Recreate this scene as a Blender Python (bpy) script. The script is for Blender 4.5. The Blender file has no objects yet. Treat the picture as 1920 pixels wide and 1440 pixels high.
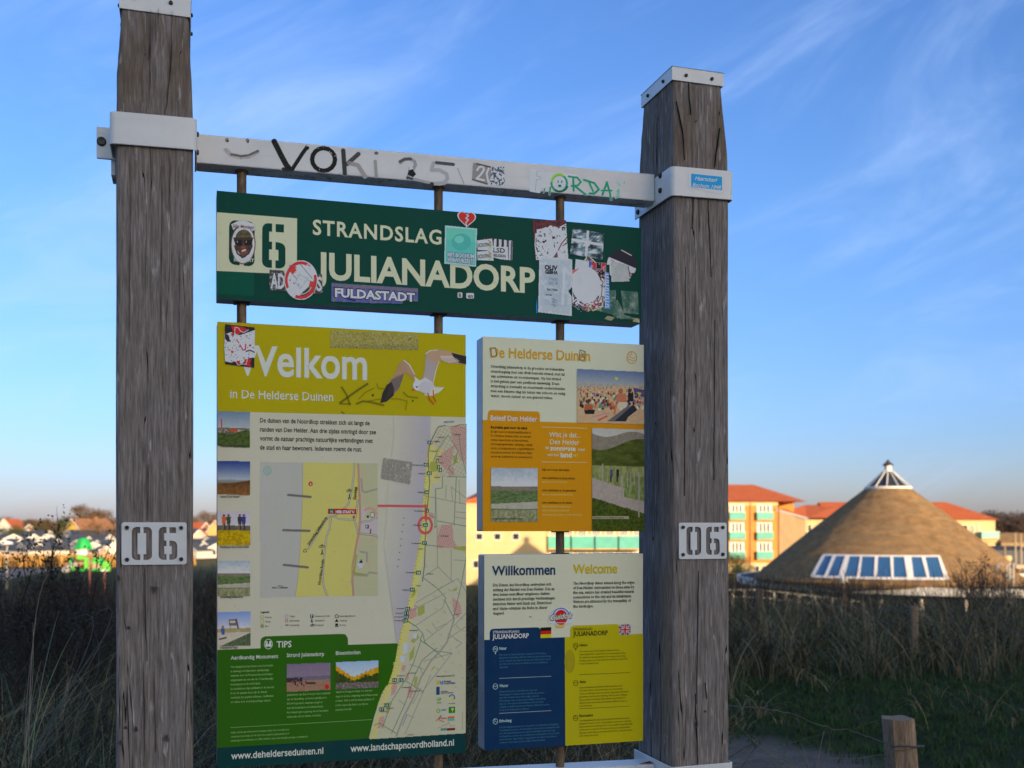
import bpy, math, random
import numpy as np
from mathutils import Vector
from mathutils.geometry import tessellate_polygon

SC = bpy.context.scene
COL = SC.collection
R = math.radians

# ------------------------------------------------------------ camera, sky, sun, exposure
EYE = 1.6
FPX, CX, HY = 2000.0, 960.0, 985.0          # focal length, centre column and horizon row of the 1920x1440 photograph
cam_d = bpy.data.cameras.new('camera')
cam = bpy.data.objects.new('camera', cam_d)
COL.objects.link(cam)
cam.location = (0, 0, EYE)
cam.rotation_euler = (R(90), 0, 0)
cam_d.sensor_width = 36.0
cam_d.lens = FPX / 1920 * 36
cam_d.shift_y = (HY - 720) / 1920
cam_d.clip_end = 4000
cam_d.dof.use_dof = True
cam_d.dof.focus_distance = 3.7
cam_d.dof.aperture_fstop = 3.6
SC.camera = cam

SUN_EL, SUN_AZ = R(7.5), R(145)       # the sun stands behind the camera and to its right; azimuth clockwise from +Y
world = bpy.data.worlds.new("World")
SC.world = world
world.use_nodes = True
wn, wl = world.node_tree.nodes, world.node_tree.links
bg = wn['Background']
sky = wn.new('ShaderNodeTexSky')
sky.sky_type = 'NISHITA'
sky.sun_disc = False
sky.sun_elevation = SUN_EL
sky.sun_rotation = SUN_AZ
sky.altitude = 0
sky.air_density = 1.0
sky.dust_density = 0.7
sky.ozone_density = 3.0
tc = wn.new('ShaderNodeTexCoord')
sep = wn.new('ShaderNodeSeparateXYZ')
wl.new(tc.outputs['Generated'], sep.inputs[0])


def wmath(op, a, b=None, clamp=False):
    n = wn.new('ShaderNodeMath')
    n.operation = op
    n.use_clamp = clamp
    for i, v in enumerate((a, b)):
        if v is None:
            continue
        if isinstance(v, (int, float)):
            n.inputs[i].default_value = v
        else:
            wl.new(v, n.inputs[i])
    return n.outputs[0]


mp0 = wn.new('ShaderNodeMapping')          # turn the direction so that x runs along the cirrus streaks, then squash across them
mp0.inputs['Rotation'].default_value = (0, R(24), 0)
wl.new(tc.outputs['Generated'], mp0.inputs[0])
mp = wn.new('ShaderNodeMapping')
mp.inputs['Scale'].default_value = (3.0, 3.4, 10.5)
mp.inputs['Location'].default_value = (0.35, 1.7, 0.55)
wl.new(mp0.outputs[0], mp.inputs[0])
cn = wn.new('ShaderNodeTexNoise')
cn.inputs['Scale'].default_value = 1.0
cn.inputs['Detail'].default_value = 9
cn.inputs['Roughness'].default_value = 0.62
cn.inputs['Distortion'].default_value = 0.9
wl.new(mp.outputs[0], cn.inputs['Vector'])
cn2 = wn.new('ShaderNodeTexNoise')
cn2.inputs['Scale'].default_value = 2.2
cn2.inputs['Detail'].default_value = 2
wl.new(tc.outputs['Generated'], cn2.inputs['Vector'])
cr = wn.new('ShaderNodeMapRange')
cr.interpolation_type = 'SMOOTHSTEP'
cr.inputs['From Min'].default_value = 0.44
cr.inputs['From Max'].default_value = 0.95
wl.new(wmath('ADD', cn.outputs[0], wmath('MULTIPLY', wmath('SUBTRACT', cn2.outputs[0], 0.5), 0.5)), cr.inputs['Value'])
cfac = wmath('MULTIPLY', cr.outputs[0], 0.52)
tint = wn.new('ShaderNodeMix')
tint.data_type = 'RGBA'
tint.blend_type = 'MULTIPLY'
tint.inputs['Factor'].default_value = 1.0
tr = wn.new('ShaderNodeValToRGB')            # clear winter air: the same hue shift all round the horizon
el = tr.color_ramp.elements
el[0].position = 0.0; el[0].color = (0.70, 0.68, 1.18, 1)
el[1].position = 0.9; el[1].color = (0.62, 0.74, 1.12, 1)
e = el.new(0.08); e.color = (0.62, 0.68, 1.06, 1)
e = el.new(0.28); e.color = (0.68, 0.78, 1.06, 1)
wl.new(sep.outputs[2], tr.inputs[0])
# towards the low sun the unseen sky is brightened and warmed to fill the sign: one smooth swing from the anti-solar to the solar side
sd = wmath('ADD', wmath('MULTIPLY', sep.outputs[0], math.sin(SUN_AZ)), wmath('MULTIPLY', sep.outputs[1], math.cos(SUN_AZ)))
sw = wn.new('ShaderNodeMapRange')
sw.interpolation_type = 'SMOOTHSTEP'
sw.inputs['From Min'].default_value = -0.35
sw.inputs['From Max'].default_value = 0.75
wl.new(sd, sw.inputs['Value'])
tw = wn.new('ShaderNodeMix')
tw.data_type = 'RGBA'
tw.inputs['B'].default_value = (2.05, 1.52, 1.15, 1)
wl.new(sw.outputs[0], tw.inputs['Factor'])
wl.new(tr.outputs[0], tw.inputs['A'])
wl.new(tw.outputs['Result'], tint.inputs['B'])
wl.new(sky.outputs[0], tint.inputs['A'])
mixc = wn.new('ShaderNodeMix')
mixc.data_type = 'RGBA'
mixc.inputs['B'].default_value = (2.1, 2.75, 4.1, 1)
wl.new(cfac, mixc.inputs['Factor'])
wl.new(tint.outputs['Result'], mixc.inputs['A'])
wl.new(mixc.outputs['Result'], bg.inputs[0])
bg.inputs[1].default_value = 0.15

sun_d = bpy.data.lights.new('sun', 'SUN')
sun_d.energy = 4.0
sun_d.angle = R(0.53)
sun_d.color = (1.0, 0.74, 0.46)
sun = bpy.data.objects.new('sun', sun_d)
COL.objects.link(sun)
_d = Vector((math.sin(SUN_AZ) * math.cos(SUN_EL), math.cos(SUN_AZ) * math.cos(SUN_EL), math.sin(SUN_EL)))
sun.rotation_euler = _d.to_track_quat('Z', 'Y').to_euler()

SC.view_settings.view_transform = 'Standard'
SC.view_settings.look = 'None'
SC.view_settings.gamma = 1
SC.view_settings.use_curve_mapping = False
SC.view_settings.exposure = 1.05

# ------------------------------------------------------------ helpers
random.seed(6)
RNG = np.random.default_rng(6)


def lin(c):
    c = np.asarray(c, float) / 255.0
    return np.where(c <= 0.04045, c / 12.92, ((c + 0.055) / 1.055) ** 2.4)


LIGHT = np.array([0.385, 0.405, 0.475])          # open-shade light on the sign; turns a colour read off the photo into the print's own colour


def alb(c):
    return np.clip(lin(c) / LIGHT, 0.0025, 0.88)


class M:
    pass


def new_mat(name):
    m = bpy.data.materials.new(name)
    m.use_nodes = True
    nt = m.node_tree
    return m, nt.nodes, nt.links, nt.nodes['Principled BSDF']


def setin(b, k, v):
    if k in b.inputs:
        b.inputs[k].default_value = v


def noise(n, l, vec, scale, detail=4, rough=0.55, dist=0.0):
    t = n.new('ShaderNodeTexNoise')
    t.inputs['Scale'].default_value = scale
    t.inputs['Detail'].default_value = detail
    t.inputs['Roughness'].default_value = rough
    t.inputs['Distortion'].default_value = dist
    l.new(vec, t.inputs['Vector'])
    return t.outputs[0]


def mapping(n, l, scale=(1, 1, 1), loc=(0, 0, 0), coord='Object'):
    t = n.new('ShaderNodeTexCoord')
    mpn = n.new('ShaderNodeMapping')
    mpn.inputs['Scale'].default_value = scale
    mpn.inputs['Location'].default_value = loc
    l.new(t.outputs[coord], mpn.inputs[0])
    return mpn.outputs[0]


def maprange(n, l, v, a, b, c=0.0, d=1.0):
    t = n.new('ShaderNodeMapRange')
    for k, x in zip(('From Min', 'From Max', 'To Min', 'To Max'), (a, b, c, d)):
        t.inputs[k].default_value = x
    l.new(v, t.inputs['Value'])
    return t.outputs[0]


def mixrgb(n, l, fac, a, b, blend='MIX'):
    t = n.new('ShaderNodeMix')
    t.data_type = 'RGBA'
    t.blend_type = blend
    for k, v in (('Factor', fac), ('A', a), ('B', b)):
        if isinstance(v, (int, float)):
            t.inputs[k].default_value = v
        elif isinstance(v, tuple):
            t.inputs[k].default_value = (*v[:3], 1)
        else:
            l.new(v, t.inputs[k])
    return t.outputs['Result']


def bump(n, l, b, h, strength=0.4, dist=0.01):
    t = n.new('ShaderNodeBump')
    t.inputs['Strength'].default_value = strength
    t.inputs['Distance'].default_value = dist
    l.new(h, t.inputs['Height'])
    l.new(t.outputs[0], b.inputs['Normal'])


def simple(name, c, rough=0.6, metal=0.0, var=0.15, scale=6.0, spec=0.5, bmp=0.0):
    m, n, l, b = new_mat(name)
    v = mapping(n, l)
    f = noise(n, l, v, scale, 5)
    c = tuple(c)
    dark = tuple(x * (1 - var) for x in c)
    lite = tuple(min(1, x * (1 + var)) for x in c)
    l.new(mixrgb(n, l, maprange(n, l, f, 0.3, 0.7), dark, lite), b.inputs['Base Color'])
    setin(b, 'Roughness', rough)
    setin(b, 'Metallic', metal)
    setin(b, 'Specular IOR Level', spec)
    if bmp:
        bump(n, l, b, f, bmp, 0.02)
    return m


def make_print():
    m, n, l, b = new_mat('printed_foil')
    a = n.new('ShaderNodeAttribute')
    a.attribute_name = 'Col'
    v = mapping(n, l, coord='Object')
    big = noise(n, l, v, 5, 6, 0.65)
    small = noise(n, l, v, 190, 2, 0.5)
    spot = maprange(n, l, small, 0.71, 0.76, 0.0, 0.35)
    blotch = maprange(n, l, noise(n, l, v, 42, 3, 0.6), 0.62, 0.78, 0.0, 0.13)
    c1 = mixrgb(n, l, maprange(n, l, big, 0.35, 0.75, 0.0, 0.07), a.outputs['Color'], (0.17, 0.17, 0.13))
    c2 = mixrgb(n, l, spot, c1, (0.05, 0.05, 0.04))
    l.new(mixrgb(n, l, blotch, c2, (0.1, 0.1, 0.08)), b.inputs['Base Color'])
    l.new(maprange(n, l, big, 0.3, 0.7, 0.5, 0.7), b.inputs['Roughness'])
    setin(b, 'Specular IOR Level', 0.1)
    return m


def make_wood(name, warm=0.0, dark=1.0):
    m, n, l, b = new_mat(name)
    vg = mapping(n, l, (75, 75, 7.0))
    vf = mapping(n, l, (230, 230, 13.0), (3, 1, 2))
    vl = mapping(n, l, (3.5, 3.5, 1.2), (7, 2, 1))
    vs = mapping(n, l, (80, 80, 9.0), (1, 9, 4))
    vc = mapping(n, l, (13, 13, 0.42), (5, 3, 8))
    g = noise(n, l, vg, 1, 6, 0.65, 0.3)
    f = noise(n, l, vf, 1, 4, 0.6)
    lo = noise(n, l, vl, 1, 4, 0.6)
    st = noise(n, l, vs, 1, 3, 0.55, 0.4)
    ck = noise(n, l, vc, 1, 3, 0.45, 0.15)
    base = mixrgb(n, l, maprange(n, l, g, 0.30, 0.70), (0.170 * dark, 0.138 * dark, 0.118 * dark), (0.385 * dark, 0.33 * dark, 0.31 * dark))
    base = mixrgb(n, l, maprange(n, l, lo, 0.45, 0.70, 0.0, 0.45), base, (0.23, 0.18, 0.135))
    tz = n.new('ShaderNodeTexCoord'); sz = n.new('ShaderNodeSeparateXYZ'); l.new(tz.outputs['Object'], sz.inputs[0])
    hi = n.new('ShaderNodeMath'); hi.operation = 'MULTIPLY'
    l.new(maprange(n, l, sz.outputs[2], 2.55, 2.95, 0.0, 0.6), hi.inputs[0]); l.new(maprange(n, l, noise(n, l, mapping(n, l, (14, 14, 3)), 1, 4, 0.6, 0.8), 0.40, 0.58), hi.inputs[1])
    base = mixrgb(n, l, hi.outputs[0], base, (0.17, 0.115, 0.066))
    base = mixrgb(n, l, maprange(n, l, f, 0.42, 0.68, 0.0, 0.75), base, (0.10, 0.080, 0.068))
    pale = n.new('ShaderNodeMath'); pale.operation = 'MULTIPLY'
    l.new(maprange(n, l, st, 0.62, 0.70), pale.inputs[0])
    l.new(maprange(n, l, lo, 0.66, 0.44, 0.0, 0.75), pale.inputs[1])
    base = mixrgb(n, l, pale.outputs[0], base, (0.55, 0.50, 0.47))
    # drying cracks: thin vertical iso-lines of a stretched noise
    d = n.new('ShaderNodeMath'); d.operation = 'SUBTRACT'
    l.new(ck, d.inputs[0]); d.inputs[1].default_value = 0.5
    ab = n.new('ShaderNodeMath'); ab.operation = 'ABSOLUTE'
    l.new(d.outputs[0], ab.inputs[0])
    wd = n.new('ShaderNodeMath'); wd.operation = 'DIVIDE'
    l.new(ab.outputs[0], wd.inputs[0])
    l.new(maprange(n, l, noise(n, l, mapping(n, l, (6, 6, 1.6), (2, 2, 2)), 1, 3), 0.47, 0.66, 0.0004, 0.007), wd.inputs[1])
    crack = maprange(n, l, wd.outputs[0], 0.5, 1.0, 1.0, 0.0)
    base = mixrgb(n, l, crack, base, (0.012, 0.010, 0.009))
    if warm: base = mixrgb(n, l, 1.0, base, (1.15, 0.92, 0.66), 'MULTIPLY')
    l.new(base, b.inputs['Base Color'])
    setin(b, 'Roughness', 0.85)
    setin(b, 'Specular IOR Level', 0.2)
    h = n.new('ShaderNodeMath'); h.operation = 'MULTIPLY_ADD'
    l.new(f, h.inputs[0]); h.inputs[1].default_value = 0.6
    l.new(g, h.inputs[2])
    h2 = n.new('ShaderNodeMath'); h2.operation = 'SUBTRACT'
    l.new(h.outputs[0], h2.inputs[0]); l.new(crack, h2.inputs[1])
    bump(n, l, b, h2.outputs[0], 0.9, 0.004)
    return m


def make_attr(name, rough=0.7, trans=0.0):
    m, n, l, b = new_mat(name)
    a = n.new('ShaderNodeAttribute')
    a.attribute_name = 'Col'
    l.new(a.outputs['Color'], b.inputs['Base Color'])
    setin(b, 'Roughness', rough)
    setin(b, 'Specular IOR Level', 0.25)
    return m


def make_paint():
    m, n, l, b = new_mat('white_powder_coat')
    v = mapping(n, l)
    s = noise(n, l, mapping(n, l, (3, 3, 30)), 1, 4)
    f = noise(n, l, v, 9, 6, 0.7)
    c = mixrgb(n, l, maprange(n, l, f, 0.4, 0.8, 0.0, 0.35), (0.80, 0.785, 0.765), (0.55, 0.54, 0.52))
    c = mixrgb(n, l, maprange(n, l, s, 0.55, 0.8, 0.0, 0.25), c, (0.33, 0.34, 0.32))
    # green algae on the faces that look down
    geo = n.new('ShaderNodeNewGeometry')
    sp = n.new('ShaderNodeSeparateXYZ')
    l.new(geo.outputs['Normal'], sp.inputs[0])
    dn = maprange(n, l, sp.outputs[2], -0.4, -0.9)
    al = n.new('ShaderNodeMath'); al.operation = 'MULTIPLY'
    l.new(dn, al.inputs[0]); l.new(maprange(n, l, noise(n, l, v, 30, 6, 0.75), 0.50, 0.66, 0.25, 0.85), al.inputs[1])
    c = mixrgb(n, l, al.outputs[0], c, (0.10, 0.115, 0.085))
    l.new(c, b.inputs['Base Color'])
    setin(b, 'Roughness', 0.42)
    bump(n, l, b, noise(n, l, v, 260, 2), 0.08, 0.002)
    return m


M.print = make_print()
M.wood = make_wood('weathered_oak')
M.woodb = make_wood('weathered_fence_wood', warm=1, dark=1.15)
M.paint = make_paint()
M.bolt = simple('dark_bolt_steel', (0.05, 0.048, 0.045), 0.4, 0.8, 0.3, 60)
def make_rust():
    m, n, l, b = new_mat('rusty_steel_tube')
    f = noise(n, l, mapping(n, l, (30, 30, 8)), 1, 6, 0.7)
    g = noise(n, l, mapping(n, l, (120, 120, 60)), 1, 3, 0.6)
    c = mixrgb(n, l, maprange(n, l, f, 0.35, 0.65), (0.085, 0.060, 0.042), (0.30, 0.19, 0.095))
    c = mixrgb(n, l, maprange(n, l, g, 0.45, 0.7, 0, 0.6), c, (0.05, 0.04, 0.035))
    l.new(c, b.inputs['Base Color'])
    setin(b, 'Roughness', 0.62); setin(b, 'Metallic', 0.25)
    bump(n, l, b, g, 0.3, 0.002)
    return m
M.rod = make_rust()
M.side = simple('board_edge_grey', (0.36, 0.38, 0.41), 0.45, 0.2, 0.15, 14)
M.attr = make_attr('painted_colours', 0.75)
M.leaf = make_attr('leaf_colours', 0.6)


def tag(o, label=None, cat=None, group=None, kind=None):
    if label: o['label'] = label
    if cat: o['category'] = cat
    if group: o['group'] = group
    if kind: o['kind'] = kind
    return o


def empty(name, loc=(0, 0, 0), rz=0.0, label=None, cat=None, group=None):
    o = bpy.data.objects.new(name, None)
    o.empty_display_size = 0.1
    o.location = loc
    o.rotation_euler = (0, 0, rz)
    COL.objects.link(o)
    return tag(o, label, cat, group)


def link(name, me, parent=None, loc=None, rz=None, label=None):
    o = bpy.data.objects.new(name, me)
    COL.objects.link(o)
    if parent is not None: o.parent = parent
    if loc is not None: o.location = loc
    if rz is not None: o.rotation_euler = (0, 0, rz)
    if label: o['label'] = label
    return o


class MB:
    """collects shapes for one mesh; optional colour per vertex"""
    def __init__(s):
        s.v, s.f, s.c = [], [], []

    def add(s, vs, fs, col=None):
        k = len(s.v)
        s.v += [tuple(map(float, p)) for p in vs]
        s.f += [tuple(i + k for i in f) for f in fs]
        s.c += [tuple(col) if col is not None else (0.5, 0.5, 0.5)] * len(vs)
        return s

    def box(s, x0, x1, y0, y1, z0, z1, col=None):
        return s.add([(x0, y0, z0), (x1, y0, z0), (x1, y1, z0), (x0, y1, z0), (x0, y0, z1), (x1, y0, z1), (x1, y1, z1), (x0, y1, z1)],
                     [(0, 3, 2, 1), (4, 5, 6, 7), (0, 1, 5, 4), (1, 2, 6, 5), (2, 3, 7, 6), (3, 0, 4, 7)], col)

    def quadbox(s, lo, hi, col=None):
        """prism between two 4-point rings"""
        return s.add(list(lo) + list(hi), [(3, 2, 1, 0), (4, 5, 6, 7), (0, 1, 5, 4), (1, 2, 6, 5), (2, 3, 7, 6), (3, 0, 4, 7)], col)

    def tube(s, pts, r, n=8, col=None, cap=True):
        pts = [Vector(p) for p in pts]
        rs = r if isinstance(r, (list, tuple)) else [r] * len(pts)
        vs, fs = [], []
        for i, p in enumerate(pts):
            d = (pts[min(i + 1, len(pts) - 1)] - pts[max(i - 1, 0)]).normalized()
            a = d.cross(Vector((0, 0, 1)))
            if a.length < 1e-3: a = Vector((1, 0, 0))
            a.normalize(); b2 = d.cross(a)
            for k in range(n):
                t = 2 * math.pi * k / n
                vs.append(p + (a * math.cos(t) + b2 * math.sin(t)) * rs[i])
        for i in range(len(pts) - 1):
            for k in range(n):
                k2 = (k + 1) % n
                fs.append((i * n + k, i * n + k2, (i + 1) * n + k2, (i + 1) * n + k))
        if cap:
            fs.append(tuple(range(n - 1, -1, -1)))
            fs.append(tuple((len(pts) - 1) * n + k for k in range(n)))
        return s.add(vs, fs, col)

    def lathe(s, prof, c=(0, 0, 0), n=24, col=None):
        """profile (r, z) turned about a vertical axis at c"""
        vs, fs = [], []
        for r, z in prof:
            for k in range(n):
                t = 2 * math.pi * k / n
                vs.append((c[0] + r * math.cos(t), c[1] + r * math.sin(t), c[2] + z))
        for i in range(len(prof) - 1):
            for k in range(n):
                k2 = (k + 1) % n
                fs.append((i * n + k, i * n + k2, (i + 1) * n + k2, (i + 1) * n + k))
        return s.add(vs, fs, col)

    def build(s, name, mat, parent=None, smooth=False, bevel=0.0, loc=None, rz=None, label=None, mesh_only=False):
        me = bpy.data.meshes.new(name)
        me.from_pydata(s.v, [], s.f)
        if mat is not None: me.materials.append(mat)
        if mat in (M.attr, M.leaf, M.print):
            a = me.color_attributes.new('Col', 'FLOAT_COLOR', 'POINT')
            buf = np.ones((len(s.v), 4), np.float32)
            buf[:, :3] = np.array(s.c, np.float32).reshape(-1, 3)
            a.data.foreach_set('color', buf.ravel())
        if smooth:
            me.polygons.foreach_set('use_smooth', [True] * len(me.polygons))
            try: me.set_sharp_from_angle(angle=R(35))
            except Exception: pass
        me.update()
        if mesh_only: return me
        o = link(name, me, parent, loc, rz, label)
        if bevel:
            b = o.modifiers.new('bevel', 'BEVEL')
            b.width = bevel; b.segments = 2; b.limit_method = 'ANGLE'
        return o


def fast_mesh(name, verts, faces, mat, cols=None, smooth=False):
    """verts (n,3), faces (m,k) numpy arrays"""
    me = bpy.data.meshes.new(name)
    nv, (nf, k) = len(verts), faces.shape
    me.vertices.add(nv); me.vertices.foreach_set('co', np.ascontiguousarray(verts, np.float32).ravel())
    me.loops.add(nf * k); me.loops.foreach_set('vertex_index', np.ascontiguousarray(faces, np.int32).ravel())
    me.polygons.add(nf); me.polygons.foreach_set('loop_start', np.arange(0, nf * k, k, dtype=np.int32))
    if smooth: me.polygons.foreach_set('use_smooth', np.ones(nf, bool))
    me.materials.append(mat)
    if cols is not None:
        a = me.color_attributes.new('Col', 'FLOAT_COLOR', 'POINT')
        buf = np.ones((nv, 4), np.float32); buf[:, :3] = cols
        a.data.foreach_set('color', buf.ravel())
    me.update(calc_edges=True)
    return me


def vnoise(x, y, seed=0):
    """smooth value noise in 0..1"""
    x = np.asarray(x, float); y = np.asarray(y, float)
    xi, yi = np.floor(x).astype(np.int64), np.floor(y).astype(np.int64)
    fx, fy = x - xi, y - yi
    fx, fy = fx * fx * (3 - 2 * fx), fy * fy * (3 - 2 * fy)

    def h(a, b):
        n = (a * 374761393 + b * 668265263 + seed * 974634777) & 0xffffffff
        n = ((n ^ (n >> 13)) * 1274126177) & 0xffffffff
        return ((n ^ (n >> 16)) & 0xffff) / 65535.0
    return (h(xi, yi) * (1 - fx) + h(xi + 1, yi) * fx) * (1 - fy) + (h(xi, yi + 1) * (1 - fx) + h(xi + 1, yi + 1) * fx) * fy


def fbm(x, y, seed=0, oct=4):
    s, a, t = 0, 0.5, 0
    for i in range(oct):
        s = s + a * vnoise(x * 2 ** i, y * 2 ** i, seed + i); t += a; a *= 0.5
    return s / t


# ------------------------------------------------------------ the sign's own frame: x along the boards, y away from the camera, z up
O = Vector((-0.3715 * 3.17, 3.17, 0.0))
TH = R(17.0)
U = Vector((math.cos(TH), math.sin(TH), 0)); B_ = Vector((-math.sin(TH), math.cos(TH), 0))


def hit(px, py, off=0.0):
    """where the sight line of a photo point meets the upright plane 'off' metres behind the posts' front: (x, y, z) in the sign frame"""
    d = Vector(((px - CX) / FPX, 1.0, (HY - py) / FPX))
    p0 = O + B_ * off
    t = p0.dot(B_) / d.dot(B_)
    w = d * t + Vector((0, 0, EYE))
    r = w - O
    return Vector((r.dot(U), off, w.z))


def far(px, py, D):
    return Vector(((px - CX) / FPX * D, D, EYE + (HY - py) / FPX * D))


class Board:
    """flat front defined by its four photo corners TL, TR, BR, BL; local metres come from a homography onto the true rectangle"""
    def __init__(s, tl, tr, br, bl, off):
        a, b, c, d = hit(*tl, off), hit(*tr, off), hit(*br, off), hit(*bl, off)
        s.off = off
        s.x0, s.x1 = (a.x + d.x) / 2, (b.x + c.x) / 2
        s.zl, s.zr = (d.z, a.z), (c.z, b.z)
        s.z0, s.z1 = (c.z + d.z) / 2, (a.z + b.z) / 2
        W, H = s.x1 - s.x0, s.z1 - s.z0
        s.W, s.H = W, H
        src = [tl, tr, br, bl]; dst = [(0, H), (W, H), (W, 0), (0, 0)]
        A, bb = [], []
        for (x, y), (u, v) in zip(src, dst):
            A.append([x, y, 1, 0, 0, 0, -u * x, -u * y]); bb.append(u)
            A.append([0, 0, 0, x, y, 1, -v * x, -v * y]); bb.append(v)
        h = np.linalg.solve(np.array(A, float), np.array(bb, float))
        s.Hm = np.append(h, 1).reshape(3, 3)
        s.Hi = np.linalg.inv(s.Hm)

    def loc(s, x, y):
        x = np.asarray(x, float); y = np.asarray(y, float)
        w = s.Hm[2, 0] * x + s.Hm[2, 1] * y + s.Hm[2, 2]
        return (s.Hm[0, 0] * x + s.Hm[0, 1] * y + s.Hm[0, 2]) / w, (s.Hm[1, 0] * x + s.Hm[1, 1] * y + s.Hm[1, 2]) / w

    def inv(s, u, v):
        w = s.Hi[2, 0] * u + s.Hi[2, 1] * v + s.Hi[2, 2]
        return (s.Hi[0, 0] * u + s.Hi[0, 1] * v + s.Hi[0, 2]) / w, (s.Hi[1, 0] * u + s.Hi[1, 1] * v + s.Hi[1, 2]) / w

    def world(s):
        return O + U * s.x0 + B_ * s.off + Vector((0, 0, s.z0))


def glyphs(txt, bold=0.0, res=3, shear=0.0, space=1.0):
    c = bpy.data.curves.new('t', 'FONT')
    c.body = txt; c.offset = bold; c.resolution_u = res; c.shear = shear; c.space_character = space
    o = bpy.data.objects.new('t', c)
    COL.objects.link(o)
    dg = bpy.context.evaluated_depsgraph_get()
    me = bpy.data.meshes.new_from_object(o.evaluated_get(dg))
    vs = np.empty(len(me.vertices) * 3); me.vertices.foreach_get('co', vs); vs = vs.reshape(-1, 3)[:, :2].copy()
    fs = [tuple(p.vertices) for p in me.polygons]
    bpy.data.objects.remove(o); bpy.data.curves.remove(c); bpy.data.meshes.remove(me)
    return vs, fs


_h = glyphs('H')[0]
CAPH = _h[:, 1].max()
XR = glyphs('x')[0][:, 1].max() / CAPH


def tall_x(t, txt):
    """the boards' typeface has tall lower-case letters: stretch the band under the x-height"""
    if txt.upper() == txt: return t
    k = 0.755
    return np.where(t < 0, t, np.where(t < XR, t * k / XR, np.where(t < 1, k + (t - XR) * (1 - k) / (1 - XR), t)))


class Print:
    """flat print on a board, all coordinates in photo pixels"""
    def __init__(s, board, layer=1):
        s.b, s.layer, s.mb = board, layer, MB()

    def y(s, layer):
        return -0.0005 * (s.layer if layer is None else layer)

    def poly(s, pts, col, layer=None, holes=()):
        loops = [list(pts)] + [list(h) for h in holes]
        flat = [p for lp in loops for p in lp]
        u, v = s.b.loc([p[0] for p in flat], [p[1] for p in flat])
        y = s.y(layer)
        vs = [(a, y, b) for a, b in zip(u, v)]
        it = iter(vs)
        tess = tessellate_polygon([[Vector((q[0], q[2], 0)) for q in [next(it) for _ in lp]] for lp in loops])
        fs = []
        for t in tess:
            a, b, c = (Vector((vs[i][0], vs[i][2], 0)) for i in t)
            fs.append(t if (b - a).cross(c - a).z > 0 else (t[0], t[2], t[1]))
        s.mb.add(vs, fs, alb(col))
        return s

    def rect(s, x0, y0, x1, y1, col, layer=None):
        """rectangle parallel to the board's edges, from the photo points of two opposite corners"""
        (u0, u1), (v0, v1) = s.b.loc([x0, x1], [y0, y1])
        y = s.y(layer)
        s.mb.add([(u0, y, v1), (u1, y, v1), (u1, y, v0), (u0, y, v0)], [(0, 1, 2, 3)], alb(col))
        return s

    def line(s, pts, w, col, layer=None):
        for (x0, y0), (x1, y1) in zip(pts[:-1], pts[1:]):
            L = math.hypot(x1 - x0, y1 - y0) or 1
            nx, ny = -(y1 - y0) / L * w / 2, (x1 - x0) / L * w / 2
            ex, ey = (x1 - x0) / L * w * .3, (y1 - y0) / L * w * .3
            s.poly([(x0 + nx - ex, y0 + ny - ey), (x1 + nx + ex, y1 + ny + ey), (x1 - nx + ex, y1 - ny + ey), (x0 - nx - ex, y0 - ny - ey)], col, layer)
        return s

    def ring(s, cx, cy, rx, ry, col, w=None, n=28, layer=None):
        o = [(cx + rx * math.cos(6.2832 * k / n), cy + ry * math.sin(6.2832 * k / n)) for k in range(n)]
        if w is None:
            return s.poly(o, col, layer)
        i = [(cx + (rx - w) * math.cos(6.2832 * k / n), cy + (ry - w) * math.sin(6.2832 * k / n)) for k in range(n)]
        for k in range(n):
            k2 = (k + 1) % n
            s.poly([o[k], o[k2], i[k2], i[k]], col, layer)
        return s

    def text(s, txt, x0, y0, x1, cap, col, bold=0.0, y1=None, perp=False, layer=None, res=2, shear=0.0, space=1.0):
        """baseline from (x0, y0) to (x1, ...) ; y1 None keeps it parallel to the board's edge; cap = capital height in photo px"""
        vs, fs = glyphs(txt, bold, res, shear, space)
        if not len(vs): return s
        a, b = vs[:, 0].min(), vs[:, 0].max()
        u0, v0 = s.b.loc(x0, y0)
        if y1 is None:
            u1, _ = s.b.loc(x1, y0); v1 = v0
        else:
            u1, v1 = s.b.loc(x1, y1)
        uc, vc = s.b.loc(x0, y0 - cap)
        capm = math.hypot(uc - u0, vc - v0)
        up = (0.0, capm)
        if perp:
            L = math.hypot(u1 - u0, v1 - v0)
            up = (-(v1 - v0) / L * capm, (u1 - u0) / L * capm)
        tx = (vs[:, 0] - a) / (b - a); ty = tall_x(vs[:, 1] / CAPH, txt)
        X = u0 + tx * (u1 - u0) + ty * up[0]; Z = v0 + tx * (v1 - v0) + ty * up[1]
        yy = s.y(layer)
        s.mb.add(np.stack([X, np.full_like(X, yy), Z], 1), fs, alb(col))
        return s

    def para(s, lines, x0, y0, dy, cap, col, wpc, bold=0.0, shear=0.0, indent=None):
        """lines with their right ends given, or estimated at wpc px per character"""
        for i, t in enumerate(lines):
            t, x1 = t if isinstance(t, tuple) else (t, None)
            s.text(t, x0, y0 + dy * i, x1 if x1 else x0 + wpc * len(t), cap, col, bold, res=1, shear=shear)
        return s

    def build(s, name, parent, label=None):
        return s.mb.build(name, M.print, parent, label=label)


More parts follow.
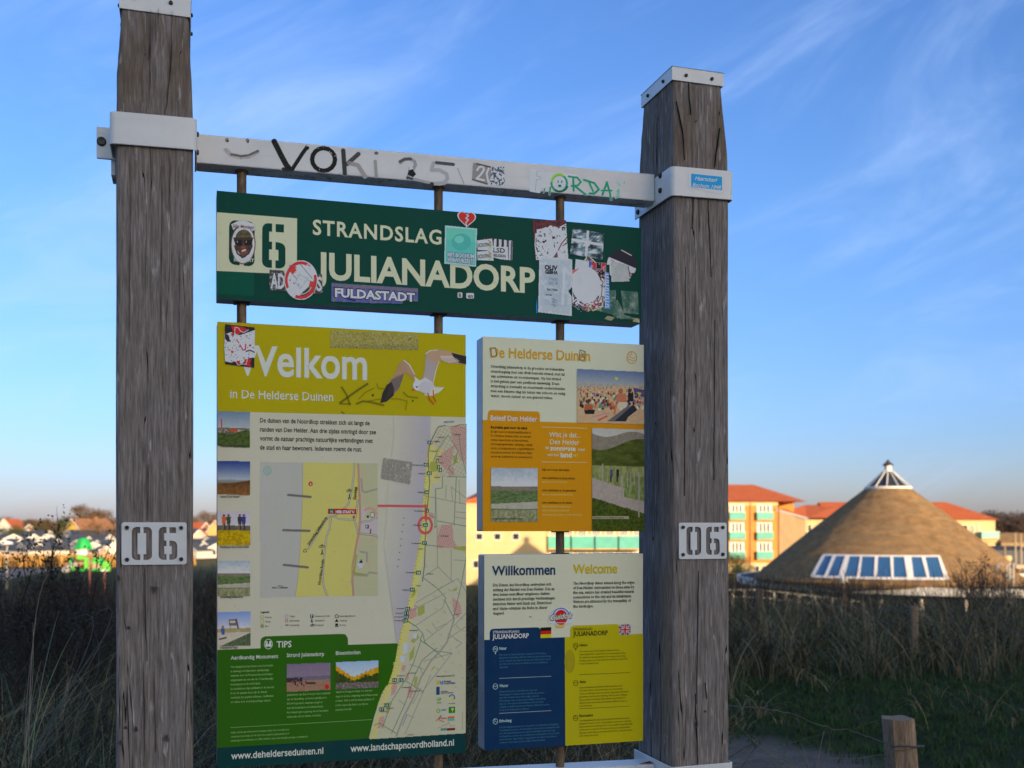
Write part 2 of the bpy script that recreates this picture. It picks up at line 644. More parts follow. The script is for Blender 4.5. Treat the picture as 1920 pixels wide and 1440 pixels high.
class Canvas:
    """fine coloured grid for pictures, maps and torn stickers; painted in photo pixel coordinates, then laid on a board"""
    def __init__(s, board, x0, y0, x1, y1, res=1.0, base=(200, 200, 200), cov=1.0):
        s.b = board
        nx, ny = max(2, int((x1 - x0) * res)), max(2, int((y1 - y0) * res))
        s.nx, s.ny = nx, ny
        s.X, s.Y = np.meshgrid(np.linspace(x0, x1, nx + 1), np.linspace(y0, y1, ny + 1))
        s.c = np.empty(s.X.shape + (3,)); s.c[:] = base
        s.cov = np.full(s.X.shape, float(cov))
        s.px = 1.0 / res
        s.box = (x0, y0, x1, y1)

    def put(s, m, col, a=1.0, cover=True):
        m = np.clip(m, 0, 1) * a
        col = np.asarray(col, float)
        s.c += (col - s.c) * m[..., None]
        if cover: s.cov = np.maximum(s.cov, m)
        return s

    def inpoly(s, pts):
        X, Y = s.X, s.Y
        r = np.zeros(X.shape, bool)
        n = len(pts)
        for i in range(n):
            x1, y1 = pts[i]; x2, y2 = pts[(i + 1) % n]
            if y1 == y2: continue
            c = ((y1 > Y) != (y2 > Y)) & (X < (x2 - x1) * (Y - y1) / (y2 - y1) + x1)
            r ^= c
        return r.astype(float)

    def poly(s, pts, col, a=1.0):
        return s.put(s.inpoly(pts), col, a)

    def seg(s, pts, w, col, a=1.0, soft=None, closed=False):
        soft = s.px * 0.9 if soft is None else soft
        m = np.zeros(s.X.shape)
        P = list(pts) + ([pts[0]] if closed else [])
        for (x0, y0), (x1, y1) in zip(P[:-1], P[1:]):
            dx, dy = x1 - x0, y1 - y0
            t = np.clip(((s.X - x0) * dx + (s.Y - y0) * dy) / (dx * dx + dy * dy + 1e-9), 0, 1)
            d = np.hypot(s.X - x0 - t * dx, s.Y - y0 - t * dy)
            m = np.maximum(m, np.clip((w / 2 + soft / 2 - d) / soft, 0, 1))
        return s.put(m, col, a)

    def ell(s, cx, cy, rx, ry, col, a=1.0, w=None):
        d = np.sqrt(((s.X - cx) / rx) ** 2 + ((s.Y - cy) / ry) ** 2)
        m = (d <= 1).astype(float)
        if w is not None: m *= d > 1 - w / rx
        return s.put(m, col, a)

    def cut(s, m):
        s.cov = s.cov * (1 - m); return s

    def n(s, sc, seed=0, oct=3, sy=None):
        return fbm(s.X / sc, s.Y / (sy or sc), seed, oct)

    def build(s, name, parent, layer=1, label=None, bulge=0.0):
        u, v = s.b.loc(s.X.ravel(), s.Y.ravel())
        y = np.full(u.shape, -0.0005 * layer)
        V = np.stack([u, y, v], 1)
        i = np.arange(s.ny * (s.nx + 1)).reshape(s.ny, s.nx + 1)[:, :-1].ravel()
        F = np.stack([i + s.nx + 1, i + s.nx + 2, i + 1, i], 1)
        cv = s.cov.ravel()
        keep = (cv[F].mean(1) > 0.10)
        F = F[keep]
        used = np.zeros(len(V), bool); used[F.ravel()] = True
        idx = np.cumsum(used) - 1
        cols = alb(s.c.reshape(-1, 3))
        me = fast_mesh(name, V[used], idx[F], M.print, cols[used])
        return link(name, me, parent, label=label)
# ------------------------------------------------------------ ground (one sheet to the horizon, with the dune behind the camera)
def ground_h(x, y):
    x = np.asarray(x, float); y = np.asarray(y, float)
    h = 0.10 * (fbm(x / 2.2, y / 2.2, 3) - 0.5) * np.clip((y - 4.5) / 3, 0, 1)
    bank = np.exp(-((y - 13.5) / 3.2) ** 2) * (0.10 + 0.14 * fbm(x / 5, y / 5, 9)) * np.clip((x + 20) / 6, 0, 1)
    h = h + bank
    t = np.clip((y - 16) / 22, 0, 1); t = t * t * (3 - 2 * t)
    h = h * (1 - t) - 5.0 * t
    # dune ridge behind the camera (west): it shades the path and the sign
    w = np.clip(1 - np.abs((x - 60) / 230) ** 4, 0, 1)
    s = np.clip((-y - 8) / 75, 0, 1); s = s * s * (3 - 2 * s)
    h = h + s * w * (19.5 + 1.0 * fbm(x / 14, y / 14, 5))
    s2 = np.clip((-y - 95) / 80, 0, 1)
    return h * (1 - s2)


def build_ground():
    def axis(lo, hi, fine_lo, fine_hi, step, grow):
        a = list(np.arange(fine_lo, fine_hi + 1e-6, step)); d = step
        while a[-1] < hi: d *= grow; a.append(min(hi, a[-1] + d))
        d = step
        while a[0] > lo: d *= grow; a.insert(0, max(lo, a[0] - d))
        return np.array(a)
    xs = axis(-2500, 2500, -12, 12, 0.2, 1.09); ys = axis(-400, 3000, 2, 18, 0.2, 1.07)
    X, Y = np.meshgrid(xs, ys)
    Z = ground_h(X, Y)
    nx, ny = len(xs) - 1, len(ys) - 1
    i = np.arange(ny * (nx + 1)).reshape(ny, nx + 1)[:, :-1].ravel()
    F = np.stack([i, i + 1, i + nx + 2, i + nx + 1], 1)
    m, n, l, b = new_mat('dune_ground')
    v = mapping(n, l)
    big = noise(n, l, v, 0.35, 5, 0.6); mid = noise(n, l, v, 2.4, 6, 0.65); fine = noise(n, l, v, 30, 5, 0.7)
    grass = mixrgb(n, l, maprange(n, l, mid, 0.35, 0.65), (0.014, 0.026, 0.008), (0.032, 0.050, 0.014))
    grass = mixrgb(n, l, maprange(n, l, fine, 0.45, 0.75, 0, 0.6), grass, (0.05, 0.042, 0.025))
    sand = mixrgb(n, l, maprange(n, l, mid, 0.3, 0.7), (0.12, 0.10, 0.080), (0.21, 0.18, 0.15))
    sand = mixrgb(n, l, maprange(n, l, fine, 0.5, 0.7), sand, (0.07, 0.06, 0.05))
    # the trodden path: beside and behind the right-hand post
    g = n.new('ShaderNodeTexCoord'); sp = n.new('ShaderNodeSeparateXYZ'); l.new(g.outputs['Object'], sp.inputs[0])
    def mth(op, a, bb):
        t = n.new('ShaderNodeMath'); t.operation = op
        for k, q in enumerate((a, bb)):
            if isinstance(q, (int, float)): t.inputs[k].default_value = q
            else: l.new(q, t.inputs[k])
        return t.outputs[0]
    dx = mth('DIVIDE', mth('SUBTRACT', sp.outputs[0], 1.35), 1.3); dy = mth('DIVIDE', mth('SUBTRACT', sp.outputs[1], 5.9), 2.3)
    rr = mth('ADD', mth('MULTIPLY', dx, dx), mth('MULTIPLY', dy, dy))
    near = maprange(n, l, mth('ADD', rr, mth('MULTIPLY', mid, 1.2)), 1.3, 1.8, 1, 0)
    front = maprange(n, l, mth('ADD', sp.outputs[1], mth('MULTIPLY', mid, 1.5)), 4.6, 5.4, 1, 0)
    pth = mth('MAXIMUM', near, front)
    back = maprange(n, l, mth('ADD', sp.outputs[1], mth('MULTIPLY', mid, 3)), 1.0, 5.0, 1, 0)
    sand = mixrgb(n, l, back, sand, (0.42, 0.36, 0.28))
    c = mixrgb(n, l, pth, grass, sand)
    # far: lawn, then straw coloured polder
    farf = maprange(n, l, sp.outputs[1], 150, 185, 0, 1)
    straw = mixrgb(n, l, maprange(n, l, big, 0.4, 0.6), (0.10, 0.095, 0.035), (0.19, 0.155, 0.06))
    c = mixrgb(n, l, farf, c, straw)
    l.new(c, b.inputs['Base Color']); setin(b, 'Roughness', 0.95); setin(b, 'Specular IOR Level', 0.1)
    bump(n, l, b, fine, 0.6, 0.03)
    me = fast_mesh('ground', np.stack([X.ravel(), Y.ravel(), Z.ravel()], 1), F, m, smooth=True)
    tag(link('ground', me), 'dune slope and flat land of sand and dark grass', kind='structure')


build_ground()

# ------------------------------------------------------------ oak posts
PW = 0.222; PD = 0.30
pR = hit(1262, 700, 0)                      # right post, front left corner
pL = hit(217.5, 700, 0)
pL2 = hit(361.5, 700, 0); pR2 = hit(1367.5, 700, 0)


def build_post(name, x0, x1, levels, seed, label, facelabel=None):
    """levels: (z, inset left, inset right, inset front, inset back), bottom to top"""
    root = empty(name, tuple(O + U * x0), TH, label, 'post', 'wooden sign posts')
    w = x1 - x0
    nf, nsd = 54, 40
    zs = np.concatenate([np.arange(-0.3, 0.6, 0.05), np.arange(0.6, levels[-1][0] - 1e-6, 0.012), [levels[-1][0]]])
    L = np.array(levels)
    rows = []
    r = 0.010
    for z in zs:
        il, ir, if_, ib = (np.interp(z, L[:, 0], L[:, k]) for k in (1, 2, 3, 4))
        a, b2, c, d = il, w - ir, if_, PD - ib
        pts, nrm, arc = [], [], []
        def edge(p, q, n, cnt, ax):
            for k in range(cnt):
                t = (k + 0.5) / cnt
                pts.append((p[0] + (q[0] - p[0]) * t, p[1] + (q[1] - p[1]) * t)); nrm.append(n); arc.append(ax)
        edge((a + r, c), (b2 - r, c), (0, -1), nf, 0)
        pts.append((b2 - r * .3, c + r * .3)); nrm.append((.7, -.7)); arc.append(0)
        edge((b2, c + r), (b2, d - r), (1, 0), nsd, 1)
        pts.append((b2 - r * .3, d - r * .3)); nrm.append((.7, .7)); arc.append(1)
        edge((b2 - r, d), (a + r, d), (0, 1), 10, 2)
        pts.append((a + r * .3, d - r * .3)); nrm.append((-.7, .7)); arc.append(2)
        edge((a, d - r), (a, c + r), (-1, 0), nsd, 3)
        pts.append((a + r * .3, c + r * .3)); nrm.append((-.7, -.7)); arc.append(3)
        rows.append((np.array(pts), np.array(nrm)))
    m = len(rows[0][0])
    s = np.arange(m)
    V = []
    for (pts, nrm), z in zip(rows, zs):
        sx = pts[:, 0] * 60 + pts[:, 1] * 47
        d = (fbm(sx * 0.35, z * 1.1 + s * 0, seed, 3) - 0.5) * 0.0035 + (vnoise(sx * 3.2, z * 2.0 + s * 0, seed + 5) - 0.5) * 0.0030
        g = np.clip((vnoise(sx * 1.3, z * 0.6 + s * 0, seed + 9) - 0.80) / 0.2, 0, 1) * 0.002
        d = d - g
        V.append(np.stack([pts[:, 0] + nrm[:, 0] * d, pts[:, 1] + nrm[:, 1] * d, np.full(m, z)], 1))
    V = np.concatenate(V)
    i = (np.arange(len(zs) - 1)[:, None] * m + s[None, :]).ravel()
    j = (np.arange(len(zs) - 1)[:, None] * m + ((s + 1) % m)[None, :]).ravel()
    F = np.stack([i, j, j + m, i + m], 1)
    me = fast_mesh('shaft', V, F, M.wood, smooth=True)
    sh = link('shaft', me, root)
    return root


zt = lambda px, py, off=0.0: hit(px, py, off).z
# right post: shoulders from about the clamp upwards
RL = [(-0.3, 0, 0, 0, 0), (zt(1262, 380), 0, 0, 0, 0), (zt(1262, 285), 0.002, 0.002, 0.002, 0), (zt(1262, 230), 0.002, 0.012, 0.004, 0.01), (zt(1262, 146), 0.003, 0.027, 0.008, 0.04)]
postR = build_post('wooden_post', pR.x, pR2.x, RL, 31, 'shorter weathered oak post on the right with a blue sticker on its white clamp')
LLv = [(-0.3, 0, 0, 0, 0), (zt(217, 225), 0, 0, 0, 0), (zt(217, 130), 0.002, 0.004, 0.003, 0), (zt(217, 60), 0.011, 0.010, 0.008, 0.01), (zt(217, 2), 0.014, 0.012, 0.012, 0.02)]
postL = build_post('wooden_post', pL.x, pL2.x, LLv, 77, 'taller weathered oak post on the left whose cap reaches the top of the picture')


def screw(parent, x, y, z, nrm, r=0.008):
    """round dark screw head with a hex socket; nrm is 'front' or 'side'"""
    mb = MB()
    prof = [(0.0001, -0.0045), (r * .42, -0.0045), (r * .42, -0.0065), (r * .75, -0.007), (r, -0.004), (r * 1.02, 0.0)]
    n = 14
    vs, fs = [], []
    for rr, d in prof:
        for k in range(n):
            t = 6.28318 * k / n
            if nrm == 'front': vs.append((x + rr * math.cos(t), y + d, z + rr * math.sin(t)))
            elif nrm == 'right': vs.append((x - d, y + rr * math.cos(t), z + rr * math.sin(t)))
            else: vs.append((x + d, y + rr * math.cos(t), z + rr * math.sin(t)))
    for i in range(len(prof) - 1):
        for k in range(n):
            k2 = (k + 1) % n
            fs.append((i * n + k, i * n + k2, (i + 1) * n + k2, (i + 1) * n + k))
    mb.add(vs, fs)
    return mb.build('screw', M.bolt, parent, smooth=True)


def cap_on(root, w, ins, ztop, h, screws_front, screws_left):
    il, ir, if_, ib = ins
    g = 0.006
    a, b, c, d = il - g, w - ir + g, if_ - g, PD - ib + g
    t = 0.003
    mb = MB()
    zb, zu = ztop - h, ztop + 0.004
    # four folded skirts and a low hipped lid
    mb.box(a, b, c, c + t, zb, zu)
    mb.box(a, a + t, c + t + .0002, d, zb, zu)
    mb.box(b - t, b, c + t + .0002, d, zb, zu)
    mb.box(a + t, b - t, d - t, d, zb, zu)
    ov = 0.003
    A = (a - ov, c - ov, zu + .0005); B2 = (b + ov, c - ov, zu + .0005); C = (b + ov, d + ov, zu + .0005); D2 = (a - ov, d + ov, zu + .0005)
    ap = ((a + b) / 2, (c + d) / 2, zu + 0.018)
    mb.add([A, B2, C, D2, ap], [(0, 1, 4), (1, 2, 4), (2, 3, 4), (3, 0, 4), (3, 2, 1, 0)])
    o = mb.build('cap', M.paint, root, bevel=0.0012)
    for x in screws_front: screw(o, x, c, ztop - h * .52, 'front', 0.006)
    for y in screws_left: screw(o, a, y, ztop - h * .52, 'left', 0.006)
    for y in screws_left: screw(o, b, y, ztop - h * .52, 'right', 0.006)


wR = pR2.x - pR.x; wL = pL2.x - pL.x
cap_on(postR, wR, RL[-1][1:], zt(1262, 126), zt(1262, 123) - zt(1262, 146), (0.05, 0.15), (0.07, 0.20))
cap_on(postL, wL, LLv[-1][1:], zt(217, -35), 0.075, (0.05, 0.155), (0.07, 0.2))

# knots on the right post (a dark hole with a split), left post knots
def knots(root, x0, spots, off=0.0):
    for (px, py, rx, rz, deep) in spots:
        p = hit(px, py, 0)
        mb = MB()
        n = 16
        vs, fs, cc = [], [], []
        rings = [(1.0, 0.0012, (0.16, .13, .115)), (0.8, -0.0035, (0.20, .165, .145)), (0.6, -0.0015, (0.07, .055, .048)), (0.42, -0.003, (0.10, .08, .07)), (0.0, 0.0 if deep else -0.0015, (0.008, .007, .006) if deep else (0.05, .04, .035))]
        mb2 = MB()
        for k in range(len(rings) - 1):
            pass
        for rr, d, c in rings:
            for k in range(n):
                t = 6.28318 * k / n
                w = 1 + 0.18 * math.sin(3 * t + px)
                mb2.v.append((p.x - x0 + rx * rr * w * math.cos(t), d - 0.001, p.z + rz * rr * w * math.sin(t))); mb2.c.append(c)
        for i in range(len(rings) - 1):
            for k in range(n):
                k2 = (k + 1) % n
                mb2.f.append((i * n + k, i * n + k2, (i + 1) * n + k2, (i + 1) * n + k))
        mb2.build('knot', M.attr, root, smooth=True)


knots(postR, pR.x, [(1305, 1357, 0.007, 0.016, True), (1322, 1334, 0.004, 0.004, True), (1298, 1436, 0.005, 0.005, True)])
knots(postL, pL.x, [(222, 1084, 0.006, 0.012, False), (289, 1105, 0.011, 0.013, False), (241, 1177, 0.006, 0.006, False), (255, 1367, 0.006, 0.009, True), (312, 1384, 0.010, 0.011, False), (225, 1392, 0.008, 0.010, False), (236, 1364, 0.006, 0.006, False)])

# drying splits: near-black slivers laid on the shafts, their inner shade as colour
def split(root, x0, pts, w, name='split'):
    mb = MB()
    P = [hit(a, b, 0) for a, b in pts]
    n = len(P)
    vs, fs = [], []
    for i, p in enumerate(P):
        ww = w * .5 * math.sin(math.pi * (i + 0.25) / (n - 0.5)) * random.uniform(.7, 1.2)
        vs += [(p.x - x0 - ww / 2, -0.0042, p.z), (p.x - x0 + ww / 2, -0.0042, p.z)]
    for i in range(n - 1):
        fs.append((2 * i, 2 * i + 1, 2 * i + 3, 2 * i + 2))
    # tiny walls give the sliver depth so it meets the rough surface
    k = len(vs)
    vs += [(x, 0.004, z) for x, y, z in vs]
    for i in range(n - 1):
        fs.append((2 * i, 2 * i + 2, k + 2 * i + 2, k + 2 * i)); fs.append((2 * i + 1, k + 2 * i + 1, k + 2 * i + 3, 2 * i + 3))
    mb.add(vs, fs, (0.010, 0.008, 0.007))
    mb.build(name, M.attr, root)


def wander(pts, amp=1.0, step=14):
    out = []
    for (x0, y0), (x1, y1) in zip(pts[:-1], pts[1:]):
        n = max(2, int(abs(y1 - y0) / step))
        for k in range(n):
            t = k / n
            out.append((x0 + (x1 - x0) * t + random.uniform(-amp, amp), y0 + (y1 - y0) * t))
    return out + [pts[-1]]


for pts, w in [([(283, 18), (281, 120), (283, 165)], .004), ([(323, 20), (321, 120), (312, 200), (308, 213)], .004), ([(297, 16), (296, 60)], .0025),
               ([(320, 290), (316, 420)], .003), ([(278, 870), (277, 975)], .0025), ([(272, 1062), (273, 1180), (277, 1240)], .005), ([(269, 1240), (272, 1400), (270, 1436)], .003),
               ([(305, 300), (301, 600)], .002), ([(245, 300), (243, 640)], .002), ([(336, 470), (338, 900)], .002), ([(289, 1260), (293, 1410)], .0025)]:
    split(postL, pL.x, wander(pts, .5), w)
for pts, w in [([(1350, 240), (1342, 290), (1340, 314)], .004), ([(1268, 190), (1280, 250), (1283, 300)], .003), ([(1300, 370), (1297, 430)], .003),
               ([(1327, 375), (1329, 420), (1333, 520)], .003), ([(1303, 1300), (1305, 1350), (1308, 1440)], .006), ([(1285, 500), (1283, 930)], .0018), ([(1340, 600), (1338, 900)], .0018),
               ([(1309, 1070), (1306, 1320)], .0018), ([(1290, 156), (1295, 215)], .003), ([(1322, 1280), (1325, 1310)], .003)]:
    split(postR, pR.x, wander(pts, .5), w)

# ------------------------------------------------------------ upper crossbar with clamps and rods
OFFB = 0.12
beam = Board((368, 250), (1234, 327), (1234, 378), (368, 305), OFFB)
zl0, zl1 = beam.zl; zr0, zr1 = beam.zr
xA, xB = pL2.x + 0.012, pR.x - 0.014
barroot = empty('crossbar', tuple(O + U * xA + B_ * OFFB + Vector((0, 0, zl0))), TH, 'upper white steel crossbar with marker scribbles between the two posts', 'crossbar', 'white crossbars of the sign frame')
BT = 0.088


def barbox(x0, x1, za0, za1, zb0, zb1, t, name, parent, bev=0.004):
    mb = MB()
    mb.add([(x0, 0, za0), (x1, 0, zb0), (x1, t, zb0), (x0, t, za0), (x0, 0, za1), (x1, 0, zb1), (x1, t, zb1), (x0, t, za1)],
           [(0, 3, 2, 1), (4, 5, 6, 7), (0, 1, 5, 4), (1, 2, 6, 5), (2, 3, 7, 6), (3, 0, 4, 7)])
    return mb.build(name, M.paint, parent, bevel=bev)


barbox(0, xB - xA, 0, zl1 - zl0, zr0 - zl0, zr1 - zl0, BT, 'beam', barroot)


def strap(parent, ox, oy, x0, x1, yf, yb, z0, z1, name='clamp', rad=0.018, slope=0.0, t=0.005):
    """U-shaped flat steel round a post; ox, oy move it into the parent's frame"""
    path = [(x0, yb)]
    def arc(cx, cy, a0, a1):
        for k in range(6):
            a = R(a0 + (a1 - a0) * k / 5)
            path.append((cx + rad * math.cos(a), cy + rad * math.sin(a)))
    arc(x0 + rad, yf + rad, 180, 270)
    arc(x1 - rad, yf + rad, 270, 360)
    path.append((x1, yb))
    n = len(path)
    vs, fs = [], []
    for i, p in enumerate(path):
        a = Vector(path[max(i - 1, 0)]); b = Vector(path[min(i + 1, n - 1)])
        d = (b - a).normalized(); nn = Vector((-d.y, d.x))
        q = Vector(p) + nn * t
        dz = slope * (p[0] - x0)
        for (x, y) in (p, q):
            vs += [(x - ox, y - oy, z0 + dz), (x - ox, y - oy, z1 + dz)]
    for i in range(n - 1):
        a, b = 4 * i, 4 * i + 4
        fs += [(a, b, b + 1, a + 1), (a + 2, a + 3, b + 3, b + 2), (a + 1, b + 1, b + 3, a + 3), (a, a + 2, b + 2, b)]
    fs += [(0, 1, 3, 2), (4 * n - 4, 4 * n - 2, 4 * n - 1, 4 * n - 3)]
    mb = MB(); mb.add(vs, fs)
    return mb.build(name, M.paint, parent, bevel=0.0015, smooth=True)


g = 0.012
zc0, zc1 = zt(203, 268, -g) , zt(203, 207, -g)
zc0r, zc1r = zt(366, 281, -g), zt(366, 222, -g)
slL = ((zc0r + zc1r) - (zc0 + zc1)) / 2 / wL
cl = strap(barroot, xA, OFFB, pL.x - 0.018, pL2.x + g, -g, 0.20, zc0 - zl0, zc1 - zl0, slope=slL)
for dz in (0.022, 0.078): screw(cl, pL2.x + g - xA, 0.09 - OFFB, zc0 - zl0 + dz + .01, 'right', 0.008)
# the ear behind the left post with its bolt
e0, e1 = hit(181, 237, OFFB), hit(216, 300, OFFB)
mb = MB(); mb.box(e0.x - xA, pL.x + 0.01 - xA, -0.002, 0.008, e1.z - zl0, e0.z - zl0)
ear = mb.build('end_plate', M.paint, barroot, bevel=0.003)
pb = hit(190.5, 266, OFFB); screw(ear, pb.x - xA, -0.002, pb.z - zl0, 'front', 0.014)
mb = MB(); mb.box(pL.x - 0.022 - xA, pL.x - 0.008 - xA, 0.0084, 0.10, e1.z - zl0 - 0.045, e0.z - zl0 - .02)
mb.build('end_bracket', M.paint, barroot, bevel=0.002)
zq0, zq1 = zt(1262, 366, -g), zt(1262, 311, -g)
zq0r, zq1r = zt(1377, 374, -g), zt(1377, 323, -g)
slR = ((zq0r + zq1r) - (zq0 + zq1)) / 2 / wR
cr_ = strap(barroot, xA, OFFB, pR.x - g, pR2.x + g, -g, PD + .004, zq0 - zl0, zq1 - zl0, slope=slR)
for q in ((1245, 329), (1245, 357)):
    # bolts on the strap's left cheek
    z = hit(q[0], q[1], 0.07).z
    screw(cr_, pR.x - g - xA, 0.075 - OFFB, z - zl0, 'left', 0.0095)
for z in (0.02,): screw(cr_, pR.x - g - xA, PD - 0.03 - OFFB, zq0 - zl0 + z, 'left', 0.0095)

RODX = []
for px in (453, 822, 1050):
    xr = hit(px, 600, OFFB + BT / 2).x
    RODX.append(xr)
RR = 0.0152
for i, xr in enumerate(RODX):
    u = (xr - xA) / (xB - xA)
    ztop = (zr0 - zl0) * u + 0.006
    mb = MB(); mb.tube([(xr - xA, BT / 2, ztop), (xr - xA, BT / 2, 0.45 - zl0)], RR, 16)
    mb.lathe([(RR + .001, 0.0), (RR + .006, 0.0), (RR + .006, -0.004), (RR + .001, -0.006)], (xr - xA, BT / 2, ztop - 0.007), 16)
    mb.build('rod', M.rod, barroot, smooth=True)

# graffiti and stickers on the bar: flat print just proud of the paint
g = Canvas(beam, 412, 252, 566, 318, 1.6, (152, 156, 167), 0)
K = (22, 22, 24)
g.seg([(420, 281), (430, 290), (447, 294), (463, 292), (477, 284)], 8, (128, 125, 130), .9)
g.seg([(430, 289), (447, 292), (462, 290), (478, 282)], 4, (62, 60, 64), .8)
g.ell(422, 263, 3.2, 3.8, (95, 94, 98)); g.ell(459, 263, 3.2, 3.6, (95, 94, 98)); g.ell(424, 265, 1.5, 2, K); g.ell(460, 266, 1.5, 2, K)
g.seg([(507, 264), (513, 276), (520, 290), (529, 307), (534, 313)], 10, K)
g.seg([(539, 316), (548, 302), (558, 286), (568, 272)], 7, K)
g.seg([(524, 315), (540, 316)], 7, K, .9)
g.c += ((fbm(g.X / 2.2, g.Y / 2.2, 4) - .5) * 40)[..., None]
g.cov *= (fbm(g.X / 2.5, g.Y / 3.5, 8) > 0.24)
g.build('graffiti', barroot, 1, 'black marker smiley face and the letter V')
g = Canvas(beam, 566, 262, 860, 345, 1.5, (152, 156, 167), 0)
g.seg([(556, 288), (561, 280), (568, 275)], 6, K)
import math as _m
def ringpts(cx, cy, rx, ry, a0, a1, n=16):
    return [(cx + rx * _m.cos(R(a0 + (a1 - a0) * k / n)), cy + ry * _m.sin(R(a0 + (a1 - a0) * k / n))) for k in range(n + 1)]
g.seg(ringpts(597, 296, 21, 21, 0, 360), 8, K)
g.seg([(633, 279), (636, 322)], 8, (40, 40, 43), .95); g.seg([(661, 285), (640, 304)], 8, (45, 44, 48), .9); g.seg([(644, 302), (660, 306), (673, 326)], 8, (112, 110, 115), .85)
g.seg([(692, 298), (694, 326)], 6, (110, 108, 112), .8); g.ell(694, 283, 4, 3, (80, 80, 84))
SM = (112, 112, 120)
g.seg([(739, 300), (744, 295), (756, 292), (765, 297), (767, 304), (762, 313), (755, 321), (752, 328)], 6, SM, .85); g.seg([(738, 298), (747, 293), (758, 293)], 5.5, (58, 57, 62), .85); g.seg([(752, 328), (768, 331), (792, 336)], 4.5, SM, .75); g.seg([(752, 328), (760, 330)], 5, (40, 40, 44), .8)
g.poly([(756, 305), (763, 314), (768, 321), (762, 327), (752, 322)], (26, 26, 30)); g.poly([(756, 304), (763, 311), (755, 314)], (186, 186, 198))
g.seg([(806, 299), (838, 302)], 6, (52, 50, 56), .9); g.seg([(800, 300), (797, 313), (812, 313), (825, 320), (827, 329), (820, 337), (805, 338)], 7, (126, 127, 136), .85)
g.seg([(846, 309), (858, 338)], 1.2, (90, 92, 98), .8)
g.cov *= (fbm(g.X / 2.2, g.Y / 3, 18) > 0.26)
g.build('graffiti', barroot, 1, 'black marker letters O K i and the faded number 25')
g = Canvas(beam, 868, 296, 1170, 372, 1.5, (152, 156, 167), 0)
g.poly([(875, 298), (906, 304), (912, 318), (902, 340), (873, 331)], (112, 108, 112)); g.seg([(883, 312), (887, 306), (894, 305), (896, 311), (890, 320), (882, 328), (896, 331)], 3.6, (196, 194, 202)); g.seg([(906, 306), (901, 318), (904, 334)], 3.6, (196, 194, 202)); g.seg([(882, 300), (908, 306)], 3, (60, 58, 60)); g.seg([(874, 330), (902, 338)], 2, (60, 58, 60))
g.poly([(913, 305), (933, 305), (935, 341), (908, 338)], (190, 192, 205))
w = fbm(g.X / 2.6, g.Y / 2.6, 5, 3); mk = g.inpoly([(911, 306), (934, 305), (936, 341), (906, 340)])
g.put(mk * (w > 0.52), (58, 66, 84)); g.put(mk * (w < 0.36), (165, 176, 205))
g.poly([(983, 308), (1010, 310), (1008, 332), (1003, 354), (983, 351)], (188, 184, 196)); g.seg([(1008, 312), (997, 312), (997, 322), (1006, 324), (1004, 328), (996, 328), (994, 350)], 1.0, (120, 116, 122))
g.poly([(1008, 314), (1075, 318), (1060, 340), (1001, 344)], (183, 179, 184))
GR, YG = (24, 118, 92), (120, 168, 50)
g.seg(ringpts(1040, 335, 15, 16, 0, 360), 4, GR); g.seg(ringpts(1040, 334, 15, 16, 190, 300), 4, YG); g.seg(ringpts(1042, 336, 15, 15, 20, 130), 2.5, (15, 60, 48))
g.ell(1038, 332, 1.2, 3, (40, 110, 100)); g.ell(1045, 332, 1.2, 3, (40, 110, 100)); g.ell(1041, 340, 3.5, 2.5, (18, 90, 70))
g.seg([(1058, 322), (1075, 324), (1082, 332), (1076, 339), (1064, 340)], 3.6, GR); g.seg([(1067, 325), (1068, 349)], 4, GR); g.seg([(1070, 340), (1091, 356)], 4, GR)
g.seg([(1088, 328), (1108, 334), (1117, 346), (1108, 354), (1099, 354)], 4, GR); g.seg([(1098, 333), (1106, 350)], 3.5, GR)
g.seg([(1133, 332), (1124, 356)], 4, GR); g.seg([(1133, 334), (1138, 350), (1141, 365)], 4, GR); g.seg([(1122, 348), (1142, 348)], 3, GR)
g.seg([(1152, 350), (1156, 345), (1156, 352), (1150, 362), (1158, 358)], 2.6, (70, 150, 130), .8); g.seg([(1153, 332), (1158, 338)], 3, (90, 160, 140), .7); g.ell(1167, 332, 1.6, 3, (90, 160, 140))
g.seg([(1012, 346), (1010, 353)], 2.5, GR); g.seg([(1023, 343), (1021, 357)], 3, GR)
g.build('graffiti', barroot, 1, 'green pen letters O R D A with a small face and scraps of stickers')

# blue sticker on the right clamp's front
clampB = Board((1272, 314), (1372, 324), (1372, 374), (1272, 366), -0.0121)
bs = empty('sticker', None or (0, 0, 0)); bs.parent = barroot
w0 = clampB.world(); bs.location = (clampB.x0 - xA, clampB.off - OFFB - .0006, clampB.z0 - zl0)
bs['label'] = 'blue sticker reading Haarscharf Bochum 1848 on the right clamp'
p = Print(clampB, 1)
p.poly([(1292, 325), (1355, 331), (1355, 360), (1347, 362), (1292, 352)], (180, 184, 196))
p.poly([(1296, 326), (1354, 331.5), (1354, 356.5), (1296, 351)], (28, 118, 186), 2)
p.text('Haarscharf', 1303, 338, 1346, 7, (196, 204, 220), .01, 342, layer=3, shear=.35)
p.text('Bochum 1848', 1298, 350.5, 1352, 7, (196, 204, 220), .01, 355, layer=3, shear=.35)
p.build('sticker_print', bs)

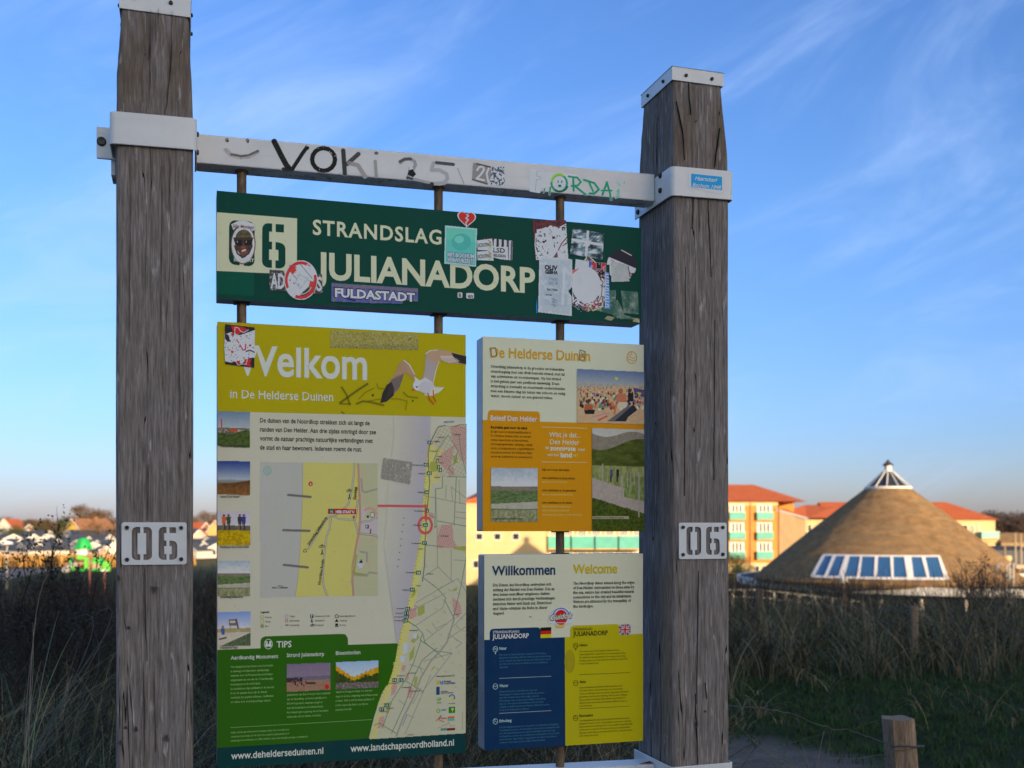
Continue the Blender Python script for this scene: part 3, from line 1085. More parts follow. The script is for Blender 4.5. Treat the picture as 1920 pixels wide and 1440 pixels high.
# ------------------------------------------------------------ lower crossbar
lo = Board((368, 1478), (1232, 1433), (1232, 1488), (368, 1536), OFFB)
lzl0, lzl1 = lo.zl; lzr0, lzr1 = lo.zr
lowroot = empty('crossbar', tuple(O + U * xA + B_ * OFFB + Vector((0, 0, lzl0))), TH, 'lower white steel crossbar along the bottom edge of the sign frame', 'crossbar', 'white crossbars of the sign frame')
barbox(0, xB - xA, 0, lzl1 - lzl0, lzr0 - lzl0, lzr1 - lzl0, BT + .012, 'beam', lowroot)
zq0 = zt(1262, 1440, -.012)
strap(lowroot, xA, OFFB, pR.x - .012, pR2.x + .012, -.012, PD + .01, zq0 - 0.085 - lzl0, zq0 - lzl0 + .002, slope=.01)
strap(lowroot, xA, OFFB, pL.x - .018, pL2.x + .012, -.012, PD + .01, zq0 - 0.10 - lzl0, zq0 - lzl0 - .015, slope=.01)
mb = MB(); xs = hit(1195, 1425, OFFB + .03).x - xA
mb.add([(xs, .018, lzr1 - lzl0 + .0022), (xs + .06, .05, lzr1 - lzl0 + .0022), (xs + .055, .012, lzr1 - lzl0 + .0022)], [(0, 2, 1)], (.35, .02, .015)); mb.build('red_scrap', M.attr, lowroot)
# ------------------------------------------------------------ sign boards
DIG0L = [(1200, 213), (1165, 213), (1148, 218), (1134, 232), (1128, 252), (1128, 472), (1134, 491), (1148, 504), (1165, 510), (1200, 510), (1200, 458), (1177, 458), (1177, 268), (1200, 268)]
DIG0R = [(2428 - x, y) for x, y in DIG0L][::-1]
DIG6L = [(1425, 213), (1394, 213), (1377, 218), (1363, 232), (1357, 252), (1357, 472), (1363, 491), (1377, 504), (1394, 510), (1425, 510), (1425, 458), (1405, 458), (1405, 387), (1425, 387), (1425, 335), (1405, 335), (1405, 268), (1425, 268)]
DIG6S = [(1450, 215), (1507, 215), (1507, 268), (1450, 268)]
DIG6R = [(1450, 335), (1480, 338), (1500, 345), (1513, 358), (1518, 376), (1518, 474), (1512, 492), (1500, 503), (1480, 510), (1450, 510), (1450, 458), (1470, 458), (1470, 387), (1450, 387)]


def rounded(x0, y0, x1, y1, r, n=5):
    out = []
    for cx, cy, a in ((x1 - r, y0 + r, -90), (x1 - r, y1 - r, 0), (x0 + r, y1 - r, 90), (x0 + r, y0 + r, 180)):
        for k in range(n + 1):
            t = R(a + 90 * k / n)
            out.append((cx + r * math.cos(t), cy + r * math.sin(t)))
    return out


def cut_plate(name, loops, t, mat, parent):
    """flat sheet of thickness t (towards -y) with real openings; loops in local metres, the outline first"""
    tess = tessellate_polygon([[Vector((x, z, 0)) for x, z in lp] for lp in loops])
    flat = [p for lp in loops for p in lp]
    n = len(flat)
    vs = [(x, -t, z) for x, z in flat] + [(x, 0, z) for x, z in flat]
    fs = [tuple(f) for f in tess] + [tuple(i + n for i in reversed(f)) for f in tess]
    k = 0
    for lp in loops:
        m = len(lp)
        for i in range(m):
            a, b = k + i, k + (i + 1) % m
            fs.append((a, b, b + n, a + n))
        k += m
    mb = MB(); mb.add(vs, fs)
    return mb.build(name, mat, parent)


def number_plate(px0, py0, px1, py1, x_post, label):
    a, b = hit(px0, py0, -0.004), hit(px1, py1, -0.004)
    W = b.x - a.x
    zc = (hit((px0 + px1) / 2, (py0 + py1) / 2, -0.004)).z
    H = W * 383 / 558
    root = empty('number_plate', tuple(O + U * a.x + B_ * -0.0035 + Vector((0, 0, zc - H / 2))), TH, label, 'number plate', 'number plates screwed to the posts')
    s = W / 558
    f = lambda pts: [((x - 1042) * s, (553 - y) * s) for x, y in pts]
    loops = [f(rounded(1042, 170, 1600, 553, 22))] + [f(d) for d in (DIG0L, DIG0R, DIG6L, DIG6S, DIG6R)]
    cut_plate('plate', loops, 0.003, M.paint, root)
    for (x, y) in ((1088, 219), (1551, 221), (1088, 506), (1552, 506)):
        (q,) = f([(x, y)])
        screw(root, q[0], -0.003, q[1], 'front', 0.0062)
    return root


number_plate(228, 977, 350, 1061, pL, 'white number plate 06 cut as a stencil on the left post')
number_plate(1272.5, 978, 1362, 1050, pR, 'white number plate 06 cut as a stencil on the right post')


def board(name, b, label, thick=0.082, group=None, front=(0.03, 0.03, 0.03)):
    root = empty(name, tuple(b.world()), TH, label, 'sign board', group)
    mb = MB(); mb.box(0, b.W, 0.0002, thick, 0, b.H)
    mb.build('box', M.side, root, bevel=0.004)
    return root


CREAM = (165, 161, 143)
# ---- green header
hb = Board((405.5, 356), (1203, 429), (1201, 606), (407, 561), OFFB)
hroot = board('direction_board', hb, 'long dark green board reading STRANDSLAG JULIANADORP covered in stickers')
HG = (0, 50, 44)
p = Print(hb, 1)
p.poly([(405.5, 356), (1203, 429), (1201, 606), (407, 561)], HG)
p.poly([(407, 510), (478, 513.5), (478, 556), (407, 553)], (0, 62, 52), 2)
p.poly([(406, 397.5), (560, 409.5), (560, 516), (406.5, 509)], CREAM, 3)
def warp(pts, bx, q):
    x0, y0, x1, y1 = bx; tl, tr, br, bl = q
    out = []
    for x, y in pts:
        u, v = (x - x0) / (x1 - x0), (y - y0) / (y1 - y0)
        out.append(tuple((tl[k] * (1 - u) + tr[k] * u) * (1 - v) + (bl[k] * (1 - u) + br[k] * u) * v for k in (0, 1)))
    return out
q0 = ((430, 412.5), (479, 416), (479, 501), (430, 496.5)); q6 = ((493.5, 418), (538, 421), (538, 505), (493.5, 502))
for d in (DIG0L, DIG0R): p.poly(warp(d, (1128, 213, 1300, 510), q0), HG, 4)
for d in (DIG6L, DIG6S, DIG6R): p.poly(warp(d, (1357, 213, 1518, 510), q6), HG, 4)
p.build('face', hroot)
p = Print(hb, 2)
x = 590.5
p.text('STRANDSLAG', 590, 439.5, 833, 27, CREAM, .024, res=3, space=1.14)
p.text('JULIANADORP', 596, 522, 1007, 47.5, CREAM, .030, res=4)
p.build('lettering', hroot)


def stick(board_, x0, y0, x1, y1, res, base, label, root, layer=6, shape=None):
    c = Canvas(board_, x0, y0, x1, y1, res, base, 0.0 if shape else 1.0)
    if shape:
        c.cov = c.inpoly(shape); c._shape = c.cov.copy()
    c._args = (label, root, layer)
    return c


def fin(c, layer=None):
    label, root, ly = c._args
    if hasattr(c, '_shape'): c.cov = np.minimum(c.cov, c._shape)
    return c.build('sticker', root, layer or ly, label)


# oval monkey sticker (plain generic face)
oval = ringpts(457, 459, 24, 39, 0, 360, 40) + [(438, 424), (474, 424)]
c = Canvas(hb, 430, 412, 482, 498, 2.2, (120, 60, 50), 0)
c.ell(457, 459, 23.5, 37, (92, 52, 50)); c.ell(457, 459, 22, 35.5, (178, 174, 184))
c.poly([(434, 421), (446, 415), (459, 413), (478, 421), (481, 431), (474, 434), (470, 428), (458, 424), (444, 426), (438, 432)], (180, 176, 186))
c.ell(458, 449, 16, 18, (62, 62, 48)); c.put(c.inpoly(ringpts(458, 449, 16, 18, 0, 360)) * (c.n(4, 3) > .55), (84, 70, 52))
c.poly([(440, 452), (475, 450), (474, 464), (466, 478), (461, 484), (454, 482), (444, 468)], (66, 46, 40))
c.poly([(438, 446), (477, 446), (475, 452), (440, 454)], (50, 44, 40))
c.poly([(441, 450), (456, 452), (455, 462), (443, 461)], (28, 26, 28)); c.poly([(458, 452), (474, 450), (473, 461), (460, 461)], (28, 26, 28)); c.ell(446, 454, 1.2, 2, (110, 110, 120)); c.ell(463, 454, 1.2, 2, (110, 110, 120))
c.ell(458, 465, 5, 4, (98, 60, 48)); c.ell(459, 475, 7, 6, (96, 62, 50)); c.poly([(454, 470), (463, 468), (462, 471), (455, 473)], (190, 186, 186))
c.seg([(441, 462), (446, 476), (456, 484), (468, 476), (474, 462)], 3, (48, 48, 54))
c.c += ((c.n(2.0, 9) - .5) * 34)[..., None]
st = c.build('sticker', hroot, 7, 'oval sticker of a helmeted monkey face in sunglasses')
p = Print(hb, 8)
p.text('Silly Monkey', 437, 427, 478, 6, (90, 40, 38), .012, 430)
p.text('SUPPORT', 439, 491, 478, 5.5, (196, 160, 160), .03, 492)
p.build('sticker_lettering', hroot)

# torn black and white name sticker, red and white round sticker
c = stick(hb, 506, 506, 612, 556, 1.6, (150, 150, 160), 'torn black and white sticker with partly hidden letters', hroot, 6, [(508, 507), (535, 509), (536, 515), (607, 516), (609, 548), (604, 552), (535, 547), (508, 545)])
nn_ = c.n(3, 12); c.c[:] = (58, 54, 62); c.put(nn_ > .62, (120, 118, 128)); fin(c)
p = Print(hb, 7); p.text('AD', 510, 541, 537, 27, (176, 178, 188), .03); p.text('S', 597, 546, 608, 25, (176, 178, 188), .03); p.build('sticker_lettering', hroot)
c = Canvas(hb, 534, 488, 601, 566, 2.0, (190, 186, 196), 0)
c.ell(567.5, 526.5, 31.5, 37, (192, 188, 198)); c.ell(567.5, 526.5, 30, 35, (178, 48, 46)); c.ell(567.5, 526.5, 24.5, 29.5, (196, 192, 200), w=2.5)
mk = ((c.X - 567.5) / 31) ** 2 + ((c.Y - 526.5) / 36.5) ** 2 < 1
c.poly([(545, 498), (558, 500), (560, 508), (548, 512)], (96, 92, 96)); c.poly([(575, 533), (597, 536), (592, 551), (570, 552), (566, 545)], (92, 90, 92)); c.poly([(568, 548), (585, 540), (582, 556), (566, 556)], (50, 44, 44)); c.poly([(580, 548), (592, 540), (586, 554)], (178, 56, 44))
c.put(mk * c.inpoly([(568, 491), (600, 505), (604, 524), (585, 536), (560, 560), (545, 560), (530, 540), (534, 530)]), (176, 178, 196))
c.poly([(566, 514), (582, 524), (566, 545), (556, 530)], (162, 170, 186)); c.seg([(566, 516), (581, 525), (566, 543), (557, 530)], 1.2, (120, 136, 146), closed=True)
c.seg([(565, 495), (597, 533)], 1, (70, 60, 64)); c.seg([(545, 508), (560, 525)], 1, (90, 80, 86)); c.seg([(580, 498), (586, 500)], 1.4, (178, 60, 60))
c.put(mk * (c.n(4.5, 31) > .78), (200, 198, 206))
rr_ = np.sqrt(((c.X - 567.5) / 31.5) ** 2 + ((c.Y - 526.5) / 37) ** 2); an_ = np.arctan2(c.Y - 526.5, c.X - 567.5)
c.put(((rr_ < .96) & (rr_ > .80) & ~((an_ > -1.2) & (an_ < -.35)) & ~((an_ > 1.9) & (an_ < 2.6))).astype(float), (178, 44, 46)); c.put(((rr_ < .74) & (rr_ > .70) & (an_ > -.2) & (an_ < 1.6)).astype(float), (196, 192, 200)); c.put(((rr_ < .80) & (rr_ > .55) & (((an_ > .1) & (an_ < .6)) | ((an_ > -2.5) & (an_ < -2.0)))).astype(float), (172, 52, 50)); c.put(mk * (c.n(2.6, 37) > .76), (120, 80, 84))
c.cov = np.minimum(c.cov, (((c.X - 567.5) / 31.5) ** 2 + ((c.Y - 526.5) / 37) ** 2 < 1).astype(float))
c.build('sticker', hroot, 8, 'round red and white sticker scratched across the middle')

# blue lettered sticker
c = stick(hb, 624, 528, 790, 574, 1.4, (70, 74, 132), 'long blue sticker reading FULDASTADT in blocky white letters', hroot, 6, [(626, 532), (788, 542), (788, 566), (764, 563), (758, 570), (700, 569), (626, 566)])
c.put(c.n(5, 4) > .6, (92, 92, 112)); c.seg([(628, 535), (787, 545)], 5, (96, 88, 96), .8); c.seg([(655, 561), (670, 565)], 3, (24, 34, 96)); fin(c)
p = Print(hb, 7); p.text('FULDASTADT', 630, 558, 785, 17, (22, 22, 28), .075); p.build('sticker_lettering', hroot)
p = Print(hb, 8); p.text('FULDASTADT', 632, 557.5, 783, 15.5, (200, 200, 206), .040); p.build('sticker_lettering', hroot)

# broken heart
def heart(cx, cy, s, k=1.0):
    out = []
    for i in range(36):
        t = 6.28318 * i / 36
        out.append((cx + s * 0.0625 * 16 * math.sin(t) ** 3, cy - s * 0.062 * k * (13 * math.cos(t) - 5 * math.cos(2 * t) - 2 * math.cos(3 * t) - math.cos(4 * t)) + s * .0 + (16 * math.sin(t) ** 3) * .09))
    return out
p = Print(hb, 7)
p.poly(heart(880, 411, 17.6), (205, 198, 200)); p.poly(heart(880, 411, 15.2), (186, 40, 38), 8)
p.line([(880, 403), (883, 406), (878, 411), (883, 413), (878, 419), (880, 426)], 2.4, (205, 198, 200), 9)
p.build('sticker', hroot, 'red broken heart sticker with a white outline')

# teal square sticker: slogan kept, drawing left plain
c = stick(hb, 836, 422, 902, 503, 1.5, (108, 172, 168), 'square turquoise sticker with a white slogan under the red heart', hroot, 6, [(840, 424), (899, 430), (897, 501), (838, 495)])
c.poly([(840, 424), (899, 430), (897, 501), (838, 495)], (138, 180, 186)); c.poly([(842, 427), (897, 432), (895, 498), (840, 492)], (84, 158, 148))
c.put(c.inpoly([(842, 450), (897, 455), (895, 498), (840, 492)]), (72, 150, 150), .8); c.ell(870, 455, 18, 16, (60, 140, 140), .9); c.ell(866, 450, 9, 7, (98, 168, 158), .8); fin(c)
p = Print(hb, 8)
p.text('MIT BOCHUM', 844, 482, 893, 8, (24, 96, 128), .10, 486); p.text('VERWURZELT!', 844, 491.5, 893, 8, (24, 96, 128), .10, 495.5)
p.text('MIT BOCHUM', 844, 482, 893, 7.6, (214, 222, 226), .035, 486, layer=9); p.text('VERWURZELT!', 844, 491.5, 893, 7.6, (214, 222, 226), .035, 495.5, layer=9)
p.build('sticker_lettering', hroot)

c = stick(hb, 910, 444, 968, 492, 1.8, (188, 186, 194), 'black and white striped sticker reading LSD', hroot, 6, [(913, 447), (966, 453), (964, 489), (944, 487), (924, 482), (914, 458)])
for k in range(5): c.poly([(926 + k * 9.5, 446), (930.5 + k * 9.5, 446), (930 + k * 9.5, 464), (925.5 + k * 9.5, 464)], (44, 38, 50))
c.poly([(912, 445), (932, 448), (930, 454), (914, 453)], (60, 36, 44)); c.poly([(956, 453), (966, 453), (964, 490), (957, 489)], (80, 78, 90)); c.poly([(959, 453), (962, 453), (961, 490), (958, 489)], (188, 186, 194)); fin(c)
p = Print(hb, 7); p.text('LSD', 929, 474, 951, 8.5, (44, 44, 50), .02, 475.5); p.text('RELIGION', 930, 482, 952, 5, (44, 44, 50), .02, 484); p.build('sticker_lettering', hroot)
for (ya, yb_) in ((449, 470), (470, 489)):
    p = Print(hb, 8); s0 = 899
    p.poly([(s0, ya + 3), (927, ya - .5 if ya < 460 else ya + 1), (930, yb_ + 1), (s0 + 1, yb_)], (190, 188, 196))
    p.text('SCOUTING', s0 + 2, ya + 15.5, 924, 6.4, (62, 74, 54), .03, ya + 13.5, layer=9)
    for k, cc in enumerate(((150, 60, 60), (190, 170, 60), (80, 150, 80))): p.line(ringpts(914, ya + 11, 12, 9, -60 + k * 40, -25 + k * 40, 3), 1.3, cc, 9)
    p.build('sticker', hroot, 'small white sticker reading SCOUTING, ' + ('upper' if ya < 460 else 'lower') + ' of two')

# torn poster beside the rod
c = stick(hb, 1000, 411, 1069, 491, 1.9, (188, 182, 196), 'torn white sticker with dark red remains at the upper right', hroot, 6, [(1003, 414), (1064, 414.5), (1068, 488), (1008, 488)])
nz = c.n(3.2, 41); n2 = c.n(7, 44)
c.poly([(1002, 412), (1066, 412), (1066, 420), (1050, 428), (1036, 424), (1020, 430), (1008, 432), (1006, 460), (1009, 490), (1004, 488)], (88, 44, 50))
c.put(c.inpoly([(1003, 413), (1065, 413), (1065, 425), (1005, 430)]) * (nz > .55), (46, 34, 40)); c.put(c.inpoly([(1006, 425), (1068, 425), (1068, 490), (1008, 490)]) * (c.n(2.6, 46, 3, 4) > .70), (40, 32, 40))
c.seg([(1068, 444), (1056, 458), (1050, 470)], 2, (90, 40, 48)); c.seg([(1068, 456), (1058, 462)], 1.6, (90, 40, 48)); c.poly([(1040, 484), (1048, 472), (1049, 484)], (74, 62, 66))
c.c += ((nz - .5) * 18)[..., None]; fin(c)
# picture with a pale cross
q = [(1077, 428), (1134, 440), (1131, 488), (1072, 477)]
c = stick(hb, 1070, 426, 1136, 490, 1.9, (70, 84, 96), 'black and white photo sticker split by a pale cross', hroot, 6, q)
nz = c.n(9, 50, 4, 5); c.put((nz - .42) * 5, (116, 138, 152), cover=False); c.put((nz - .60) * 7, (176, 192, 202), cover=False); c.put((.42 - nz) * 6, (34, 38, 48), cover=False); c.put(((c.X > 1106) & (c.Y < 455)) * (np.sin(c.X * .9 + c.Y * .9) > .6), (40, 46, 58), .6, cover=False)
c.seg([(1074, 450), (1133, 461)], 5, (176, 176, 190)); c.seg([(1105, 433), (1101, 480)], 5, (176, 176, 190)); c.ell(1103.5, 457.5, 5.5, 6, (180, 180, 192)); fin(c)
# round dark and white
c = Canvas(hb, 1136, 466, 1194, 532, 1.9, (36, 36, 46), 0)
disk = (((c.X - 1166) / 27) ** 2 + ((c.Y - 498) / 29) ** 2 < 1).astype(float)
c.put(disk, (36, 34, 46)); low = ((c.Y - 482) - (c.X - 1141) * 0.43 > 0) * disk
c.put(low, (190, 186, 194)); c.put(((c.Y - 484) - (c.X - 1141) * 0.43 > 1.5) * disk * ((c.X - 1166) ** 2 / 25 ** 2 + (c.Y - 498) ** 2 / 27 ** 2 < 1), (170, 166, 176)); c.poly([(1146, 490), (1177, 498), (1180, 528), (1147, 529)], (150, 154, 160))
c.put(c.inpoly([(1146, 490), (1177, 498), (1180, 528), (1147, 529)]) * c.n(7, 60), (120, 128, 134), .7)
c.put(disk * (c.Y > 529), (0, 50, 44)); c.cut(((c.Y > 512) & (c.X > 1182)).astype(float)); c.cut((c.Y > 528.5).astype(float)); c.cut(((c.Y > 497) & (c.X < 1144)).astype(float))
c.seg([(1178, 500), (1181, 520)], 1.5, (40, 40, 50)); c.seg([(1166, 470), (1184, 480)], 1.6, (190, 188, 196)); c.seg([(1147, 488), (1152, 491)], 1.4, (170, 70, 90)); c.seg([(1181, 511), (1183, 516)], 1.8, (170, 70, 90))
c.build('sticker', hroot, 6, 'round sticker, black above and torn white below, near the right post')
# tall grey poster
c = stick(hb, 1010, 480, 1078, 595, 1.4, (150, 158, 172), 'tall pale blue sticker with faded text beginning OLIV', hroot, 7, [(1015, 483), (1075, 487.5), (1074, 538), (1067, 546), (1073, 556), (1073, 592), (1012, 585)])
c.poly([(1017, 486), (1073, 490), (1071, 589), (1015, 583)], (142, 151, 166)); c.poly([(1023, 512), (1066, 515), (1064, 575), (1022, 572)], (132, 144, 162), .7); c.seg([(1061, 505), (1057, 570)], 5, (160, 170, 184), .8); c.put(c.n(9, 70) > .62, (160, 168, 180), .5); fin(c)
p = Print(hb, 8)
p.text('OLIV', 1024, 506, 1048, 8, (34, 34, 40), .05); p.text('GEBHA', 1025, 513.5, 1048.5, 6, (34, 34, 40), .05)
p.text('Traditi', 1032, 526, 1048, 5.5, (96, 102, 114), .0); p.text('seit 18', 1032, 533.5, 1048, 5.5, (96, 102, 114), .0)
p.text('Ruei / Walte', 1028, 545, 1048, 4.3, (56, 58, 66), .02); p.text('www.oliver', 1026, 554, 1038, 2.6, (40, 42, 50), .03)
for k in range(9): p.rect(1036 + (k % 3) * 2, 560 + k * 1.8, 1041 + (k * 7 % 5) * 1.6, 561 + k * 1.8, (50, 50, 58))
p.build('sticker_lettering', hroot)
# collage
c = Canvas(hb, 1070, 476, 1146, 590, 1.9, (190, 184, 196), 0)
c.poly([(1082, 487), (1112, 492), (1110, 512), (1080, 508)], (150, 168, 206)); c.put(c.inpoly([(1082, 487), (1106, 491), (1104, 510), (1080, 508)]) * (c.n(2.6, 71) > .55), (206, 200, 214)); c.poly([(1106, 491), (1112, 492), (1112, 503), (1106, 502)], (40, 70, 160))
for i in range(3):
    for j in range(4):
        if i == 0 and j > 0 or (i == 1 and j > 1): continue
        c.poly([(1111 + i * 9, 492 + i * .8 + j * 12), (1119.5 + i * 9, 493 + i * .8 + j * 12), (1119 + i * 9, 504 + i * .8 + j * 12), (1110.5 + i * 9, 503 + i * .8 + j * 12)], (150, 44, 60) if (i + j) % 2 == 0 else (30, 26, 36))
c.poly([(1098, 490), (1104, 479), (1118, 493)], (70, 56, 54)); c.seg([(1098, 490), (1104, 480), (1118, 493)], 1.4, (180, 160, 150))
c.poly([(1074, 508), (1088, 504), (1082, 520), (1075, 524)], (176, 84, 92)); c.poly([(1090, 503), (1126, 508), (1136, 530), (1135, 560), (1128, 577), (1108, 576), (1075, 571), (1075, 515)], (186, 178, 190))
c.poly([(1106, 506), (1125, 509), (1130, 528), (1116, 515)], (126, 60, 68)); c.put(c.inpoly([(1104, 504), (1132, 508), (1136, 540), (1128, 540), (1118, 514)]) * (c.n(2.4, 74) > .5), (36, 28, 34))
c.put(c.inpoly([(1075, 548), (1136, 556), (1128, 580), (1090, 584), (1075, 572)]) * (c.n(2.6, 76, 3) > .54), (44, 34, 44))
c.put(c.inpoly([(1090, 566), (1131, 560), (1132, 574), (1098, 583)]) * (c.n(3, 78) > .62), (150, 50, 66)); c.seg([(1104, 583), (1106, 574), (1113, 582), (1131, 574), (1128, 560)], 1.4, (196, 172, 90))
c.ell(1101, 535, 26.5, 33, (188, 184, 198)); c.put(c.n(9, 80) > .6, (178, 174, 190), .5, cover=False); c.seg([(1131, 532), (1128, 556), (1120, 572)], 1.3, (60, 50, 60))
c.build('sticker', hroot, 6, 'layers of torn stickers around a blank white disc')
c = stick(hb, 1134, 508, 1146, 582, 2.2, (70, 112, 178), 'narrow blue strip with white block letters at the edge of the torn stickers', hroot, 7, [(1136, 511), (1142, 512), (1144, 579), (1134, 578)])
for k in range(13): c.seg([(1137, 515 + k * 5), (1141.5, 515 + k * 5 + (k % 3))], 1.8, (196, 200, 216))
c.seg([(1136.6, 512), (1135.6, 577)], 1, (196, 200, 216)); fin(c)
# glue remains at the lower right corner
c = Canvas(hb, 1118, 540, 1202, 606, 1.4, (70, 92, 84), 0)
mk = np.maximum.reduce([c.inpoly([(1165, 545), (1195, 548), (1197, 588), (1169, 586)]), c.inpoly([(1141, 545), (1155, 545), (1153, 590), (1115, 580), (1135, 575)]), c.inpoly([(1157, 562), (1164, 574), (1170, 590), (1196, 598), (1160, 597), (1150, 592)])])
edge_ = (c.n(4, 90) > .30)
c.cov = mk * edge_; c.c[:] = (44, 76, 70); c.put((c.n(14, 92, 4) - .38) * 3, (104, 118, 112), .85, cover=False); c.put((c.n(6, 94) - .62) * 6, (132, 138, 130), .6, cover=False)
c.build('glue_residue', hroot, 4)
c = Canvas(hb, 1130, 588, 1200, 606, 1.6, (120, 118, 100), 0)
mk = np.maximum(c.inpoly([(1133, 598), (1140, 592), (1152, 595), (1146, 600)]), c.inpoly([(1185, 595), (1197, 597), (1198, 604), (1186, 602)])); c.cov = mk * (c.n(2.4, 3) > .3); c.c += ((c.n(2, 5) - .5) * 80)[..., None]
c.build('glue_residue', hroot, 5)
p = Print(hb, 6)
p.poly(rounded(862.5, 549, 871.5, 559, 2), (196, 194, 198)); p.poly(rounded(878.5, 550, 893, 560.5, 2), (196, 194, 198)); p.text('B', 864.5, 557.5, 869.5, 6.5, (40, 36, 44), .02, layer=7); p.text('en', 882, 559, 891, 6.5, (40, 36, 44), .02, layer=7)
p.poly([(1008, 574), (1009.5, 560), (1010.5, 574), (1009.5, 587), (1008, 588)], (20, 110, 170), 6)
p.build('sticker', hroot, 'scraps of a small white sticker with the letters B and en')

# ---- large Welkom board
wb = Board((406.5, 602), (872, 629), (874.5, 1412), (408, 1440), OFFB)
wroot = board('information_board', wb, 'large board reading Welkom with a yellow top, a coast map and a gull', group='information boards hung on the rods')
YEL, WCR, TG, TEAL = (136, 126, 2), (153, 151, 141), (31, 74, 6), (0, 42, 46)
WT = (170, 168, 160)
p = Print(wb, 1)
p.poly([(406.5, 602), (872, 629), (872.5, 783), (407, 770)], YEL)
p.poly([(407, 770), (872.5, 783), (874, 1374), (408, 1401)], WCR)
p.poly([(408, 1217), (489, 1214.5), (489, 1200), (491, 1195), (497, 1192), (640, 1188), (648, 1189), (652.5, 1196), (653, 1208.5), (747, 1206), (740, 1246), (730, 1281), (712, 1313), (702, 1345), (692, 1386), (408, 1401)], TG, 2)
p.poly([(408, 1401), (874, 1374), (874.5, 1412), (408, 1440)], TEAL, 3)
p.build('face', wroot)
p = Print(wb, 2)
p.text('Welkom', 441, 700.5, 687.5, 54, WT, .020, res=4, y1=711.5)
p.text('in De Helderse Duinen', 431, 745, 624, 15.5, WT, .008, y1=752)
tx = [('De duinen van de Noordkop strekken zich uit langs de', 692.5), ('randen van Den Helder. Aan drie zijdes omringd door zee', 704.5), ('vormt de natuur prachtige natuurlijke verbindingen met', 698.5), ('de stad en haar bewoners. Iedereen roemt de rust.', 678)]
for i, (t, x1) in enumerate(tx): p.text(t, 487, 791 + i * 16.9, x1, 8, (28, 28, 28), .017)
for t, x0, y, x1 in (('Huisduinen vanaf fort', 413, 837, 455), ('Strand Den Helder', 413, 931.5, 449), ('Hardlopen door bollenvelden', 413, 1026, 467), ('Strandslag Julianadorp', 413, 1120, 456), ('Uitkijkpunt Falga', 413, 1215, 446)):
    p.text(t, x0, y, x1, 4.3, (40, 40, 40), .015, layer=6, res=1)
p.text('TIPS', 519, 1213, 547, 11.5, WT, .02, layer=4)
p.text('Aardkundig Monument', 433, 1235.5, 522, 7, WT, .010, layer=4); p.text('Strand Julianadorp', 538, 1231, 608, 7, WT, .010, layer=4); p.text('Bloembollen', 630, 1227.5, 676, 7, WT, .010, layer=4)
FT = (120, 150, 96)
for lines, x0, y0, x1m, dy in (
    (['Het duingebied van Petten tot Den Helder', 'is vanwege de bijzondere aardkundige', 'waarden door de Provincie Noord-Holland', 'aangewezen als een van de 17 aardkundige', 'monumenten in Noord-Holland.', 'De kustduinen zijn zeldzaam in de wereld.', 'Door de eeuwen heen zijn de duinen', 'verwaaid tot paraboolduinen, stuifkuilen', 'en vallen met overal prachtige natuur.'], 433, 1251, 515, 8.25),
    (['Julianadorp aan Zee is de grootste badplaats', 'van de Noordkop, er komen jaarlijks zo\'n', '300.000 bezoekers, waarvan een groot', 'deel uit Nederland en Duitsland komt.', 'Het strand is groot genoeg om de bezoekers', 'voldoende rust en ruimte te bieden.'], 538.5, 1304, 620, 8.25),
    (['Vanaf het vroege voorjaar tot eind mei', 'staan in de hele omgeving veel bollensoorten', 'in bloei. Wilt u zelf bloemen plukken of', 'bollen kopen dan kunt u op diverse', 'plaatsen terecht.'], 630, 1299, 709, 8.3)):
    mx = max(len(t) for t in lines)
    for i, t in enumerate(lines): p.text(t, x0, y0 + i * dy, x0 + (x1m - x0) * len(t) / mx, 4.0, FT, .0, layer=4, res=1)
for i, (t, x1) in enumerate((('Indien schade aan informatiebord graag melden door te bellen met', 543), ('Gemeente Den Helder tel 14 0223 of per mail bor@denhelder.nl of', 543), ('Landschap Noord-Holland tel (088) 0064400 of per mail info@landschapnoordholland.nl', 578))):
    p.text(t, 433.5, 1374 + i * 7.7, x1, 3.4, FT, 0, layer=4, res=1, shear=.2)
p.line([(433, 1363), (698, 1349)], 0.7, (110, 140, 90), 4)
p.text('www.dehelderseduinen.nl', 434, 1422.5, 607, 12, WT, .015, layer=5, res=3); p.text('www.landschapnoordholland.nl', 658, 1409.5, 852, 12, WT, .015, layer=5, res=3)
p.ring(503.5, 1206.5, 8.2, 9.6, WT, 1.1, layer=4); p.ring(500.5, 1208.5, 3.1, 3.6, WT, layer=4); p.ring(506.5, 1208.5, 3.1, 3.6, WT, layer=4); p.rect(498, 1201, 502, 1207, WT, 4); p.rect(505, 1201, 509, 1207, WT, 4)
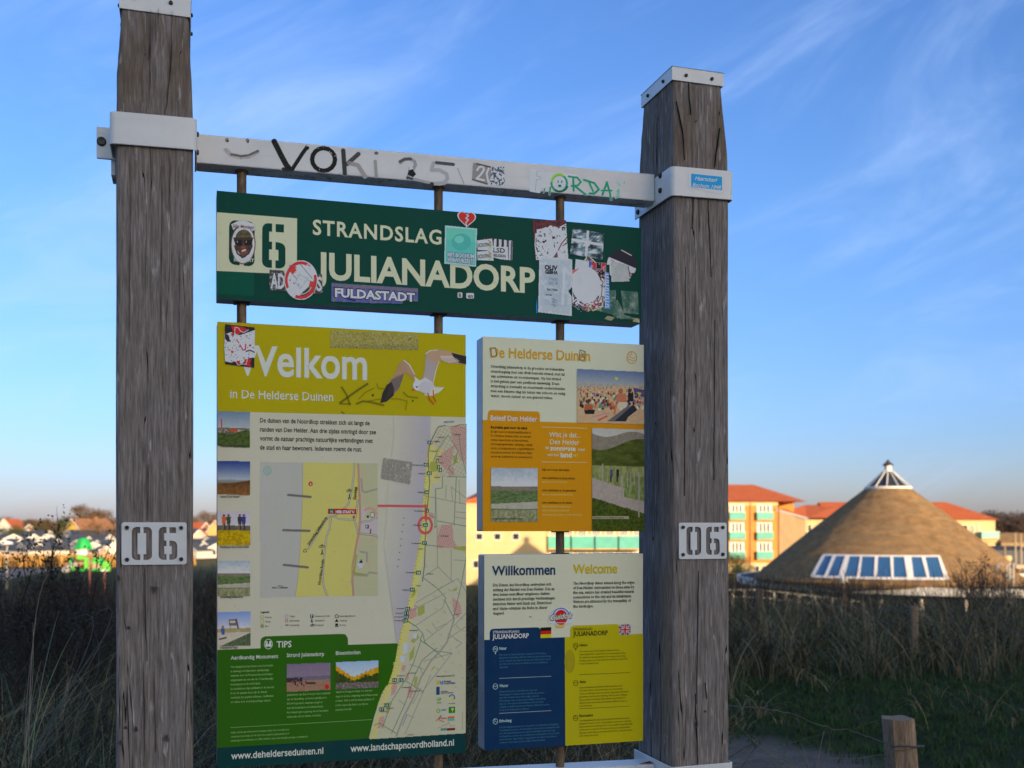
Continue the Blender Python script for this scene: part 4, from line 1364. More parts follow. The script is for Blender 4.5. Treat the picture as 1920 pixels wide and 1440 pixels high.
# legend
p.text('Legenda', 489, 1148.5, 505, 4, (30, 30, 30), .03, res=1)
for x0, rows in ((489, (('Duinen', (186, 170, 96)), ('Weide', (160, 158, 128)), ('Bos', (108, 124, 44)))), (535, (('Water', (146, 148, 158)), ('Bebouwing', (168, 122, 122)), ('Zeewering', (90, 88, 88)))), (582, (('Parkeerterrein', (20, 20, 20)), ('Wandelpad', (20, 20, 20)), ('Fietspad', (20, 20, 20)))), (628, (('Strandpaviljoen', (20, 20, 20)), ('Camping', (20, 20, 20)), ('Horeca', (20, 20, 20))))):
    for j, (t, cc) in enumerate(rows):
        y = 1153.5 + j * 8.3 + (0 if x0 < 500 else -1.5)
        if x0 < 500 or (x0 == 535 and j < 2):
            p.rect(x0, y - .6, x0 + 5.4, y + 5.4, (90, 90, 84), 3); p.rect(x0 + .5, y - .1, x0 + 4.9, y + 4.9, cc, 4)
        elif x0 == 535: p.rect(x0, y + 1.4, x0 + 6.5, y + 3.6, cc, 3)
        elif j == 0 and x0 == 582: p.rect(x0, y - .8, x0 + 6, y + 5.6, cc, 3); p.text('P', x0 + 1.6, y + 4.5, x0 + 4.6, 4.4, (190, 188, 180), .05, layer=4, res=1)
        elif j == 0: p.line([(628.5, y + 5), (628.5, y + 1.5), (631.5, y - .8), (634.5, y + 1.5), (634.5, y + 5), (628.5, y + 5)], 1, cc, 3)
        elif j == 1 and x0 == 628: p.poly([(628, y + 5), (631.5, y - .8), (635, y + 5)], cc, 3)
        elif j == 1: p.line([(585, y - 1), (585, y + 2.4), (583.4, y + 5.4)], 1.6, cc, 3); p.line([(585, y + 2.4), (586.8, y + 5.4)], 1.2, cc, 3)
        elif x0 == 582: p.ring(583.6, y + 3.4, 2, 2, cc, .7, 10, 3); p.ring(588, y + 3.4, 2, 2, cc, .7, 10, 3); p.line([(583.6, y + 3), (587, y), (588, y + 3)], .8, cc, 3)
        else: p.rect(629, y, 634, y + 4, cc, 3); p.rect(628, y + 5, 635.5, y + 6, cc, 3)
        p.text(t, x0 + 8.5, y + 4.4, x0 + 8.5 + 2.0 * len(t), 3.3, (60, 60, 58), .01, res=1)
p.layer = 5
p.text('Mede mogelijk gemaakt door:', 819, 1269.5, 853, 2.6, (50, 50, 48), .03, res=1)
for r in ((819, 1278, 821.5, 1284.5, (196, 140, 20)), (822, 1277.5, 825, 1284, (196, 140, 20)), (826, 1277, 828, 1284, (30, 90, 150)), (829.5, 1277, 831.5, 1284, (30, 90, 150)), (826, 1280, 831, 1281.5, (30, 90, 150)),
          (818.5, 1288, 825, 1303, (16, 52, 96)), (819.5, 1327, 820.5, 1328, WCR), (842, 1326, 854, 1337, (40, 94, 20)), (840, 1344, 853, 1347, (176, 84, 40)), (840, 1348, 853, 1351.5, (60, 130, 140)), (827, 1366, 838, 1370, (50, 110, 110)), (838.5, 1366, 854, 1369.5, (80, 24, 28))):
    p.rect(*r[:4], r[4], 4)
p.text('Provincie', 833, 1279.5, 846, 3, (26, 60, 96), .05, res=1); p.text('Noord-Holland', 833, 1283, 854, 3, (26, 60, 96), .05, res=1); p.text('Gemeente', 827, 1298, 840, 2.4, (40, 50, 80), .03, res=1); p.text('Hollands Noorderkwartier', 827, 1301, 851, 2.4, (40, 50, 80), .03, res=1)
p.ring(824, 1311, 4, 3, (80, 140, 60), 1.6, 14, 4); p.line([(820, 1314), (828, 1309)], 1.5, (80, 140, 60), 4); p.text('Landschap', 820, 1319, 828, 2, (40, 40, 40), .03, res=1)
p.line(ringpts(848, 1309, 5, 6, 200, 380, 8), 2.2, (30, 84, 150), 4); p.line([(846, 1308), (850, 1312), (846, 1315)], 2.4, (170, 160, 30), 4); p.text('Natuurlijk', 842, 1320.5, 854, 2, (60, 60, 100), .03, res=1)
p.ring(822.5, 1333, 3.6, 4.2, (76, 122, 40), 1.4, 14, 4); p.text('natuur', 828, 1333, 838, 4, (40, 110, 150), .03, res=1); p.ring(849, 1330, 2.4, 2.6, (130, 170, 90), layer=5); p.line([(849, 1331), (849, 1336)], 1, (130, 170, 90), 5)
p.line([(819, 1352), (824, 1346), (828, 1342), (824, 1350), (833, 1354)], 1.2, (130, 24, 30), 4); p.text('Duinen', 828, 1348.5, 838, 3, (130, 24, 30), .03, res=1)
p.line([(820, 1366), (828, 1363), (834, 1359), (838, 1360), (842, 1355), (846, 1362), (853, 1361)], .7, (150, 70, 50), 4)
p.text('Kaart en ontwerp Noord-Holland', 868.5, 1368, 868.5, 1.8, (60, 60, 60), 0, y1=1335, perp=True, res=1)
p.build('lettering', wroot)


def photo(b, x0, y0, x1, y1, kind, root, label, quad=None, layer=5, res=1.0):
    c = Canvas(b, x0, y0, x1, y1, res, (150, 150, 150), 1)
    if quad: c.cov = c.inpoly(quad)
    cov = c.cov.copy()
    u = (c.X - x0) / (x1 - x0); v = (c.Y - y0) / (y1 - y0)
    if quad:
        (a, b1), (c1, d1) = quad[0], quad[1]
        v = (c.Y - (b1 + (d1 - b1) * (c.X - a) / (c1 - a))) / (quad[3][1] - quad[0][1])
    def grad(t, a, b2): return np.asarray(a, float) + (np.asarray(b2, float) - np.asarray(a, float)) * np.clip(t, 0, 1)[..., None]
    nz = c.n(6, 1, 4); nf = .55 * c.n(5.0, 2, 4) + .45 * c.n(1.6, 12, 2)
    def cset(m, col): c.c = np.where(m[..., None], col, c.c)
    if kind == 'fort':
        c.c = grad(v * 2, (84, 104, 132), (136, 142, 150)); cset(v > .48, grad(nf, (60, 60, 56), (110, 100, 90)))
        cset((v > .52) & (nf > .60), np.array((150, 148, 146.))); cset((v > .51) & (v < .60) & (u > .38) & (u < .62), np.array((150, 62, 40.))); cset(v > .60 + .06 * np.sin(u * 5), grad(c.n(5, 4, 3, 2.5), (30, 44, 18), (76, 90, 44)))
        c.seg([(x0 + 7.5, y0 + 15), (x0 + 7.5, y0 + 31)], 2.2, (170, 40, 44))
    elif kind == 'beach':
        c.c = grad(v * 1.7, (34, 52, 110), (140, 148, 160)); cset(v > .56, grad((v - .56) * 8, (118, 120, 122), (86, 88, 92))); cset(v > .68 - .12 * np.clip(u * 1.4 - .5, 0, 1), grad(nf + (v - .8), (52, 34, 18), (124, 84, 44)))
    elif kind == 'run':
        c.c = grad(v, (150, 146, 160), (164, 160, 168)); cset((v > .42) & (v < .56), grad(nf, (50, 52, 44), (100, 98, 92))); cset(v > .56, grad(c.n(3, 3), (110, 86, 0), (182, 154, 6)))
        for k, (xx, cc) in enumerate(((.20, (170, 76, 30)), (.34, (50, 56, 50)), (.68, (40, 40, 52)), (.80, (40, 48, 110)))):
            px_ = x0 + xx * (x1 - x0); c.ell(px_, y0 + 8, 2.4, 3, (100, 66, 52)); c.poly([(px_ - 4.4, y0 + 11), (px_ + 4.4, y0 + 11), (px_ + 3, y0 + 25), (px_ - 3, y0 + 25)], cc); c.seg([(px_ - 1, y0 + 24), (px_ - 3, y0 + 34)], 2, (110, 76, 60)); c.seg([(px_ + 1, y0 + 24), (px_ + 2, y0 + 34)], 2, (30, 30, 36))
    elif kind == 'dunes':
        c.c = grad(v * 2.6 + nz * .6, (112, 128, 148), (160, 162, 168)); cset(v > .34, grad(nf, (70, 74, 66), (126, 104, 96))); cset(v > .42, grad(c.n(5, 7, 3, 2.5), (44, 62, 34), (96, 112, 74)))
        cset((v > .67 - .05 * u) & (v < .76), grad(nf, (120, 116, 108), (150, 146, 140))); cset(v > .78, grad(c.n(2.5, 8, 3, 5), (70, 76, 50), (140, 138, 112)))
    elif kind == 'tower':
        c.c = grad(v * 2, (96, 118, 176), (160, 160, 172)); cset(v > .48, grad(nf, (110, 100, 66), (150, 136, 104))); cset((v > .60), grad(nf, (140, 134, 126), (166, 160, 152))); cset((v - .62 > (1 - u) * .42), grad(c.n(2, 8, 3, 5), (40, 52, 34), (92, 104, 84)))
        c.poly([(x0 + 22, y0 + 15), (x0 + 35, y0 + 15), (x0 + 36, y0 + 26), (x0 + 22, y0 + 27)], (92, 80, 70)); c.poly([(x0 + 24, y0 + 18), (x0 + 34, y0 + 18), (x0 + 34, y0 + 22), (x0 + 24, y0 + 22)], (150, 150, 156)); c.seg([(x0 + 35, y0 + 15), (x0 + 39, y0 + 32)], 3, (70, 60, 56)); c.seg([(x0 + 24, y0 + 26), (x0 + 24, y0 + 32)], 1.5, (120, 110, 100))
        c.ell(x0 + 10, y0 + 29, 2.2, 2.6, (120, 84, 66)); c.poly([(x0 + 6, y0 + 32), (x0 + 14, y0 + 31), (x0 + 14, y0 + 44), (x0 + 8, y0 + 44)], (50, 70, 132)); c.seg([(x0 + 4, y0 + 52), (x0 + 16, y0 + 49)], 2.4, (36, 34, 44))
    elif kind == 'kites':
        c.c = grad(v * 1.2, (96, 84, 106), (112, 98, 116)); cset(v > .46, np.array((84, 80, 98.))); cset(v > .60, grad(nf, (104, 78, 66), (132, 104, 88)))
        cset((v > .50) & (v < .66) & (u < .36) & (nf > .35), np.array((40, 36, 42.)))
        for k in range(7): c.ell(x0 + 12 + k * 4, y0 + 36 + (k % 3) * 3, 1.4, 3.6, ((120, 40, 44), (40, 30, 36), (90, 60, 50))[k % 3])
        c.seg([(x0 + 38, y0 + 38), (x0 + 53, y0 + 38)], 3.4, (36, 30, 36)); c.ell(x0 + 75.5, y0 + 45, 4, 4.4, (160, 24, 30))
    elif kind == 'tulips':
        c.c = grad(v * 2, (120, 142, 176), (146, 158, 172)); top = np.where(u < .42, .08 + .50 * (u / .42) ** .8, .58 - .36 * ((u - .42) / .58) ** .9)
        cset(v > top + .16 * np.sin(u * 60) * (nf - .3), grad(nf, (130, 80, 0), (206, 150, 20))); cset(v > top + .10 + .22 * np.abs(u - .42) + .3 * (nf - .5), grad(nf, (14, 28, 10), (64, 80, 26))); cset(v > .72 + .1 * nf, grad(c.n(1.8, 9), (40, 34, 34), (130, 122, 120)))
    elif kind == 'crowd':
        c.c = grad(v * 4, (76, 92, 128), (122, 128, 138)); cset(v > .24, grad(nf, (104, 106, 112), (150, 146, 142))); cset(v > .32 - .05 * u, grad(nf, (140, 116, 92), (166, 140, 112)))
        rg = np.random.default_rng(8)
        for k in range(230):
            yy = .33 + .4 * rg.random() ** 1.4; xx = rg.random(); sz = .6 + 5 * (yy - .3)
            cc = ((120, 40, 36), (40, 40, 60), (150, 90, 60), (60, 80, 130), (120, 70, 50), (30, 30, 34), (170, 160, 150), (60, 110, 90))[rg.integers(8)]
            c.ell(x0 + xx * (x1 - x0), y0 + yy * (y1 - y0), sz, sz * 1.5, cc)
        c.ell(x0 + 21, y0 + 62, 3, 4, (70, 40, 28)); c.poly([(x0 + 14, y0 + 68), (x0 + 28, y0 + 68), (x0 + 30, y0 + 80), (x0 + 13, y0 + 80)], (134, 72, 48)); c.poly([(x0 + 13, y0 + 79), (x0 + 34, y0 + 78), (x0 + 32, y0 + 86), (x0 + 15, y0 + 86)], (26, 24, 30))
        c.ell(x0 + 82, y0 + 43, 4.4, 5.4, (130, 80, 60)); c.poly([(x0 + 75, y0 + 48), (x0 + 92, y0 + 48), (x0 + 94, y0 + 64), (x0 + 78, y0 + 66)], (150, 88, 68)); c.poly([(x0 + 78, y0 + 64), (x0 + 96, y0 + 64), (x0 + 92, y0 + 76), (x0 + 74, y0 + 72)], (156, 150, 136)); c.seg([(x0 + 74, y0 + 68), (x0 + 70, y0 + 86)], 4, (150, 92, 70))
        c.ell(x0 + 99, y0 + 42, 3.6, 4.4, (60, 40, 34)); c.poly([(x0 + 96, y0 + 46), (x0 + 106, y0 + 46), (x0 + 106, y0 + 62), (x0 + 96, y0 + 62)], (26, 24, 28))
        c.poly([(x0 + 56, y0 + 100), (x0 + 94, y0 + 72), (x0 + 106, y0 + 70), (x0 + 74, y0 + 100)], (76, 74, 78)); c.poly([(x0 + 70, y0 + 100), (x0 + 106, y0 + 68), (x0 + 114, y0 + 78), (x0 + 96, y0 + 92), (x0 + 92, y0 + 100)], (30, 32, 44))
        c.poly([(x0 + 106, y0 + 36), (x0 + 126, y0 + 40), (x0 + 126, y0 + 54), (x0 + 108, y0 + 48)], (62, 56, 104)); c.poly([(x0 + 112, y0 + 44), (x0 + 122, y0 + 46), (x0 + 118, y0 + 52)], (160, 146, 40)); c.poly([(x0 + 71, y0 + 16), (x0 + 77, y0 + 18), (x0 + 77, y0 + 22), (x0 + 72, y0 + 21)], (150, 160, 30))
        c.seg([(x0 + 40, y0 + 74), (x0 + 62, y0 + 72)], 2.5, (80, 110, 80)); c.seg([(x0 + 28, y0 + 92), (x0 + 60, y0 + 84)], 2, (150, 100, 120)); c.seg([(x0 + 40, y0 + 98), (x0 + 56, y0 + 90)], 3, (150, 60, 70))
    elif kind == 'walk':
        c.c = grad(v * 6, (140, 140, 138), (150, 148, 144)); cset(v > .05 + .03 * np.sin(u * 6), grad(nf, (84, 80, 74), (120, 112, 102))); cset(v > .15 + .06 * np.sin(u * 4 + 1), grad(c.n(14, 5, 3, 5), (32, 42, 12), (78, 84, 34)))
        cset(v > .36, grad(c.n(3, 7, 3, 9), (70, 80, 40), (132, 134, 92))); cset((v > .50 + .16 * u - .02) & (v < .70 + .18 * u), grad(nf, (118, 108, 106), (140, 132, 128))); cset((v > .46) & (v < .60 + .1 * u) & (u > .62), grad(c.n(3, 7, 3, 6), (60, 76, 34), (120, 128, 84)))
        cset(v > .66 + .14 * u + .03 * nf, grad(c.n(3, 9), (24, 36, 6), (74, 84, 20)))
        for xx, a_, b_ in ((.20, .36, .64), (.57, .47, .68), (.90, .44, .86), (.68, .43, .57), (.74, .44, .58), (.81, .44, .56)): c.seg([(x0 + xx * (x1 - x0), y0 + a_ * (y1 - y0)), (x0 + xx * (x1 - x0), y0 + b_ * (y1 - y0))], 3.0 if xx in (.2, .57, .9) else 1.6, (122, 116, 112))
        for xx, cc in ((.37, (50, 60, 90)), (.49, (24, 22, 26))): px_ = x0 + xx * (x1 - x0); py_ = y0 + .40 * (y1 - y0); c.ell(px_, py_, 1.8, 2.2, (120, 100, 84)); c.seg([(px_, py_ + 4), (px_, py_ + 13)], 5, cc); c.seg([(px_ - 1, py_ + 14), (px_ - 1, py_ + 24)], 3, (30, 34, 50))
    c.c += ((c.n(1.6, 77, 2) - .5) * 12)[..., None]
    c.cov = cov
    return c.build('photo_print', root, layer, label)


photo(wb, 407.5, 770, 468, 838, 'fort', wroot, 'small printed photo of a red lighthouse over green dunes', [(407.5, 770), (468, 772), (468, 838), (407.5, 833)])
photo(wb, 407.5, 862, 468.5, 933, 'beach', wroot, 'small printed photo of a brown beach under a deep blue sky', [(407.5, 863), (468.5, 864.5), (468.5, 927), (407.5, 924)])
photo(wb, 407.5, 957, 469, 1021, 'run', wroot, 'small printed photo of four runners behind yellow flowers', [(407.5, 957), (469, 958), (469, 1021), (407.5, 1020)])
photo(wb, 408, 1050, 469, 1116, 'dunes', wroot, 'small printed photo of a path through green dunes', [(408, 1051), (469, 1051), (469, 1116), (408, 1116)])
photo(wb, 408, 1145, 470, 1210, 'tower', wroot, 'small printed photo of a lookout tower and a cyclist', [(408, 1147), (470, 1145.5), (470, 1208), (408, 1210)])
photo(wb, 538, 1242, 620, 1296, 'kites', wroot, 'printed photo of a beach with low carts under a lilac sky', [(538, 1245), (619.5, 1242), (620, 1292), (538, 1296)])
photo(wb, 630, 1238, 710, 1292, 'tulips', wroot, 'printed photo of yellow tulip rows', [(630, 1241.5), (709.5, 1238.5), (710, 1288), (630, 1292)])

# gull
c = Canvas(wb, 710, 652, 873, 762, 1.6, YEL, 0)
c.poly([(738, 703), (748, 681), (755, 676), (763, 679), (772, 692), (778, 708), (774, 712), (767, 704), (757, 698), (753, 712), (748, 728), (735, 742), (722, 752), (712, 755), (716, 740), (728, 716)], (134, 108, 88))
c.put(c.inpoly([(733, 712), (742, 706), (757, 700), (753, 714), (746, 730), (734, 743), (720, 752), (712, 755), (716, 740)]) * 1., (94, 84, 84), .8)
c.put(c.inpoly([(712, 756), (716, 738), (724, 722), (733, 716), (738, 728), (737, 742), (724, 753)]), (30, 28, 32), .9)
for k in range(9): c.seg([(735 + k * 2.4, 712 - k), (722 + k * 3.2, 750 - k * 3)], .9, (60, 54, 56), .7)
c.seg([(756, 676), (766, 684), (776, 702)], 1.6, (190, 182, 176)); c.poly([(757, 680), (768, 690), (776, 708), (766, 700)], (140, 110, 92))
c.poly([(797, 663), (803, 658), (816, 656), (830, 657), (850, 662), (873, 669), (873, 684), (862, 683), (840, 682), (826, 676), (822, 678), (815, 700), (811, 722), (803, 724), (790, 712), (795, 694)], (142, 118, 100))
c.put(c.inpoly([(845, 662), (873, 669), (873, 684), (861, 682), (850, 673)]), (34, 32, 34)); c.put(c.inpoly([(824, 668), (846, 668), (860, 678), (840, 682), (826, 676)]), (160, 148, 148), .8)
c.put(c.inpoly([(797, 672), (816, 680), (812, 718), (794, 710)]), (130, 124, 134), .8); c.seg([(797, 664), (804, 658.5), (818, 657)], 1.4, (190, 180, 174)); c.seg([(822, 678), (815, 700), (811, 720)], 1.4, (196, 184, 150))
for k in range(7): c.seg([(824 + k * 5, 672), (834 + k * 5, 681)], .9, (104, 96, 98), .7)
c.poly([(776, 706), (786, 714), (796, 708), (808, 716), (815, 726), (832, 727), (822, 736), (812, 741), (800, 740), (786, 734), (776, 722)], (158, 154, 164))
c.ell(784, 723, 11, 10, (178, 172, 168)); c.ell(799, 727, 15, 11, (150, 148, 160)); c.poly([(808, 728), (832, 727), (822, 737), (806, 741)], (182, 172, 150)); c.seg([(795, 741), (812, 742)], 2, (186, 178, 160))
c.poly([(770, 731), (775, 728), (778, 732), (771, 733)], (176, 64, 24)); c.ell(780.5, 726, 2.2, 1.3, (28, 26, 24))
c.seg([(801, 738), (805, 750), (812, 758)], 2.4, (148, 46, 20)); c.seg([(811, 732), (812, 745), (816, 754)], 2, (148, 46, 20))
c.build('gull_print', wroot, 4)
# scribble
c = Canvas(wb, 632, 712, 800, 776, 1.3, YEL, 0)
SK = (48, 44, 10)
for pts, w, a in (([(637, 755), (655, 742), (672, 730), (688, 720)], 4, .75), ([(640, 726), (649, 740), (655, 758)], 3, .75), ([(638, 757), (656, 757)], 3, .6), ([(668, 757), (680, 752), (695, 754), (718, 760)], 3.5, .7), ([(672, 748), (685, 735), (700, 728)], 2, .5), ([(706, 720), (708, 728), (726, 730)], 2.5, .4), ([(728, 748), (745, 748), (762, 752), (760, 768)], 2.5, .4), ([(756, 736), (764, 744), (782, 746)], 3, .5), ([(690, 752), (712, 748)], 2, .5), ([(640, 772), (644, 775)], 2, .9)):
    c.seg(pts, w, SK, a * .85, soft=2.2)
c.ell(698, 741, 2, 2.5, SK); c.ell(773, 752, 1.6, 1.8, SK)
c.build('graffiti', wroot, 3, 'smudged black marker scribble beside the gull')
# glue bars
c = stick(wb, 616, 618, 785, 660, 1.0, (122, 114, 52), 'x', wroot, 4, [(618, 620), (782.5, 628), (782, 657), (618.5, 651)])
c.put(c.n(2, 3) > .60, (138, 134, 104), .8); c.put(c.n(2.5, 6) > .74, (66, 64, 44), .8); c.put((c.Y > 645) & (c.n(1.6, 9) > .55), (92, 88, 70), .7)
c.cov = np.minimum(c.cov, c._shape); c.build('glue_residue', wroot, 3)
c = Canvas(wb, 712, 856, 774, 910, 1.2, (112, 110, 106), 0)
c.cov = c.inpoly([(719, 859), (772, 867), (768, 908), (714, 896)]) * (c.n(3, 8, 3) > .36); c.c += ((c.n(2, 14) - .5) * 50)[..., None]; c.build('glue_residue', wroot, 6)
# torn red and black sticker
c = stick(wb, 418, 604, 480, 692, 1.8, (182, 180, 200), 'torn red, black and white sticker over the first letter of Welkom', wroot, 6, [(421.5, 607.5), (475, 613.5), (477, 617), (475.5, 688.5), (422, 681.5), (420, 650)])
Xr, Yr = c.X, c.Y
c.poly([(420, 605), (478, 612), (478, 618), (448, 628), (433, 622), (421, 626)], (34, 30, 38)); c.poly([(432, 610), (452, 612), (464, 617), (450, 624), (444, 627), (436, 620)], (170, 34, 36))
c.poly([(433, 624), (438, 623), (438, 629), (433, 629)], (170, 34, 36)); c.poly([(421, 624), (428, 628), (431, 640), (426, 640), (421, 634)], (38, 34, 46)); c.poly([(420, 676), (432, 679), (445, 677), (452, 682), (463, 672), (472, 670), (477, 670), (477, 690), (420, 684)], (34, 30, 38))
c.poly([(443, 676), (450, 675), (448, 683), (444, 681)], (170, 34, 36)); c.poly([(457, 673), (471, 673), (468, 681), (471, 688), (458, 684)], (176, 36, 38)); c.seg([(439, 628), (440, 613), (446, 614), (450, 620), (456, 623), (465, 618)], 1.2, (196, 190, 200)); c.seg([(441, 677), (446, 684), (453, 682), (461, 682), (463, 672)], 1.2, (196, 190, 200))
c.seg([(449, 646), (455, 656), (459, 655), (460, 645)], 2.2, (150, 30, 46)); c.seg([(443, 636), (447, 642)], 2, (160, 40, 50)); c.poly([(432, 656), (438, 658), (436, 662), (433, 661)], (170, 40, 44)); c.ell(468, 647, 2.4, 2, (170, 34, 40)); c.seg([(461, 658), (468, 656), (476, 660)], 2.4, (60, 34, 52)); c.put((c.n(2.2, 99) > .73), (60, 52, 76), .9, cover=False)
fin(c)

# detail map
c = Canvas(wb, 487, 864, 710, 1120, 1.15, (140, 140, 141), 1)
quad = [(487, 865.5), (707, 869), (708.5, 1116), (488.5, 1118.5)]
DY = (168, 152, 88)
c.poly([(569, 866), (708, 868), (709, 1117), (553, 1118), (558, 1090), (562, 1040), (566, 960), (567, 920)], DY)
c.poly([(672, 868), (708, 868), (709, 1118), (664, 1118), (662, 1080), (665, 1040), (674, 1000), (673, 940)], (142, 142, 118))
c.put(c.n(3, 5) > .70, (150, 140, 84), .3)
c.poly([(674, 974), (708, 970), (709, 1004), (678, 1000)], (150, 140, 146)); c.poly([(676, 952), (684, 950), (690, 958), (678, 974)], (150, 140, 146)); c.seg([(684, 956), (692, 952), (700, 955), (706, 963)], 4, (164, 116, 112))
for r_ in ((677, 884, 682, 893), (676, 926, 680, 934), (673, 1008, 680, 1016), (694, 1008, 699, 1016), (687, 1050, 692, 1058), (656, 1086, 659, 1094), (671, 1026, 675, 1034)): c.poly([(r_[0], r_[1]), (r_[2], r_[1]), (r_[2], r_[3]), (r_[0], r_[3])], (168, 128, 124))
c.seg([(664, 1074), (688, 1078)], 3.5, (118, 124, 50)); c.seg([(664, 1072), (668, 1040)], 3, (118, 124, 50)); c.seg([(676, 1000), (704, 1004)], 3.5, (118, 124, 50))
c.seg([(566, 864), (567, 920), (566, 960), (562, 1040), (558, 1090), (553, 1120)], .8, (120, 118, 104))
GRY, WH = (86, 84, 84), (158, 156, 150)
def road(pts, w=3.2):
    c.seg(pts, w, GRY); c.seg(pts, w - 1.6, WH)
road([(664, 868), (663, 890), (658, 925), (653, 945), (640, 958), (625, 968)]); road([(578, 1028), (596, 998), (614, 970), (624, 966), (634, 972), (656, 974), (664, 974)]); road([(620, 970), (618, 990), (612, 1005), (608, 1040), (605, 1080), (606, 1096), (614, 1118)])
road([(664, 974), (669, 990), (672, 1004)]); road([(676, 1000), (703, 1003), (709, 1008)]); road([(678, 978), (696, 976), (700, 971), (709, 970)]); road([(670, 938), (668, 960), (665, 974)]); road([(676, 1034), (688, 1036), (688, 1052)], 2.4); road([(662, 1078), (688, 1079), (692, 1073), (709, 1075)], 2.4); road([(677, 898), (679, 920), (684, 923), (709, 916)], 2.4)
c.ell(698, 965, 4.5, 5.5, GRY); c.ell(698, 965, 3.2, 4, WH)
c.seg([(671, 866), (673, 920), (675, 960), (674, 990), (668, 1020), (661, 1060), (661, 1090), (663, 1120)], 3.4, (134, 96, 88)); c.seg([(671, 866), (673, 920), (675, 960), (674, 990), (668, 1020), (661, 1060), (661, 1090), (663, 1120)], 1.0, (156, 122, 112))
for a, b_ in (((540, 927), (582, 931)), ((531, 993), (580, 994.5)), ((532, 1058), (577, 1063))): c.seg([a, b_], 4.2, (84, 80, 82))
c.ell(501, 881.5, 8, 9, (104, 132, 130), w=1.2); c.put(c.inpoly(ringpts(501, 881.5, 7, 8, 0, 360)), (118, 134, 132), .5); c.seg([(497, 875), (500, 889)], 1, (90, 140, 130)); c.seg([(503, 874), (504, 888)], 1, (90, 140, 130))
c.ell(582, 906.5, 4, 4.4, (150, 20, 24)); c.poly([(615, 953), (668, 954), (668, 964), (615, 963)], (142, 14, 18)); c.poly([(617, 954.5), (626, 954.5), (626, 962), (617, 962)], (20, 60, 54)); c.ell(663, 969, 2, 2.4, (120, 20, 14))
c.poly([(670, 1058), (676, 1050), (682, 1054), (680, 1064), (674, 1065)], (150, 154, 168)); c.seg([(511, 1101), (539, 1101)], 1.8, (40, 40, 40)); c.seg([(518, 1101), (525, 1101)], 1, (150, 150, 150))
c.poly([(685, 984), (691, 984), (691, 991), (685, 991)], (26, 26, 26)); c.poly([(672, 1055), (676, 1047), (680, 1055)], (26, 26, 26)) if 0 else c.poly([(673, 1055), (677, 1048), (681, 1055)], (26, 26, 26))
for cx_, cy_ in ((601, 1024), (652, 920)): c.ell(cx_, cy_, 3, 2.6, (30, 30, 30), w=1); c.ell(cx_ + 5, cy_, 3, 2.6, (30, 30, 30), w=1); c.seg([(cx_, cy_), (cx_ + 3, cy_ - 4), (cx_ + 5, cy_)], 1, (30, 30, 30)); c.seg([(cx_ + 3, cy_ + 6), (cx_ + 3, cy_ + 11), (cx_ + 1, cy_ + 15)], 1.8, (30, 30, 30)); c.seg([(cx_ + 3, cy_ + 11), (cx_ + 5, cy_ + 15)], 1.2, (30, 30, 30))
c.poly([(687, 966), (692, 966), (691, 971), (688, 971)], (26, 26, 26)); c.seg([(695, 992), (694, 1000)], 1.6, (26, 26, 26)); c.seg([(569, 1034), (569, 1031), (572, 1028.5), (575, 1031), (575, 1034), (569, 1034)], 1, (30, 30, 30))
c.cov = c.inpoly(quad); c.build('detail_map', wroot, 2)
p = Print(wb, 5)
p.text('HIER STAAT U', 629, 961.5, 664, 5, (190, 180, 172), .05, y1=962, res=1); p.text('06', 618.5, 961, 624.5, 5, (120, 180, 160), .03, res=1); p.text('A', 580.3, 909, 583.9, 4.6, (200, 190, 180), .04, res=1)
p.text('Strandslag Julianadorp', 580, 1022, 614, 5.2, (40, 40, 36), .02, y1=970, perp=True, res=1); p.text('Noordzee Route', 601, 1096, 608, 5.2, (40, 40, 36), .02, y1=1048, perp=True, res=1); p.text('Zanddijk', 667, 937, 670, 5.2, (40, 40, 36), .02, y1=912, perp=True, res=1)
p.text('100 m', 521, 1099, 530, 3, (40, 40, 40), .02, res=1); p.text('P', 686.6, 990, 689.6, 5, (190, 188, 180), .05, res=1)
p.build('map_lettering', wroot)

# coast map
c = Canvas(wb, 690, 780, 874, 1388, 1.1, WCR, 0)
coast = [(806, 824), (801, 860), (797, 900), (794, 940), (793, 975), (788, 1015), (782, 1045), (775, 1085), (770, 1115), (762, 1150), (756, 1175), (750, 1200), (744, 1230), (736, 1262), (728, 1285), (716, 1305), (706, 1330), (698, 1360), (691, 1387)]
sea = np.interp(c.Y, [q[1] for q in coast], [q[0] for q in coast])
left_ = np.interp(c.Y, [780, 1209, 1246, 1281, 1313, 1345, 1388], [690, 747, 740, 730, 712, 702, 690])
north = c.inpoly([(821, 799), (833, 798), (850, 800), (860, 797), (880, 796), (880, 1400), (690, 1400), (740, 1240)] + coast[::-1][2:] + [(806, 824)])
seaband = np.clip(1 - (sea - c.X) / 70, 0, 1) * (c.X < sea) * (c.Y < 1206)
c.put(seaband, (132, 128, 144), .85, cover=True); c.put(((c.Y < 812) & (c.X > 800)) * 1., (140, 136, 146), .5)
c.put(north, (148, 146, 130)); c.put(((c.X > sea - 1) & (c.X < sea + 9)) * (c.Y > 835) * 1., (180, 158, 74)); c.put(((c.X > sea + 3) & (c.X < sea + 26 - np.clip(c.Y - 1000, 0, 60) * .2)) * (c.Y > 840) * ((c.Y < 905) | (c.Y > 1160)), (160, 152, 100)); c.put(((c.X > sea + 1) & (c.X < sea + 12)) * (c.Y > 835) * (c.Y > 905) * (c.Y < 1160), (168, 156, 98))
PK = (158, 122, 120)
